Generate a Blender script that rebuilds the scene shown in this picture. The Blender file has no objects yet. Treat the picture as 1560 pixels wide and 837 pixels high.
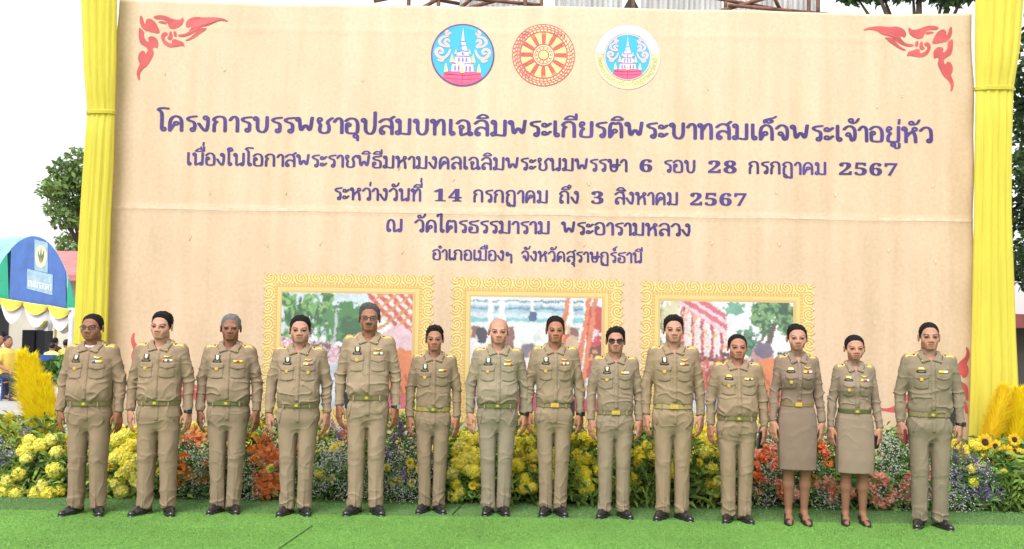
import bpy, math, random
import numpy as np
from mathutils import Matrix, Vector
from mathutils.bvhtree import BVHTree

SC = bpy.context.scene
COL = SC.collection
R = math.radians
random.seed(7)
RNG = np.random.default_rng(11)

# ------------------------------------------------------------------ camera
F_PX, CX, CY = 1517.0, 780.0, 418.5
CAM_H, PITCH, ROLL = 1.58, 3.0, 0.9
cam_data = bpy.data.cameras.new('camera')
cam_data.sensor_width = 36.0
cam_data.lens = F_PX / 1560.0 * 36.0
cam_data.clip_start, cam_data.clip_end = 0.1, 2000
cam = bpy.data.objects.new('camera', cam_data)
COL.objects.link(cam)
CAM_R = Matrix.Rotation(R(90 + PITCH), 4, 'X') @ Matrix.Rotation(R(ROLL), 4, 'Z')
cam.matrix_world = Matrix.Translation((0, 0, CAM_H)) @ CAM_R
SC.camera = cam

# ------------------------------------------------------------------ light
SUN_EL, SUN_AZ = 50.0, 200.0          # azimuth clockwise from +Y : high, behind the camera and to its left
world = bpy.data.worlds.new('World'); SC.world = world; world.use_nodes = True
wn, wl = world.node_tree.nodes, world.node_tree.links
sky = wn.new('ShaderNodeTexSky'); sky.sky_type = 'NISHITA'; sky.sun_disc = False
sky.sun_elevation = R(SUN_EL); sky.sun_rotation = R(SUN_AZ)
sky.dust_density = 6.0; sky.air_density = 1.0; sky.ozone_density = 1.0
hs = wn.new('ShaderNodeHueSaturation'); hs.inputs['Saturation'].default_value = 0.16   # thin overcast
hs.inputs['Value'].default_value = 1.0
wl.new(sky.outputs[0], hs.inputs['Color'])
ov = wn.new('ShaderNodeMix'); ov.data_type = 'RGBA'; ov.inputs[0].default_value = .55        # bright even cloud cover
ov.inputs[7].default_value = (5.6, 5.7, 5.8, 1)
wl.new(hs.outputs[0], ov.inputs[6]); wl.new(ov.outputs[2], wn['Background'].inputs['Color'])
wn['Background'].inputs['Strength'].default_value = 0.15
sun_d = bpy.data.lights.new('sun', 'SUN'); sun_d.energy = 1.4; sun_d.angle = R(34); sun_d.color = (1.0, 0.96, 0.9)
sun = bpy.data.objects.new('sun', sun_d); COL.objects.link(sun)
az = R(SUN_AZ)
sdir = Vector((math.sin(az) * math.cos(R(SUN_EL)), math.cos(az) * math.cos(R(SUN_EL)), math.sin(R(SUN_EL))))
sun.rotation_euler = sdir.to_track_quat('Z', 'Y').to_euler()
SC.view_settings.view_transform = 'Standard'; SC.view_settings.look = 'None'
SC.view_settings.exposure = 1.0; SC.view_settings.gamma = 1.0
SC.cycles.max_bounces = 10; SC.cycles.diffuse_bounces = 6; SC.cycles.transmission_bounces = 6; SC.cycles.transparent_max_bounces = 6

# ------------------------------------------------------------------ helpers
def ray(u, v):
    d = CAM_R.to_3x3() @ Vector(((u - CX) / F_PX, -(v - CY) / F_PX, -1))
    return d
def PX(u, v, Y):                     # the point of the vertical plane y = Y seen at photo pixel u, v
    d = ray(u, v); t = Y / d.y
    return Vector((d.x * t, Y, CAM_H + d.z * t))
def GR(u, v, z=0.0):
    d = ray(u, v); t = (z - CAM_H) / d.z
    return Vector((d.x * t, d.y * t, z))

def srgb(r, g, b):
    f = lambda c: (c / 12.92) if c <= 0.04045 else ((c + 0.055) / 1.055) ** 2.4
    return (f(r / 255), f(g / 255), f(b / 255))

def tag(o, label=None, cat=None, group=None, kind=None):
    if label: o['label'] = label
    if cat: o['category'] = cat
    if group: o['group'] = group
    if kind: o['kind'] = kind
    return o
def empty(name, loc=(0, 0, 0), rz=0.0, parent=None):
    o = bpy.data.objects.new(name, None); COL.objects.link(o)
    o.location = loc; o.rotation_euler = (0, 0, rz); o.empty_display_size = 0.1
    if parent: o.parent = parent
    return o
def copy_tree(o, parent=None):
    c = o.copy(); COL.objects.link(c); c.parent = parent
    for ch in list(o.children): copy_tree(ch, c)
    return c

def link_mesh(name, V, F, mat=None, parent=None, smooth=True, col=None, mats=None, midx=None):
    me = bpy.data.meshes.new(name)
    V = np.asarray(V, dtype=np.float32)
    if isinstance(F, np.ndarray) and F.ndim == 2:
        n, k = F.shape
        me.vertices.add(len(V)); me.vertices.foreach_set('co', V.ravel())
        me.loops.add(n * k); me.loops.foreach_set('vertex_index', F.astype(np.int32).ravel())
        me.polygons.add(n)
        me.polygons.foreach_set('loop_start', (np.arange(n) * k).astype(np.int32))
        me.polygons.foreach_set('loop_total', np.full(n, k, dtype=np.int32))
        me.update(calc_edges=True)
    else:
        me.from_pydata([tuple(map(float, v)) for v in V], [], [tuple(int(i) for i in f) for f in F]); me.update()
    if smooth: me.polygons.foreach_set('use_smooth', np.ones(len(me.polygons), dtype=bool))
    if col is not None:
        a = me.color_attributes.new('Col', 'FLOAT_COLOR', 'POINT')
        c4 = np.ones((len(V), 4), dtype=np.float32); c4[:, :3] = col
        a.data.foreach_set('color', c4.ravel())
    for m in (mats or ([mat] if mat else [])): me.materials.append(m)
    if midx is not None: me.polygons.foreach_set('material_index', np.asarray(midx, dtype=np.int32))
    me.validate()
    o = bpy.data.objects.new(name, me); COL.objects.link(o)
    if parent: o.parent = parent
    return o

class MB:                              # collects simple shapes into one mesh
    def __init__(s): s.v = []; s.f = []; s.mi = []; s.cur = 0
    def quad(s, a, b, c, d):
        n = len(s.v); s.v += [a, b, c, d]; s.f.append((n, n+1, n+2, n+3)); s.mi.append(s.cur); return s
    def poly(s, pts):
        n = len(s.v); s.v += list(pts); s.f.append(tuple(range(n, n+len(pts)))); s.mi.append(s.cur); return s
    def box(s, x0, x1, y0, y1, z0, z1, M=None):
        P = [Vector((x, y, z)) for z in (z0, z1) for y in (y0, y1) for x in (x0, x1)]
        if M is not None: P = [M @ p for p in P]
        n = len(s.v); s.v += P
        for f in ((0,2,3,1),(4,5,7,6),(0,1,5,4),(2,6,7,3),(0,4,6,2),(1,3,7,5)): s.f.append(tuple(n+i for i in f)); s.mi.append(s.cur)
        return s
    def tube(s, pts, rad, n=8, cap=True):
        pts = [Vector(p) for p in pts]; k = len(pts)
        rad = rad if hasattr(rad, '__len__') else [rad] * k
        base = len(s.v); up = None
        for i, p in enumerate(pts):
            t = (pts[min(i+1, k-1)] - pts[max(i-1, 0)])
            if t.length < 1e-9: t = Vector((0, 0, 1))
            t.normalize()
            if up is None:
                up = Vector((0, 0, 1)) if abs(t.z) < .9 else Vector((1, 0, 0))
            a = t.cross(up).normalized(); b = t.cross(a).normalized(); up = -b if b.dot(up) < 0 else b
            b = up
            a = t.cross(b).normalized()
            for j in range(n):
                q = 2 * math.pi * j / n
                s.v.append(p + a * (rad[i] * math.cos(q)) + b * (rad[i] * math.sin(q)))
        for i in range(k - 1):
            for j in range(n):
                j2 = (j + 1) % n
                s.f.append((base + i*n + j, base + i*n + j2, base + (i+1)*n + j2, base + (i+1)*n + j)); s.mi.append(s.cur)
        if cap:
            s.f.append(tuple(base + j for j in range(n))[::-1]); s.mi.append(s.cur)
            s.f.append(tuple(base + (k-1)*n + j for j in range(n))); s.mi.append(s.cur)
        return s
    def lathe(s, prof, n=16, c=(0, 0, 0), sy=1.0):
        base = len(s.v)
        for (r, z) in prof:
            for j in range(n):
                q = 2 * math.pi * j / n
                s.v.append(Vector((c[0] + r * math.cos(q), c[1] + sy * r * math.sin(q), c[2] + z)))
        for i in range(len(prof) - 1):
            for j in range(n):
                j2 = (j + 1) % n
                s.f.append((base + i*n + j, base + i*n + j2, base + (i+1)*n + j2, base + (i+1)*n + j)); s.mi.append(s.cur)
        s.f.append(tuple(base + j for j in range(n))[::-1]); s.mi.append(s.cur)
        s.f.append(tuple(base + (len(prof)-1)*n + j for j in range(n))); s.mi.append(s.cur)
        return s
    def build(s, name, mat, parent=None, smooth=False, M=None):
        V = np.array([tuple(p) for p in s.v], dtype=np.float32)
        if M is not None:
            A = np.array(M); V = V @ A[:3, :3].T + A[:3, 3]
        mats = mat if isinstance(mat, list) else [mat]
        return link_mesh(name, V, s.f, parent=parent, smooth=smooth, mats=mats, midx=s.mi if len(mats) > 1 else None)

# ---- numpy value noise
def _hash(i, j, k, seed):
    n = (i * 374761393 + j * 668265263 + k * 2147483647 + seed * 974634533).astype(np.int64) & 0xffffffff
    n = ((n ^ (n >> 13)) * 1274126177) & 0xffffffff
    n = (n ^ (n >> 16)) & 0xffffffff
    return n.astype(np.float64) / 4294967295.0 * 2 - 1
def vnoise(P, seed=0):
    P = np.asarray(P, dtype=np.float64); I = np.floor(P).astype(np.int64); f = P - I
    u = f * f * (3 - 2 * f); out = 0
    for a in (0, 1):
        for b in (0, 1):
            for c in (0, 1):
                w = (u[:, 0] if a else 1-u[:, 0]) * (u[:, 1] if b else 1-u[:, 1]) * (u[:, 2] if c else 1-u[:, 2])
                out = out + w * _hash(I[:, 0]+a, I[:, 1]+b, I[:, 2]+c, seed)
    return out
def fbm(P, seed=0, o=3):
    s = 0; a = 1.0
    for i in range(o): s = s + a * vnoise(np.asarray(P) * (2.0 ** i), seed + i); a *= .5
    return s
def sstep(a, b, x):
    t = np.clip((x - a) / (b - a), 0, 1); return t * t * (3 - 2 * t)

# ---- implicit surfaces: a grid, local primitives, naive surface nets
class Grid:
    def __init__(s, xs, ys, zs):
        s.xs, s.ys, s.zs = [np.asarray(a, dtype=np.float32) for a in (xs, ys, zs)]
        s.F = np.full((len(xs), len(ys), len(zs)), 0.2, dtype=np.float32)
    def _sub(s, lo, hi, m):
        sl = []
        for a, l, h in zip((s.xs, s.ys, s.zs), lo, hi):
            i0 = max(0, np.searchsorted(a, l - m) - 1); i1 = min(len(a), np.searchsorted(a, h + m) + 1)
            if i1 <= i0: return None
            sl.append(slice(i0, i1))
        return tuple(sl)
    def apply(s, fn, lo, hi, k, op):
        sl = s._sub(lo, hi, max(k * 1.5, 0.012) + 0.012)
        if sl is None: return
        X = s.xs[sl[0]][:, None, None]; Y = s.ys[sl[1]][None, :, None]; Z = s.zs[sl[2]][None, None, :]
        d = fn(X, Y, Z).astype(np.float32); A = s.F[sl]
        if op == 'sub': d2 = -d; A2 = A; h = np.clip(.5 - .5 * (A2 - d2) / max(k, 1e-6), 0, 1); s.F[sl] = A2 * (1-h) + d2 * h + k * h * (1-h)
        elif op == 'int': h = np.clip(.5 - .5 * (A - d) / max(k, 1e-6), 0, 1); s.F[sl] = A * (1-h) + d * h + k * h * (1-h)
        else: h = np.clip(.5 + .5 * (A - d) / max(k, 1e-6), 0, 1); s.F[sl] = A * (1-h) + d * h - k * h * (1-h)
    def cone(s, a, b, r1, r2, k=.01, op='add', sq=(1, 1, 1)):
        a = np.array(a, dtype=np.float32); b = np.array(b, dtype=np.float32); ba = b - a; sq = np.array(sq, dtype=np.float32)
        bs = ba / sq; L = float(bs @ bs) + 1e-12; m = max(r1, r2)
        def fn(X, Y, Z):
            px, py, pz = (X - a[0]) / sq[0], (Y - a[1]) / sq[1], (Z - a[2]) / sq[2]
            h = np.clip((px * bs[0] + py * bs[1] + pz * bs[2]) / L, 0, 1)
            return np.sqrt((px - bs[0]*h)**2 + (py - bs[1]*h)**2 + (pz - bs[2]*h)**2) - (r1 + (r2 - r1) * h)
        s.apply(fn, np.minimum(a, b) - m * sq, np.maximum(a, b) + m * sq, k, op); return s
    def ell(s, c, r, k=.01, op='add', rot=None):
        c = np.array(c, dtype=np.float32); r = np.array(r, dtype=np.float32); m = float(r.max())
        Rm = None if rot is None else np.array(rot.to_3x3().inverted() if hasattr(rot, 'to_3x3') else rot.inverted(), dtype=np.float32)
        def fn(X, Y, Z):
            px, py, pz = X - c[0], Y - c[1], Z - c[2]
            if Rm is not None:
                px, py, pz = [Rm[i][0]*px + Rm[i][1]*py + Rm[i][2]*pz for i in range(3)]
            k0 = np.sqrt((px/r[0])**2 + (py/r[1])**2 + (pz/r[2])**2); k1 = np.sqrt((px/r[0]**2)**2 + (py/r[1]**2)**2 + (pz/r[2]**2)**2) + 1e-9
            return k0 * (k0 - 1) / k1
        ext = r if rot is None else np.array([m, m, m])
        s.apply(fn, c - ext, c + ext, k, op); return s
    def prof(s, table, k=.02, op='add', p=2.3):                # stack of super-ellipses: rows z, half width, half depth, y centre
        T = np.array(table, dtype=np.float32); T = T[np.argsort(T[:, 0])]
        z0, z1 = T[0, 0], T[-1, 0]
        def fn(X, Y, Z):
            zz = np.clip(Z, z0, z1)
            a, b, c = [np.interp(zz.ravel(), T[:, 0], T[:, i]).reshape(zz.shape) for i in (1, 2, 3)]
            q = (np.abs(X / a)**p + np.abs((Y - c) / b)**p)**(1/p)
            d = (q - 1) * np.minimum(a, b)
            dz = np.maximum(z0 - Z, Z - z1)
            return np.maximum(d, dz)
        m = max(T[:, 1].max(), (T[:, 2] + np.abs(T[:, 3])).max())
        s.apply(fn, (-m, -m, z0), (m, m, z1), k, op); return s
    def field(s, fn, lo, hi, k, op): s.apply(fn, lo, hi, k, op); return s
    def mesh(s):
        F = s.F; nx, ny, nz = F.shape
        ins = F < 0
        c = np.zeros((nx-1, ny-1, nz-1), dtype=np.int8)
        for a in (0, 1):
            for b in (0, 1):
                for d in (0, 1): c += ins[a:nx-1+a, b:ny-1+b, d:nz-1+d]
        act = (c > 0) & (c < 8)
        I, J, K = np.nonzero(act); N = len(I)
        idx = np.full(act.shape, -1, dtype=np.int64); idx[I, J, K] = np.arange(N)
        acc = np.zeros((N, 3)); cnt = np.zeros(N)
        corn = [(a, b, d) for a in (0, 1) for b in (0, 1) for d in (0, 1)]
        val = {q: F[I+q[0], J+q[1], K+q[2]].astype(np.float64) for q in corn}
        for q in corn:
            for ax in range(3):
                if q[ax] == 0:
                    w = list(q); w[ax] = 1; w = tuple(w)
                    m = (val[q] < 0) != (val[w] < 0)
                    t = np.where(m, val[q] / (val[q] - val[w] + 1e-20), 0)
                    for e in range(3):
                        acc[:, e] += np.where(m, (t if e == ax else q[e]), 0)
                    cnt += m
        acc /= cnt[:, None]
        def pos(arr, i, t): return arr[i] * (1 - t) + arr[i+1] * t
        V = np.stack([pos(s.xs, I, acc[:, 0]), pos(s.ys, J, acc[:, 1]), pos(s.zs, K, acc[:, 2])], 1)
        Q = []
        e = ins[:-1, 1:-1, 1:-1] != ins[1:, 1:-1, 1:-1]; i, j, k = np.nonzero(e); fl = ins[:-1, 1:-1, 1:-1][e]
        q = np.stack([idx[i, j, k], idx[i, j+1, k], idx[i, j+1, k+1], idx[i, j, k+1]], 1); q[~fl] = q[~fl][:, ::-1]; Q.append(q)
        e = ins[1:-1, :-1, 1:-1] != ins[1:-1, 1:, 1:-1]; i, j, k = np.nonzero(e); fl = ins[1:-1, :-1, 1:-1][e]
        q = np.stack([idx[i, j, k], idx[i, j, k+1], idx[i+1, j, k+1], idx[i+1, j, k]], 1); q[~fl] = q[~fl][:, ::-1]; Q.append(q)
        e = ins[1:-1, 1:-1, :-1] != ins[1:-1, 1:-1, 1:]; i, j, k = np.nonzero(e); fl = ins[1:-1, 1:-1, :-1][e]
        q = np.stack([idx[i, j, k], idx[i+1, j, k], idx[i+1, j+1, k], idx[i, j+1, k]], 1); q[~fl] = q[~fl][:, ::-1]; Q.append(q)
        Fq = np.concatenate(Q)
        Fq = Fq[(Fq >= 0).all(1)]
        return V.astype(np.float32), Fq
def relax(V, F, it=2, lam=.5):
    n = len(V); V = V.astype(np.float64)
    e = np.concatenate([F[:, [i, (i+1) % F.shape[1]]] for i in range(F.shape[1])])
    for _ in range(it):
        s = np.zeros_like(V); c = np.zeros(n)
        for a, b in ((0, 1), (1, 0)):
            for k in range(3): s[:, k] += np.bincount(e[:, a], weights=V[e[:, b], k], minlength=n)
            c += np.bincount(e[:, a], minlength=n)
        V = V + lam * (s / np.maximum(c, 1)[:, None] - V)
    return V.astype(np.float32)
def vnormals(V, F):
    a = V[F[:, 2]] - V[F[:, 0]]; b = V[F[:, 3]] - V[F[:, 1]]
    fn = np.cross(a, b); N = np.zeros_like(V)
    for k in range(4):
        for d in range(3): N[:, d] += np.bincount(F[:, k], weights=fn[:, d], minlength=len(V)).astype(np.float32)
    return N / (np.linalg.norm(N, axis=1, keepdims=True) + 1e-12)

def lin(*segs):
    out = []
    for a, b, h in segs: out += list(np.arange(a, b - h * .5, h))
    out.append(segs[-1][1]); return np.array(out)
def sym(*segs):
    p = lin(*segs); return np.concatenate([-p[::-1][:-1], p]) if p[0] == 0 else None

# ------------------------------------------------------------------ materials
_mats = {}
def mat(name, base, rough=.6, spec=.3, metal=0.0, var=0.0, vscale=20.0, bump=0.0, bscale=200.0, col2=None, sheen=0.0,
        attr=False, emit=None, trans=0.0, alpha=1.0, coat=0.0, stretch=None, bdist=.004):
    if name in _mats: return _mats[name]
    m = bpy.data.materials.new(name); m.use_nodes = True
    nt = m.node_tree; n, l = nt.nodes, nt.links; b = n['Principled BSDF']
    b.inputs['Roughness'].default_value = rough; b.inputs['Specular IOR Level'].default_value = spec
    b.inputs['Metallic'].default_value = metal
    if sheen: b.inputs['Sheen Weight'].default_value = sheen
    if coat: b.inputs['Coat Weight'].default_value = coat
    if alpha < 1: b.inputs['Alpha'].default_value = alpha
    src = None
    tc = n.new('ShaderNodeTexCoord'); co = tc.outputs['Object']
    if stretch:
        mp = n.new('ShaderNodeMapping'); mp.inputs['Scale'].default_value = stretch; l.new(co, mp.inputs[0]); co = mp.outputs[0]
    if attr:
        a = n.new('ShaderNodeVertexColor'); a.layer_name = 'Col'; src = a.outputs[0]
    if var > 0:
        t = n.new('ShaderNodeTexNoise'); t.inputs['Scale'].default_value = vscale; t.inputs['Detail'].default_value = 6
        l.new(co, t.inputs['Vector'])
        mx = n.new('ShaderNodeMix'); mx.data_type = 'RGBA'
        rm = n.new('ShaderNodeMapRange'); rm.inputs[1].default_value = .3; rm.inputs[2].default_value = .7
        l.new(t.outputs[0], rm.inputs[0]); l.new(rm.outputs[0], mx.inputs[0])
        if attr:
            mul = n.new('ShaderNodeMix'); mul.data_type = 'RGBA'; mul.blend_type = 'MULTIPLY'; mul.inputs[0].default_value = 1
            mx.inputs[6].default_value = (1-var, 1-var, 1-var, 1); mx.inputs[7].default_value = (1+var, 1+var, 1+var, 1)
            l.new(src, mul.inputs[6]); l.new(mx.outputs[2], mul.inputs[7]); src = mul.outputs[2]
        else:
            c2 = col2 or tuple(min(1, c * (1 + var)) for c in base); c1 = base if col2 else tuple(c * (1 - var) for c in base)
            mx.inputs[6].default_value = (*c1, 1); mx.inputs[7].default_value = (*c2, 1); src = mx.outputs[2]
    if src is not None: l.new(src, b.inputs['Base Color'])
    else: b.inputs['Base Color'].default_value = (*base, 1)
    if bump > 0:
        t2 = n.new('ShaderNodeTexNoise'); t2.inputs['Scale'].default_value = bscale; t2.inputs['Detail'].default_value = 4
        l.new(co, t2.inputs['Vector'])
        bp = n.new('ShaderNodeBump'); bp.inputs['Strength'].default_value = bump; bp.inputs['Distance'].default_value = bdist
        l.new(t2.outputs[0], bp.inputs['Height']); l.new(bp.outputs[0], b.inputs['Normal'])
    if trans:
        tr = n.new('ShaderNodeBsdfTranslucent'); ms = n.new('ShaderNodeMixShader'); ms.inputs[0].default_value = trans
        if src is not None: l.new(src, tr.inputs[0])
        else: tr.inputs[0].default_value = (*base, 1)
        l.new(b.outputs[0], ms.inputs[1]); l.new(tr.outputs[0], ms.inputs[2]); l.new(ms.outputs[0], n['Material Output'].inputs[0])
    if emit: b.inputs['Emission Color'].default_value = (*emit[0], 1); b.inputs['Emission Strength'].default_value = emit[1]
    _mats[name] = m
    return m
# ------------------------------------------------------------------ printed cloth backdrop
YB = 10.0
def bp(u, v): p = PX(u, v, YB); return p.x, p.z
BX0, BX1 = bp(168, 330)[0], bp(1484, 330)[0]
BZ0, BZ1 = bp(830, 668)[1], bp(830, 11.5)[1]
PXM = F_PX / YB                       # photo pixels per metre on the cloth
SEAM_Z = [bp(830, 326)[1], bp(830, 52)[1]]
def disp(x, z):
    x = np.asarray(x, dtype=float); z = np.asarray(z, dtype=float)
    hgt = np.clip((z - BZ0)/(BZ1 - BZ0), 0, 1)
    d = .0045*np.sin(x*6.1 + .6*np.sin(z*1.7)) + .0018*np.sin(x*13.3 + 1.7*np.sin(x*1.9) + 1.1*np.sin(z*1.1 + 2)) + (.0007)*np.sin(x*31 + 2.2*np.sin(z*1.3 + x)) * (.6 + .4*hgt)
    d += .006*np.sin(z*1.9 + x*.7) + .0015*np.sin((x*6 + z*9)) 
    for k, s in enumerate(SEAM_Z): d += (.007 if k == 0 else .003)*np.exp(-((z - s - .002*np.sin(x*3))/.022)**2)
    edge = np.minimum(x - BX0, BX1 - x); d += .012*np.exp(-(edge/.10)**2)*np.sin(z*7 + x)
    return d
def onb(x, z, lift): return Vector((x, YB - float(disp(x, z)) - lift, z))
def print_mesh(name, P2, F, lift, m, parent, **k):
    P2 = np.asarray(P2, dtype=float)
    V = np.stack([P2[:, 0], YB - disp(P2[:, 0], P2[:, 1]) - lift - (P2[:, 2] if P2.shape[1] > 2 else 0), P2[:, 1]], 1)
    return link_mesh(name, V, F, m, parent, smooth=False, **k)

banner = empty('banner', ((BX0 + BX1)/2, YB, 0))
tag(banner, 'huge beige cloth backdrop with purple Thai lettering behind the row of officials', 'banner')
OFF = Vector(banner.location)
def unoff(o): o.location = -OFF; return o
mb = bpy.data.materials.new('printed cloth'); mb.use_nodes = True
n, l = mb.node_tree.nodes, mb.node_tree.links; b = n['Principled BSDF']
b.inputs['Roughness'].default_value = .6; b.inputs['Specular IOR Level'].default_value = .25
tc = n.new('ShaderNodeTexCoord')
def noise(scale, st, det=5):
    mp = n.new('ShaderNodeMapping'); mp.inputs['Scale'].default_value = st; l.new(tc.outputs['Object'], mp.inputs[0])
    t = n.new('ShaderNodeTexNoise'); t.inputs['Scale'].default_value = scale; t.inputs['Detail'].default_value = det; l.new(mp.outputs[0], t.inputs[0]); return t
def mixc(f, a, c, lo=.35, hi=.65):
    r = n.new('ShaderNodeMapRange'); r.inputs[1].default_value = lo; r.inputs[2].default_value = hi; l.new(f, r.inputs[0])
    m = n.new('ShaderNodeMix'); m.data_type = 'RGBA'; l.new(r.outputs[0], m.inputs[0])
    for s, q in ((6, a), (7, c)):
        if hasattr(q, 'is_linked'): l.new(q, m.inputs[s])
        else: m.inputs[s].default_value = (*q, 1)
    return m.outputs[2]
C_LIGHT, C_PEACH = (.575, .460, .338), (.525, .390, .275)
sep = n.new('ShaderNodeSeparateXYZ'); l.new(tc.outputs['Object'], sep.inputs[0])
# the print : pale in the upper middle, warm peach towards the foot and the right
gx = n.new('ShaderNodeMath'); gx.operation = 'MULTIPLY_ADD'; gx.inputs[1].default_value = -.16; gx.inputs[2].default_value = .98
l.new(sep.outputs[2], gx.inputs[0])
gr = n.new('ShaderNodeMath'); gr.operation = 'MULTIPLY'; gr.inputs[1].default_value = .115; l.new(sep.outputs[0], gr.inputs[0])
gs = n.new('ShaderNodeMath'); gs.operation = 'ABSOLUTE'; l.new(gr.outputs[0], gs.inputs[0])
ga = n.new('ShaderNodeMath'); ga.operation = 'ADD'; l.new(gx.outputs[0], ga.inputs[0]); l.new(gs.outputs[0], ga.inputs[1])
c0 = mixc(ga.outputs[0], C_LIGHT, C_PEACH, .25, 1.0)
w1 = noise(1.6, (3.2, 1, .30), 3); m1 = n.new('ShaderNodeMix'); m1.data_type = 'RGBA'; m1.blend_type = 'MULTIPLY'; m1.inputs[0].default_value = 1
l.new(c0, m1.inputs[6]); l.new(mixc(w1.outputs[0], (.92, .90, .86), (1.06, 1.06, 1.08), .3, .7), m1.inputs[7])
w2 = noise(26, (1, 1, 1), 8); m2 = n.new('ShaderNodeMix'); m2.data_type = 'RGBA'; m2.blend_type = 'MULTIPLY'; m2.inputs[0].default_value = 1
l.new(m1.outputs[2], m2.inputs[6]); l.new(mixc(w2.outputs[0], (.93, .92, .89), (1.04, 1.04, 1.05), .3, .7), m2.inputs[7])
l.new(m2.outputs[2], b.inputs['Base Color'])
wb = noise(1.5, (4, 1, .5), 3); bu = n.new('ShaderNodeBump'); bu.inputs['Strength'].default_value = .22; bu.inputs['Distance'].default_value = .02
l.new(wb.outputs[0], bu.inputs['Height']); l.new(bu.outputs[0], b.inputs['Normal'])

nx, nz = 340, 170
gxs = np.linspace(BX0, BX1, nx + 1); gzs = np.linspace(BZ0, BZ1, nz + 1)
GX, GZ = np.meshgrid(gxs, gzs, indexing='ij')
gxx = GX + .012*np.sin(GZ*2.6 + 1)*np.exp(-np.minimum(GX - BX0, BX1 - GX)/.15)*np.sign(GX - (BX0 + BX1)/2)*-1
gzz = GZ + (.010*np.sin(GX*1.15 + .5) + .006*np.sin(GX*3.1))*sstep(.2, 0, BZ1 - GZ)
fr = np.stack([gxx, YB - disp(GX, GZ), gzz], -1).reshape(-1, 3)
bk = fr + np.array([0, .012, 0])
idx = np.arange((nx+1)*(nz+1)).reshape(nx+1, nz+1); N = (nx+1)*(nz+1)
q = np.stack([idx[:-1, :-1], idx[1:, :-1], idx[1:, 1:], idx[:-1, 1:]], -1).reshape(-1, 4)
ringi = np.concatenate([idx[:-1, 0], idx[-1, :-1], idx[::-1, -1][:-1], idx[0, ::-1][:-1]])
rn = np.roll(ringi, -1); rim = np.stack([ringi + N, rn + N, rn, ringi], 1)
unoff(link_mesh('cloth', np.concatenate([fr, bk]), np.concatenate([q, q[:, ::-1] + N, rim]), mb, banner))
seam_shade_m = mat('seam shade tint', (.60, .43, .31), .7, var=.15, vscale=14)  # pinkish tint painted in for the fold shade along the seam
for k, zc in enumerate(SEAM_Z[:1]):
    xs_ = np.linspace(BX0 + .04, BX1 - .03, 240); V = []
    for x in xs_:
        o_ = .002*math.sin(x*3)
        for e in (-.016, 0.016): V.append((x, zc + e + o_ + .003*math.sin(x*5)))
    unoff(print_mesh('seam', V, [(2*i, 2*i+2, 2*i+3, 2*i+1) for i in range(len(xs_)-1)], .0015, seam_shade_m, banner))

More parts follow.
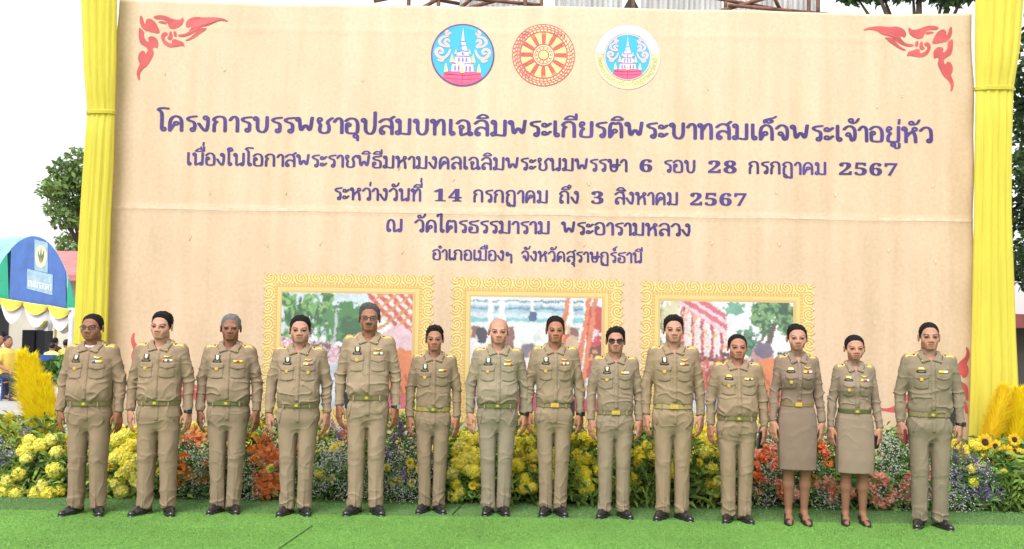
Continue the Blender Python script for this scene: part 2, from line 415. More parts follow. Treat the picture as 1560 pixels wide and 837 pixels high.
# ---- Thai lettering: every letter is a set of broad-nib strokes, contoured into flat shapes
A_ = [(.08, .74), (.2, .93), (.42, 1), (.62, .92), (.68, .72), (.68, 0)]
KOK = [[(.14, 0), (.14, .50), (.26, .63)], [(.26, .63)] + A_]
ARCH = [[(.13, 0), (.11, .5), (.18, .85), (.4, 1), (.62, .88), (.69, .62), (.69, 0)]]
TH = {
 'ก': (.84, KOK, []), 'ค': (.84, ARCH + [[(.34, .42), (.24, .28), (.13, .02)]], [(.42, .5)]), 'ด': (.84, ARCH + [[(.28, .32), (.14, .02)]], [(.36, .42)]),
 'ต': (.84, [[(.13, 0), (.11, .5), (.15, .85), (.27, 1), (.4, .84), (.53, 1), (.66, .85), (.69, .5), (.69, 0)], [(.28, .32), (.14, .02)]], [(.36, .42)]),
 'ถ': (.84, [[(.13, .1), (.14, .50), (.26, .63)], [(.26, .63)] + A_], [(.22, .1)]),
 'ภ': (.90, [[(.22, .08), (.20, .50), (.30, .63)], [(.30, .63), (.12, .74), (.24, .93), (.46, 1), (.68, .92), (.74, .72), (.74, 0)]], [(.12, .1)]),
 'ง': (.66, [[(.5, .88), (.52, .5), (.46, .06), (.38, .0), (.22, .2), (.06, .5)]], [(.39, .88)]),
 'จ': (.72, [[(.06, .76), (.2, .95), (.36, 1), (.54, .88), (.6, .6), (.58, .15), (.48, 0), (.4, .06), (.36, .36)]], [(.26, .42)]),
 'ฉ': (.84, [[(.06, .76), (.2, .95), (.38, 1), (.58, .9), (.64, .65), (.64, .12)], [(.24, .44), (.24, .0), (.34, .0), (.6, .16)]], [(.70, .1), (.27, .52)]),
 'ช': (.84, [[(.12, .80), (.18, .62), (.26, .5), (.2, .4), (.2, 0), (.66, 0), (.66, .5), (.56, .66), (.62, .82), (.80, .98)]], [(.2, .88)]),
 'ฎ': (.84, [[(.14, 0), (.14, .50), (.26, .63)], [(.26, .63), (.08, .74), (.2, .93), (.42, 1), (.62, .92), (.68, .72), (.68, -.30)], [(.14, .02), (.24, -.08)], [(.24, -.26), (.36, -.32), (.48, -.22), (.58, -.34), (.68, -.3)]], [(.24, -.16)]),
 'ณ': (1.16, [[(.12, .1), (.10, .5), (.16, .86), (.32, 1), (.48, .88), (.54, .6), (.54, 0), (.62, .0), (.88, .2)], [(1.0, .1), (1.0, 1)]], [(.2, .1), (.91, .1)]),
 'ท': (.84, [[(.22, .86), (.22, 0)], [(.22, .5), (.42, .95), (.56, 1), (.67, .88), (.67, 0)]], [(.13, .88)]),
 'ธ': (.76, [[(.68, 1.0), (.5, .92), (.22, .92), (.12, .78), (.24, .66), (.52, .62), (.64, .5), (.64, .06), (.56, 0), (.14, 0), (.12, .3)]], [(.2, .36)]),
 'น': (.86, [[(.24, .86), (.24, 0), (.32, .02), (.60, .2)], [(.72, .1), (.72, 1)]], [(.15, .88), (.63, .1)]),
 'บ': (.84, [[(.24, .86), (.24, 0), (.7, 0), (.7, 1)]], [(.15, .88)]),
 'ป': (.84, [[(.24, .86), (.24, 0), (.7, 0), (.7, 1.42)]], [(.15, .88)]),
 'พ': (.98, [[(.20, .86), (.26, 0), (.5, .66), (.72, 0), (.82, 1)]], [(.12, .88)]),
 'ม': (.86, [[(.25, .86), (.25, .1)], [(.25, .06), (.68, .0), (.72, .04), (.72, 1)]], [(.16, .88), (.15, .1)]),
 'ย': (.80, [[(.12, .82), (.14, .66), (.3, .56), (.16, .42), (.14, .08), (.22, 0), (.6, 0), (.67, .08), (.67, 1)]], [(.21, .88)]),
 'ร': (.60, [[(.47, .12), (.49, .46), (.42, .62), (.2, .68), (.1, .80), (.2, .92), (.54, .97)]], [(.38, .1)]),
 'ล': (.80, [[(.12, .12), (.13, .38), (.3, .55), (.54, .5), (.67, .34)], [(.08, .78), (.22, .95), (.42, 1), (.60, .93), (.68, .72), (.68, 0)]], [(.21, .1)]),
 'ส': (.80, [[(.12, .12), (.13, .38), (.3, .55), (.54, .5), (.67, .34)], [(.08, .78), (.22, .95), (.42, 1), (.60, .93), (.68, .72), (.68, 0)], [(.54, .93), (.76, 1.14)]], [(.21, .1)]),
 'ว': (.68, [[(.06, .76), (.2, .95), (.34, 1), (.5, .92), (.57, .7), (.57, .12)]], [(.48, .1)]),
 'ษ': (.86, [[(.24, .86), (.24, 0), (.68, 0), (.68, 1)], [(.52, .36), (.6, .36), (.86, .56)]], [(.15, .88), (.47, .46)]),
 'ห': (.84, [[(.22, .86), (.22, 0)], [(.22, .34), (.40, .6), (.56, .74)], [(.54, .70), (.66, .5), (.69, 0)]], [(.13, .88), (.64, .86)]),
 'อ': (.78, [[(.12, .6), (.12, .1), (.2, 0), (.58, 0), (.66, .1), (.66, .72), (.54, .95), (.36, 1), (.2, .95), (.08, .8)]], [(.21, .56)]),
 'ฯ': (.66, [[(.10, .62), (.2, .44), (.38, .62), (.5, .68), (.54, .4), (.54, -.2)]], [(.19, .72)]),
 'า': (.52, [[(.06, .74), (.16, .93), (.28, 1), (.40, .9), (.43, .7), (.43, 0)]], []),
 'ำ': (.52, [[(.06, .74), (.16, .93), (.28, 1), (.40, .9), (.43, .7), (.43, 0)]], [(-.14, 1.24)]),
 'เ': (.38, [[(.14, .12), (.14, 1)]], [(.23, .1)]),
 'โ': (.44, [[(.19, .12), (.19, 1.12), (.12, 1.28), (-.04, 1.38), (.14, 1.5), (.46, 1.46)]], [(.28, .1)]),
 'ใ': (.46, [[(.19, .12), (.19, 1.12), (.1, 1.3), (.18, 1.46), (.34, 1.42)]], [(.28, .1), (.33, 1.3)]),
 'ไ': (.46, [[(.20, .12), (.20, 1.5)], [(-.04, 1.3), (.0, 1.46), (.2, 1.46)]], [(.29, .1)]),
 'ะ': (.52, [[(.08, .66), (.24, .62), (.44, .84)], [(.08, .12), (.24, .08), (.44, .3)]], [(.15, .74), (.15, .2)]),
 'ิ': (0, [[(-.64, 1.14), (-.54, 1.30), (-.36, 1.38), (-.18, 1.30), (-.09, 1.14), (-.64, 1.14)]], []),
 'ี': (0, [[(-.64, 1.14), (-.54, 1.30), (-.36, 1.38), (-.18, 1.30), (-.09, 1.14), (-.64, 1.14)], [(-.09, 1.14), (-.09, 1.5)]], []),
 'ึ': (0, [[(-.64, 1.14), (-.54, 1.30), (-.36, 1.38), (-.18, 1.30), (-.09, 1.14), (-.64, 1.14)]], [(-.10, 1.38)]),
 'ื': (0, [[(-.64, 1.14), (-.54, 1.30), (-.36, 1.38), (-.18, 1.30), (-.09, 1.14), (-.64, 1.14)], [(-.07, 1.14), (-.07, 1.5)], [(-.27, 1.3), (-.27, 1.5)]], []),
 'ั': (0, [[(-.42, 1.16), (-.2, 1.16), (-.08, 1.24), (0, 1.46)]], [(-.38, 1.26)]),
 '็': (0, [[(-.54, 1.12), (-.56, 1.28), (-.4, 1.38), (-.2, 1.34), (-.12, 1.2), (-.28, 1.12)], [(-.3, 1.4), (-.1, 1.44), (.02, 1.54)]], [(-.32, 1.22)]),
 '่': (0, [[(-.13, 1.2), (-.11, 1.48)]], []),
 '้': (0, [[(-.38, 1.24), (-.22, 1.16), (-.08, 1.24), (.04, 1.48)]], [(-.34, 1.36)]),
 '์': (0, [[(-.28, 1.34), (-.2, 1.42), (-.04, 1.54)]], [(-.24, 1.26)]),
 'ุ': (0, [[(-.13, -.16), (-.13, -.46)]], [(-.23, -.18)]),
 'ู': (0, [[(-.34, -.14), (-.34, -.42), (-.12, -.42), (-.12, -.10)]], [(-.42, -.18)]),
}
def chaikin(p, it=2, closed=False):
    p = [np.array(a, float) for a in p]
    for _ in range(it):
        q = [] if closed else [p[0]]
        m = len(p) if closed else len(p) - 1
        for i in range(m):
            a, b_ = p[i], p[(i+1) % len(p)]; q += [a*.75 + b_*.25, a*.25 + b_*.75]
        p = q if closed else q + [p[-1]]
    return p
NIB = (.092, .060)
def glyph(ch, _c={}):
    if ch in _c: return _c[ch]
    w, strokes, loops = TH[ch]
    x = np.arange(-.78, 1.3, .028); y = np.arange(-.62, 1.70, .028)
    X, Y = np.meshgrid(x, y, indexing='ij'); D = np.full(X.shape, 9.0)
    def seg(a, b_, nx_, ny_):
        ax, ay, bx_, by_ = a[0]/nx_, a[1]/ny_, b_[0]/nx_, b_[1]/ny_
        px, py = X/nx_ - ax, Y/ny_ - ay; vx, vy = bx_ - ax, by_ - ay
        h = np.clip((px*vx + py*vy)/(vx*vx + vy*vy + 1e-9), 0, 1)
        return np.sqrt((px - vx*h)**2 + (py - vy*h)**2) - 1
    k = .8 if w == 0 else 1
    for s in strokes:
        p = chaikin(s, 2)
        for a, b_ in zip(p[:-1], p[1:]): D = np.minimum(D, seg(a, b_, NIB[0]*k, NIB[1]*k))
    for (cx, cy) in loops:
        r = np.sqrt(((X - cx)/.118)**2 + ((Y - cy)/.118)**2)
        D = np.minimum(D, np.abs(r - .86)/.5 - 1)
    V, F = march(x, y, D); _c[ch] = (w, V, F); return _c[ch]
def march(x, y, D):
    V, F, key = [], [], {}
    def pt(i, j, di, dj):
        k = (i, j, di, dj)
        if k not in key:
            if di or dj:
                a, b_ = D[i, j], D[i+di, j+dj]; t = a/(a - b_)
                V.append((x[i] + (x[i+1] - x[i])*t if di else x[i], y[j] + (y[j+1] - y[j])*t if dj else y[j]))
            else: V.append((x[i], y[j]))
            key[k] = len(V) - 1
        return key[k]
    ins = D < 0
    anyc = ins[:-1, :-1] | ins[1:, :-1] | ins[1:, 1:] | ins[:-1, 1:]
    for i, j in zip(*np.nonzero(anyc)):
        c = [(i, j), (i+1, j), (i+1, j+1), (i, j+1)]; poly = []
        e = [(i, j, 1, 0), (i+1, j, 0, 1), (i, j+1, 1, 0), (i, j, 0, 1)]
        for k in range(4):
            a, b_ = c[k], c[(k+1) % 4]
            if ins[a]: poly.append(pt(a[0], a[1], 0, 0))
            if ins[a] != ins[b_]: poly.append(pt(*e[k]))
        if len(poly) >= 3: F.append(tuple(poly))
    return np.array(V), F
def digit(ch, _c={}):
    if ch in _c: return _c[ch]
    cu = bpy.data.curves.new('numeral', 'FONT'); cu.body = chr(0x1D7CE + int(ch)); cu.size = 1
    o = bpy.data.objects.new('numeral', cu); COL.objects.link(o); bpy.context.view_layer.update()
    me = bpy.data.meshes.new_from_object(o.evaluated_get(bpy.context.evaluated_depsgraph_get()))
    V = np.array([v.co[:2] for v in me.vertices]); F = [tuple(p.vertices) for p in me.polygons]
    bpy.data.objects.remove(o); bpy.data.curves.remove(cu); bpy.data.meshes.remove(me)
    h = V[:, 1].max(); V = V/h; V[:, 0] -= V[:, 0].min()
    w = V[:, 0].max(); V[:, 0] += .08; _c[ch] = (w + .2, V, F); return _c[ch]
UP = set('ิีึืั')
def layout(body, gap=.02, space=.7):
    V, F, x = [], [], 0.0; prev = ''
    for ch in body:
        if ch == ' ': x += space; prev = ch; continue
        if ch.isdigit(): w, v, f = digit(ch); v = v*np.array([1.22, 1.04]); w = w*1.2
        else: w, v, f = glyph(ch)
        v = np.column_stack([v, np.zeros(len(v))]); dx = x
        if ch.isdigit(): v2 = v + np.array([.075, 0, .0012]); f = list(f) + [tuple(i + len(v) for i in q_) for q_ in f]; v = np.concatenate([v, v2]) if w > 0 else x - .1
        if ch in '่้' and prev in UP: v[:, 1] += .40
        v[:, 0] += dx
        n0 = len(V); V += [tuple(q_) for q_ in v]; F += [tuple(n0 + i for i in q_) for q_ in f]
        x += w + (gap if w > 0 else 0); prev = ch
    return np.array(V), F
INK = mat('purple print', (.058, .036, .165), .5, .3, var=.35, vscale=2.2)
def text_line(name, body, u0, u1, v, hpx, space=.7):
    V, F = layout(body, space=space)
    x0, z0 = bp(u0, v); x1, _ = bp(u1, v); zc = bp((u0 + u1)/2, v)[1]
    V[:, 0] = x0 + (V[:, 0] - V[:, 0].min())*(x1 - x0)/(V[:, 0].max() - V[:, 0].min())
    V[:, 1] = zc + V[:, 1]*hpx/PXM
    # a row of printed letters on the cloth
    return unoff(print_mesh(name, V, [f[::1] for f in F], .004, INK, banner))
text_line('title_lettering', 'โครงการบรรพชาอุปสมบทเฉลิมพระเกียรติพระบาทสมเด็จพระเจ้าอยู่หัว', 237, 1421, 208, 23.5)
text_line('subtitle_lettering', 'เนื่องในโอกาสพระราชพิธีมหามงคลเฉลิมพระชนมพรรษา 6 รอบ 28 กรกฎาคม 2567', 284, 1367, 259.5, 18.5)
text_line('date_lettering', 'ระหว่างวันที่ 14 กรกฎาคม ถึง 3 สิงหาคม 2567', 509, 1137, 309, 18.5)
text_line('temple_lettering', 'ณ วัดไตรธรรมาราม พระอารามหลวง', 588, 1052, 356, 18.5)
text_line('province_lettering', 'อำเภอเมืองฯ จังหวัดสุราษฎร์ธานี', 658, 979, 398, 15.5)

# ---- red scroll ornaments in the four corners
KAN = [
 [(95,80),(122,105),(130,150),(148,178),(150,130),(185,110),(240,140),(285,215),(295,270),(200,250),(140,235),(100,190),(88,130)],
 [(215,100),(270,80),(340,82),(430,120),(490,125),(520,92),(530,130),(505,185),(430,220),(380,205),(370,160),(330,120),(255,125)],
 [(265,150),(310,135),(360,150),(355,172),(300,160)],
 [(545,160),(570,115),(640,88),(720,100),(800,90),(880,97),(940,110),(985,140),(900,125),(840,140),(780,180),(690,195),(655,235),(570,290),(480,295),(470,270),(550,265),(600,220),(605,180),(580,200),(555,200)],
 [(540,330),(600,300),(650,250),(680,205),(775,200),(730,235),(640,305),(570,335)],
 [(305,310),(310,265),(345,245),(375,260),(365,285),(340,290),(345,330),(390,360),(420,360),(410,330),(440,312),(490,335),(530,345),(545,398),(520,380),(460,395),(390,403),(335,370)],
 [(385,245),(410,240),(425,300),(400,335),(360,310),(385,290)], [(425,240),(455,235),(465,295),(435,295)],
 [(85,205),(110,225),(140,250),(135,300),(165,345),(190,350),(175,310),(205,290),(250,300),(285,345),(275,418),(240,395),(225,420),(245,460),(210,540),(180,590),(130,630),(105,680),(117,748),(85,720),(75,650),(110,570),(90,548),(85,480),(120,435),(150,445),(160,478),(185,430),(150,395),(100,370),(82,290)]]
RED = mat('red print', (.46, .082, .085), .5, .3, var=.22, vscale=4)
def ornament(u, v, sx, sy):
    V, F = [], []
    cx, cz = bp(u, v)
    for pc in KAN:
        p = chaikin(pc, 2, True); n0 = len(V)
        V += [(cx + sx*(a[0] - 75)/6.44/PXM, cz - sy*(a[1] - 80)/6.44/PXM) for a in p]; F.append(tuple(range(n0, n0 + len(p))))
    unoff(print_mesh('corner_ornament', V, F, .004, RED, banner))
ornament(211, 23, 1, 1); ornament(1453, 40, -1, 1); ornament(196, 610, 1, -1); ornament(1478, 632, -1, -1)

# ---- round seals
def flat(name, polys, lift, m, parent, step=.004):
    V, F = [], []
    for p in polys:
        n0 = len(V); V += list(p); F.append(tuple(range(n0, n0 + len(p))))
    V = np.array(V); 
    return unoff(print_mesh(name, V, F, lift, m, parent)) if parent is banner else print_mesh(name, V, F, lift, m, parent)
def circ(cx, cz, r, n=56, a0=0, a1=2*math.pi): return [(cx + r*math.cos(a), cz + r*math.sin(a)) for a in np.linspace(a0, a1, n, endpoint=(a1 - a0) < 6.2)]
def annulus(cx, cz, r0, r1, n=64):
    out = []
    for k in range(n):
        a, b_ = 2*math.pi*k/n, 2*math.pi*(k+1)/n
        out.append([(cx + r0*math.cos(a), cz + r0*math.sin(a)), (cx + r1*math.cos(a), cz + r1*math.sin(a)), (cx + r1*math.cos(b_), cz + r1*math.sin(b_)), (cx + r0*math.cos(b_), cz + r0*math.sin(b_))])
    return out
def thick(path, w):
    p = [np.array(q_, float) for q_ in chaikin(path, 2)]; L, Rr = [], []
    for i, q_ in enumerate(p):
        t = p[min(i+1, len(p)-1)] - p[max(i-1, 0)]; t = t/(np.linalg.norm(t) + 1e-9); nn = np.array([-t[1], t[0]])
        ww = w*(.35 + .65*math.sin(math.pi*min(1, (i+1.5)/(len(p)+1)))); L.append(q_ + nn*ww); Rr.append(q_ - nn*ww)
    return [[L[i], L[i+1], Rr[i+1], Rr[i]] for i in range(len(p)-1)]
P_BLUE = mat('sky blue print', (.05, .36, .75), .5); P_RIM = mat('plum print', (.14, .07, .16), .5); P_STUPA = mat('lilac print', (.62, .56, .74), .5, var=.3, vscale=60)
P_LINE = mat('violet line print', (.22, .16, .40), .5); P_PINKR = mat('crimson print', (.72, .10, .22), .5, var=.12, vscale=10); P_DARK = mat('dark crimson print', (.35, .04, .10), .5)
P_YEL = mat('pale yellow print', (.84, .70, .22), .5); P_CURL = mat('salmon line print', (.75, .42, .38), .5); P_GRN = mat('olive print', (.45, .47, .25), .5)
P_PALE = mat('pale green print', (.52, .57, .33), .5); P_PALEW = mat('pale blue print', (.56, .62, .66), .5); P_ROSE = mat('rose print', (.52, .10, .11), .5); P_GOLDT = mat('ochre print', (.50, .42, .20), .5)
def stupa_seal(cx, cz, R_, root, l0, pale=False):
    S = lambda x, y: (cx + x*R_, cz + y*R_)
    flat('rim', annulus(cx, cz, R_*.97, R_*1.02), l0, P_RIM if not pale else P_CURL, root)
    flat('field', [circ(cx, cz, R_*.972)], l0 - .0004, P_BLUE, root)
    wall = [S(-.64, -.72), S(-.56, -.52), S(0, -.54), S(.56, -.52), S(.64, -.72)] + [(cx + R_*.97*math.cos(a), cz + R_*.97*math.sin(a)) for a in np.linspace(-.84, -math.pi + .84, 24)]
    flat('wall', [wall], l0 + .0018, P_PINKR, root)
    flat('wall_line', thick([S(-.60, -.62), S(0, -.66), S(.60, -.62)], .012*R_) + thick([S(0, -.55), S(0, -.95)], .012*R_) + thick([S(-.56, -.75), S(0, -.8), S(.56, -.75)], .010*R_), l0 + .0042, P_DARK, root)
    tiers = []
    for (y0, y1, w0, w1) in ((-.54, -.30, .36, .34), (-.30, -.25, .40, .40), (-.25, -.06, .27, .25), (-.06, -.02, .30, .28), (-.02, .12, .21, .18), (.12, .15, .22, .2), (.15, .30, .15, .12), (.30, .40, .115, .08), (.40, .46, .09, .06), (.46, .68, .05, .025), (.68, .90, .02, .004)):
        tiers.append([S(-w0, y0), S(w0, y0), S(w1, y1 - .006), S(-w1, y1 - .006)])
    flat('stupa', tiers, l0 + .0018, P_STUPA, root)
    lines = []
    for y, w in ((-.28, .38), (-.04, .28), (.13, .20), (.30, .13), (.44, .08)): lines += thick([S(-w, y), S(0, y + .005), S(w, y)], .014*R_)
    for x, y0, y1 in ((-.12, -.52, -.34), (.12, -.52, -.34), (-.24, -.52, -.34), (.24, -.52, -.34), (0, -.22, -.08), (-.12, -.22, -.08), (.12, -.22, -.08), (0, .0, .1)): lines += thick([S(x, y0), S(x, y1)], .03*R_)
    flat('stupa_line', lines, l0 + .0042, P_LINE, root)
    grn = []
    for x, y, s_ in ((-.34, -.16, 1), (.34, -.16, 1), (-.22, .08, .6), (.22, .08, .6)): grn.append([S(x - .09*s_, y - .09*s_), S(x + .09*s_, y - .09*s_), S(x, y + .22*s_)])
    flat('turret', grn, l0 + .0062, P_GRN, root)
    tur = []
    for x, y in ((-.53, -.44), (.53, -.44), (0, -.46)): tur.append([S(x - .06, y - .12), S(x + .06, y - .12), S(x + .045, y), S(x, y + .17), S(x - .045, y)])
    flat('gate_post', tur, l0 + .0062, P_YEL, root)
    for sd in (-1, 1):
        T = lambda x, y: S(sd*x, y)
        curls = thick([T(.40, .18), T(.46, .0), T(.62, -.14), T(.80, -.06), T(.88, .12), T(.74, .22), T(.62, .12), T(.68, .02), T(.76, .08)], .05*R_)
        curls += thick([T(.42, .28), T(.52, .34), T(.60, .42), T(.50, .52), T(.42, .42)], .042*R_) + thick([T(.42, .26), T(.66, .28), T(.78, .42), T(.66, .58), T(.46, .60)], .042*R_)
        curls += thick([T(.60, -.14), T(.66, -.22), T(.80, -.16)], .04*R_) + thick([T(.40, .72), T(.50, .64), T(.56, .72), T(.48, .80)], .045*R_)
        flat('cloud_scroll', curls, l0 + .0018, P_CURL, root)
def seal(name, label, u, v): 
    cx, cz = bp(u, v); o = empty(name, (0, 0, 0), parent=banner); o.location = -OFF; o['label'] = label
    return o, cx, cz
o, cx, cz = seal('seal', 'round blue seal with white stupa', 705, 84.5); stupa_seal(cx, cz, 48/PXM, o, .004)
o, cx, cz = seal('seal', 'red and yellow wheel seal', 828, 84.5); Rw = 48.5/PXM
flat('field', [circ(cx, cz, Rw*.99)], .0026, mat('cream print', (.78, .60, .34), .5), o)
for r0, r1 in ((.97, 1.0), (.90, .925), (.83, .86), (.735, .775), (.325, .365), (.14, .18), (.265, .285)): flat('ring', annulus(cx, cz, Rw*r0, Rw*r1), .0044, P_ROSE, o)
beads = []
for k in range(44):
    a = 2*math.pi*k/44; beads += thick([(cx + Rw*.865*math.cos(a), cz + Rw*.865*math.sin(a)), (cx + Rw*.97*math.cos(a + .10), cz + Rw*.97*math.sin(a + .10))], Rw*.018)
    beads.append([(cx + Rw*.80*math.cos(a) + Rw*.022*math.cos(t), cz + Rw*.80*math.sin(a) + Rw*.022*math.sin(t)) for t in np.linspace(0, 2*math.pi, 7)[:-1]])
for k in range(12):
    a = 2*math.pi*k/12; beads.append([(cx + Rw*.225*math.cos(a) + Rw*.028*math.cos(t), cz + Rw*.225*math.sin(a) + Rw*.028*math.sin(t)) for t in np.linspace(0, 2*math.pi, 7)[:-1]])
flat('bead', beads, .0052, P_ROSE, o)
flat('hub', [circ(cx, cz, Rw*.138, 28)], .0058, P_YEL, o)
for k in range(12):
    a = 2*math.pi*k/12; da = .125
    w_ = [(cx + Rw*.385*math.cos(a + .261 - da*.55), cz + Rw*.385*math.sin(a + .261 - da*.55))] + [(cx + Rw*.715*math.cos(a + .261 + t), cz + Rw*.715*math.sin(a + .261 + t)) for t in np.linspace(-da*1.25, da*1.25, 6)] + [(cx + Rw*.385*math.cos(a + .261 + da*.55), cz + Rw*.385*math.sin(a + .261 + da*.55))]
    flat('wheel_gap', [w_], .0048, P_YEL, o)
    sp = []
    for e in (-.10, -.035, .035, .10): 
        sp += thick([(cx + Rw*.37*math.cos(a + e), cz + Rw*.37*math.sin(a + e)), (cx + Rw*.735*math.cos(a + e*.9), cz + Rw*.735*math.sin(a + e*.9))], Rw*.017)
    flat('spoke', sp, .0056, P_ROSE, o)
o, cx, cz = seal('seal', 'pale ringed seal with small stupa', 956, 87); Rw = 51/PXM
flat('field', [circ(cx, cz, Rw*.985)], .0030, P_PALE, o)
ua = np.linspace(.1, math.pi - .1, 40)
flat('ring_upper', [[(cx + r_*math.cos(a), cz + r_*math.sin(a)) for r_, a in ((Rw*.72, a0), (Rw*.97, a0), (Rw*.97, a1), (Rw*.72, a1))] for a0, a1 in zip(ua[:-1], ua[1:])], .0052, P_PALEW, o)
flat('rim', annulus(cx, cz, Rw*.975, Rw*1.0), .0044, P_CURL, o)
stupa_seal(cx, cz - Rw*.01, Rw*.70, o, .0072, True)
tv, tf = layout('คณะกรรมการจังหวัดสุราษฎร์ธานี', space=.4); L_ = tv[:, 0].max(); ang = math.pi + .02 + (tv[:, 0]/L_)*(math.pi - .04); rr_ = Rw*(.90 - .105*tv[:, 1])
print_mesh('ring_lettering', np.stack([cx + rr_*np.cos(ang), cz + rr_*np.sin(ang)], 1)[:, :], tf, .0046, P_GOLDT, o)

# ---- three printed photographs in ornate gold frames
def paint(kind, W_, H_, seed):
    rg = np.random.default_rng(seed); I = np.zeros((W_, H_, 3)); x = (np.arange(W_) + .5)/W_; y = (np.arange(H_) + .5)/H_
    X, Y = np.meshgrid(x, y, indexing='ij')
    Q3 = np.stack([X*26, Y*22, 0*X], -1).reshape(-1, 3); X = X + .008*fbm(Q3, seed + 31, 3).reshape(X.shape) + rg.normal(0, .003, X.shape); Y = Y + .010*fbm(Q3, seed + 41, 3).reshape(X.shape) + rg.normal(0, .004, X.shape)
    C = lambda *a: np.array(srgb(*a))
    P3 = np.stack([X*40, Y*34, 0*X], -1).reshape(-1, 3); nz1 = fbm(P3, seed, 3).reshape(X.shape); nz2 = fbm(P3*.35, seed + 9, 3).reshape(X.shape)
    def put(m, c, a=1.0): I[m] = I[m]*(1 - a) + C(*c)*a
    def blob(cx_, cy_, rx, ry, c, e=.25): put(((X - cx_)/rx)**2 + ((Y - cy_)/ry)**2 + e*nz1 < 1, c)
    if kind == 0:
        put(Y > -1, (250, 250, 255)); put((Y > .62) & (X < .66), (216, 236, 246))
        gm = (Y > .56 + .05*nz2) & (X < .50) & (nz2 > -.25); put(gm, (62, 150, 60)); put(gm & (nz1 > .15), (30, 96, 50)); put(gm & (nz1 < -.35), (150, 200, 100))
        for k in range(26):
            a = rg.uniform(.05, .45); b_ = rg.uniform(.62, .95); t = rg.uniform(-.5, .5)
            put((np.abs((X - a)*1 + (Y - b_)*t*.3) < .008) & (np.abs(Y - b_) < .07), (28, 92, 52) if k % 2 else (110, 180, 84))
        blob(.50, .74, .17, .18, (70, 146, 70), .6); blob(.54, .68, .1, .10, (40, 108, 62), .9)
        put((np.abs(X - .405 - (Y - .6)*.08) < .009) & (Y > .45) & (Y < .86), (190, 200, 205))
        cr = (Y < .62 - .18*X) & (Y > .30 - .1*X); put(cr, (246, 226, 236)); put(cr & (nz1 > .2), (226, 160, 186)); put(cr & (nz1 < -.35), (140, 84, 100))
        put((Y < .52 - .3*(X)) & (Y > .26), (252, 236, 244)); cr2 = (Y < .52 - .25*X) & (Y > .2) & (nz1 > .35); put(cr2, (232, 180, 200))
        rd = (Y < .46 - .75*np.abs(X - .52)) | ((Y < .28) & (X < .60)); put(rd, (206, 220, 238)); put(rd & (nz2 > .25), (226, 236, 246))
        put((X > .66) & (Y > .62) & (Y > 1.55 - 1.0*X), (220, 70, 80)); put((X > .66) & (Y > .52) & (np.sin((X*1.3 + Y)*60) > .2), (250, 226, 220)); put((X > .7) & (Y > .55) & (np.sin((X - Y*1.2)*55) > .55), (214, 150, 60))
        cr3 = (X > .55) & (Y < .60) & (Y > .3); put(cr3, (240, 210, 222)); put(cr3 & (nz1 > .1), (180, 110, 130)); put(cr3 & (nz1 < -.3), (70, 90, 150))
        blob(.90, .50, .16, .22, (236, 196, 206), .1); blob(.92, .22, .19, .30, (240, 128, 60), .08); put((X > .86) & (Y < .3) & (np.sin((X + Y*.5)*70) > .6), (206, 88, 40))
        put((X > .75) & (Y < .12), (236, 90, 110))
    elif kind == 1:
        put(Y > -1, (214, 236, 246)); put((Y > .86), (170, 210, 232)); put((Y > .93), (232, 244, 250)); put((np.abs(Y - .90) < .010) | (np.abs(Y - .965) < .008), (110, 150, 176)); put(np.abs(Y - .80) < .02, (128, 206, 216))
        put((Y < .78) & (Y > .45), (240, 246, 248))
        for a, w_ in ((.15, .022), (.24, .02), (.47, .012), (.76, .025), (.88, .018)): put((np.abs(X - a) < w_) & (Y > .42), (252, 253, 255))
        for a in (.04, .30, .79): put((np.abs(X - a) < .035) & (Y > .50) & (Y < .74), (150, 96, 92)); put((np.abs(X - a + .045) < .012) & (Y > .46) & (Y < .76), (232, 210, 150))
        blob(.475, .83, .03, .045, (50, 100, 150), .2)
        put((X > .885) & (Y > .30), (214, 46, 60)); put((X > .885) & (Y > .92), (240, 246, 250)); put((X > .91) & (Y > .62) & (Y < .72) & (nz1 > -.1), (250, 220, 226)); put((X > .9) & (Y > .46) & (Y < .58), (132, 50, 60)); put((X > .9) & (Y > .46) & (Y < .58) & (nz1 > .2), (214, 160, 90))
        blob(.10, .46, .14, .22, (246, 240, 248), .15); blob(.09, .66, .045, .07, (60, 58, 78), .1)
        blob(.44, .47, .085, .10, (206, 150, 140), .05); blob(.45, .52, .075, .075, (126, 122, 140), .1); blob(.43, .33, .14, .14, (250, 236, 240), .1); blob(.46, .28, .08, .05, (130, 190, 90), .3)
        blob(.60, .50, .16, .05, (236, 150, 150), .2); blob(.76, .50, .09, .18, (226, 66, 60), .1); blob(.78, .60, .05, .08, (226, 190, 150), .2)
        for a in (.66, .82, .87): put(np.abs(X - a - (Y - .3)*.12) < .018, (236, 130, 70))
        put((Y < .30 - .25*(X - .6)) & (X > .55), (240, 164, 60)); put((Y < .26 - .25*(X - .6)) & (X > .6) & (Y > .14 - .2*(X - .6)), (246, 236, 230)); put((Y < .12) & (X > .5), (226, 40, 80)); put((Y < .26) & (X < .5), (246, 214, 232)); put((Y < .3) & (X < .34) & (nz1 > .1), (236, 130, 180)); put((Y < .16) & (X < .55) & (X > .3), (220, 60, 130))
    else:
        put(Y > -1, (250, 251, 255)); blob(.10, .86, .10, .14, (224, 220, 176), .4); put((X < .02) & (nz1 > -.2), (120, 160, 90))
        rf = (X > .13) & (Y > .98 - .75*(X - .13)) & (X < .50) & (Y < 1.25 - .9*(X - .1)); 
        put(rf, (226, 96, 120)); put(rf & (np.sin((Y + .75*X)*70) > .3), (250, 210, 220))
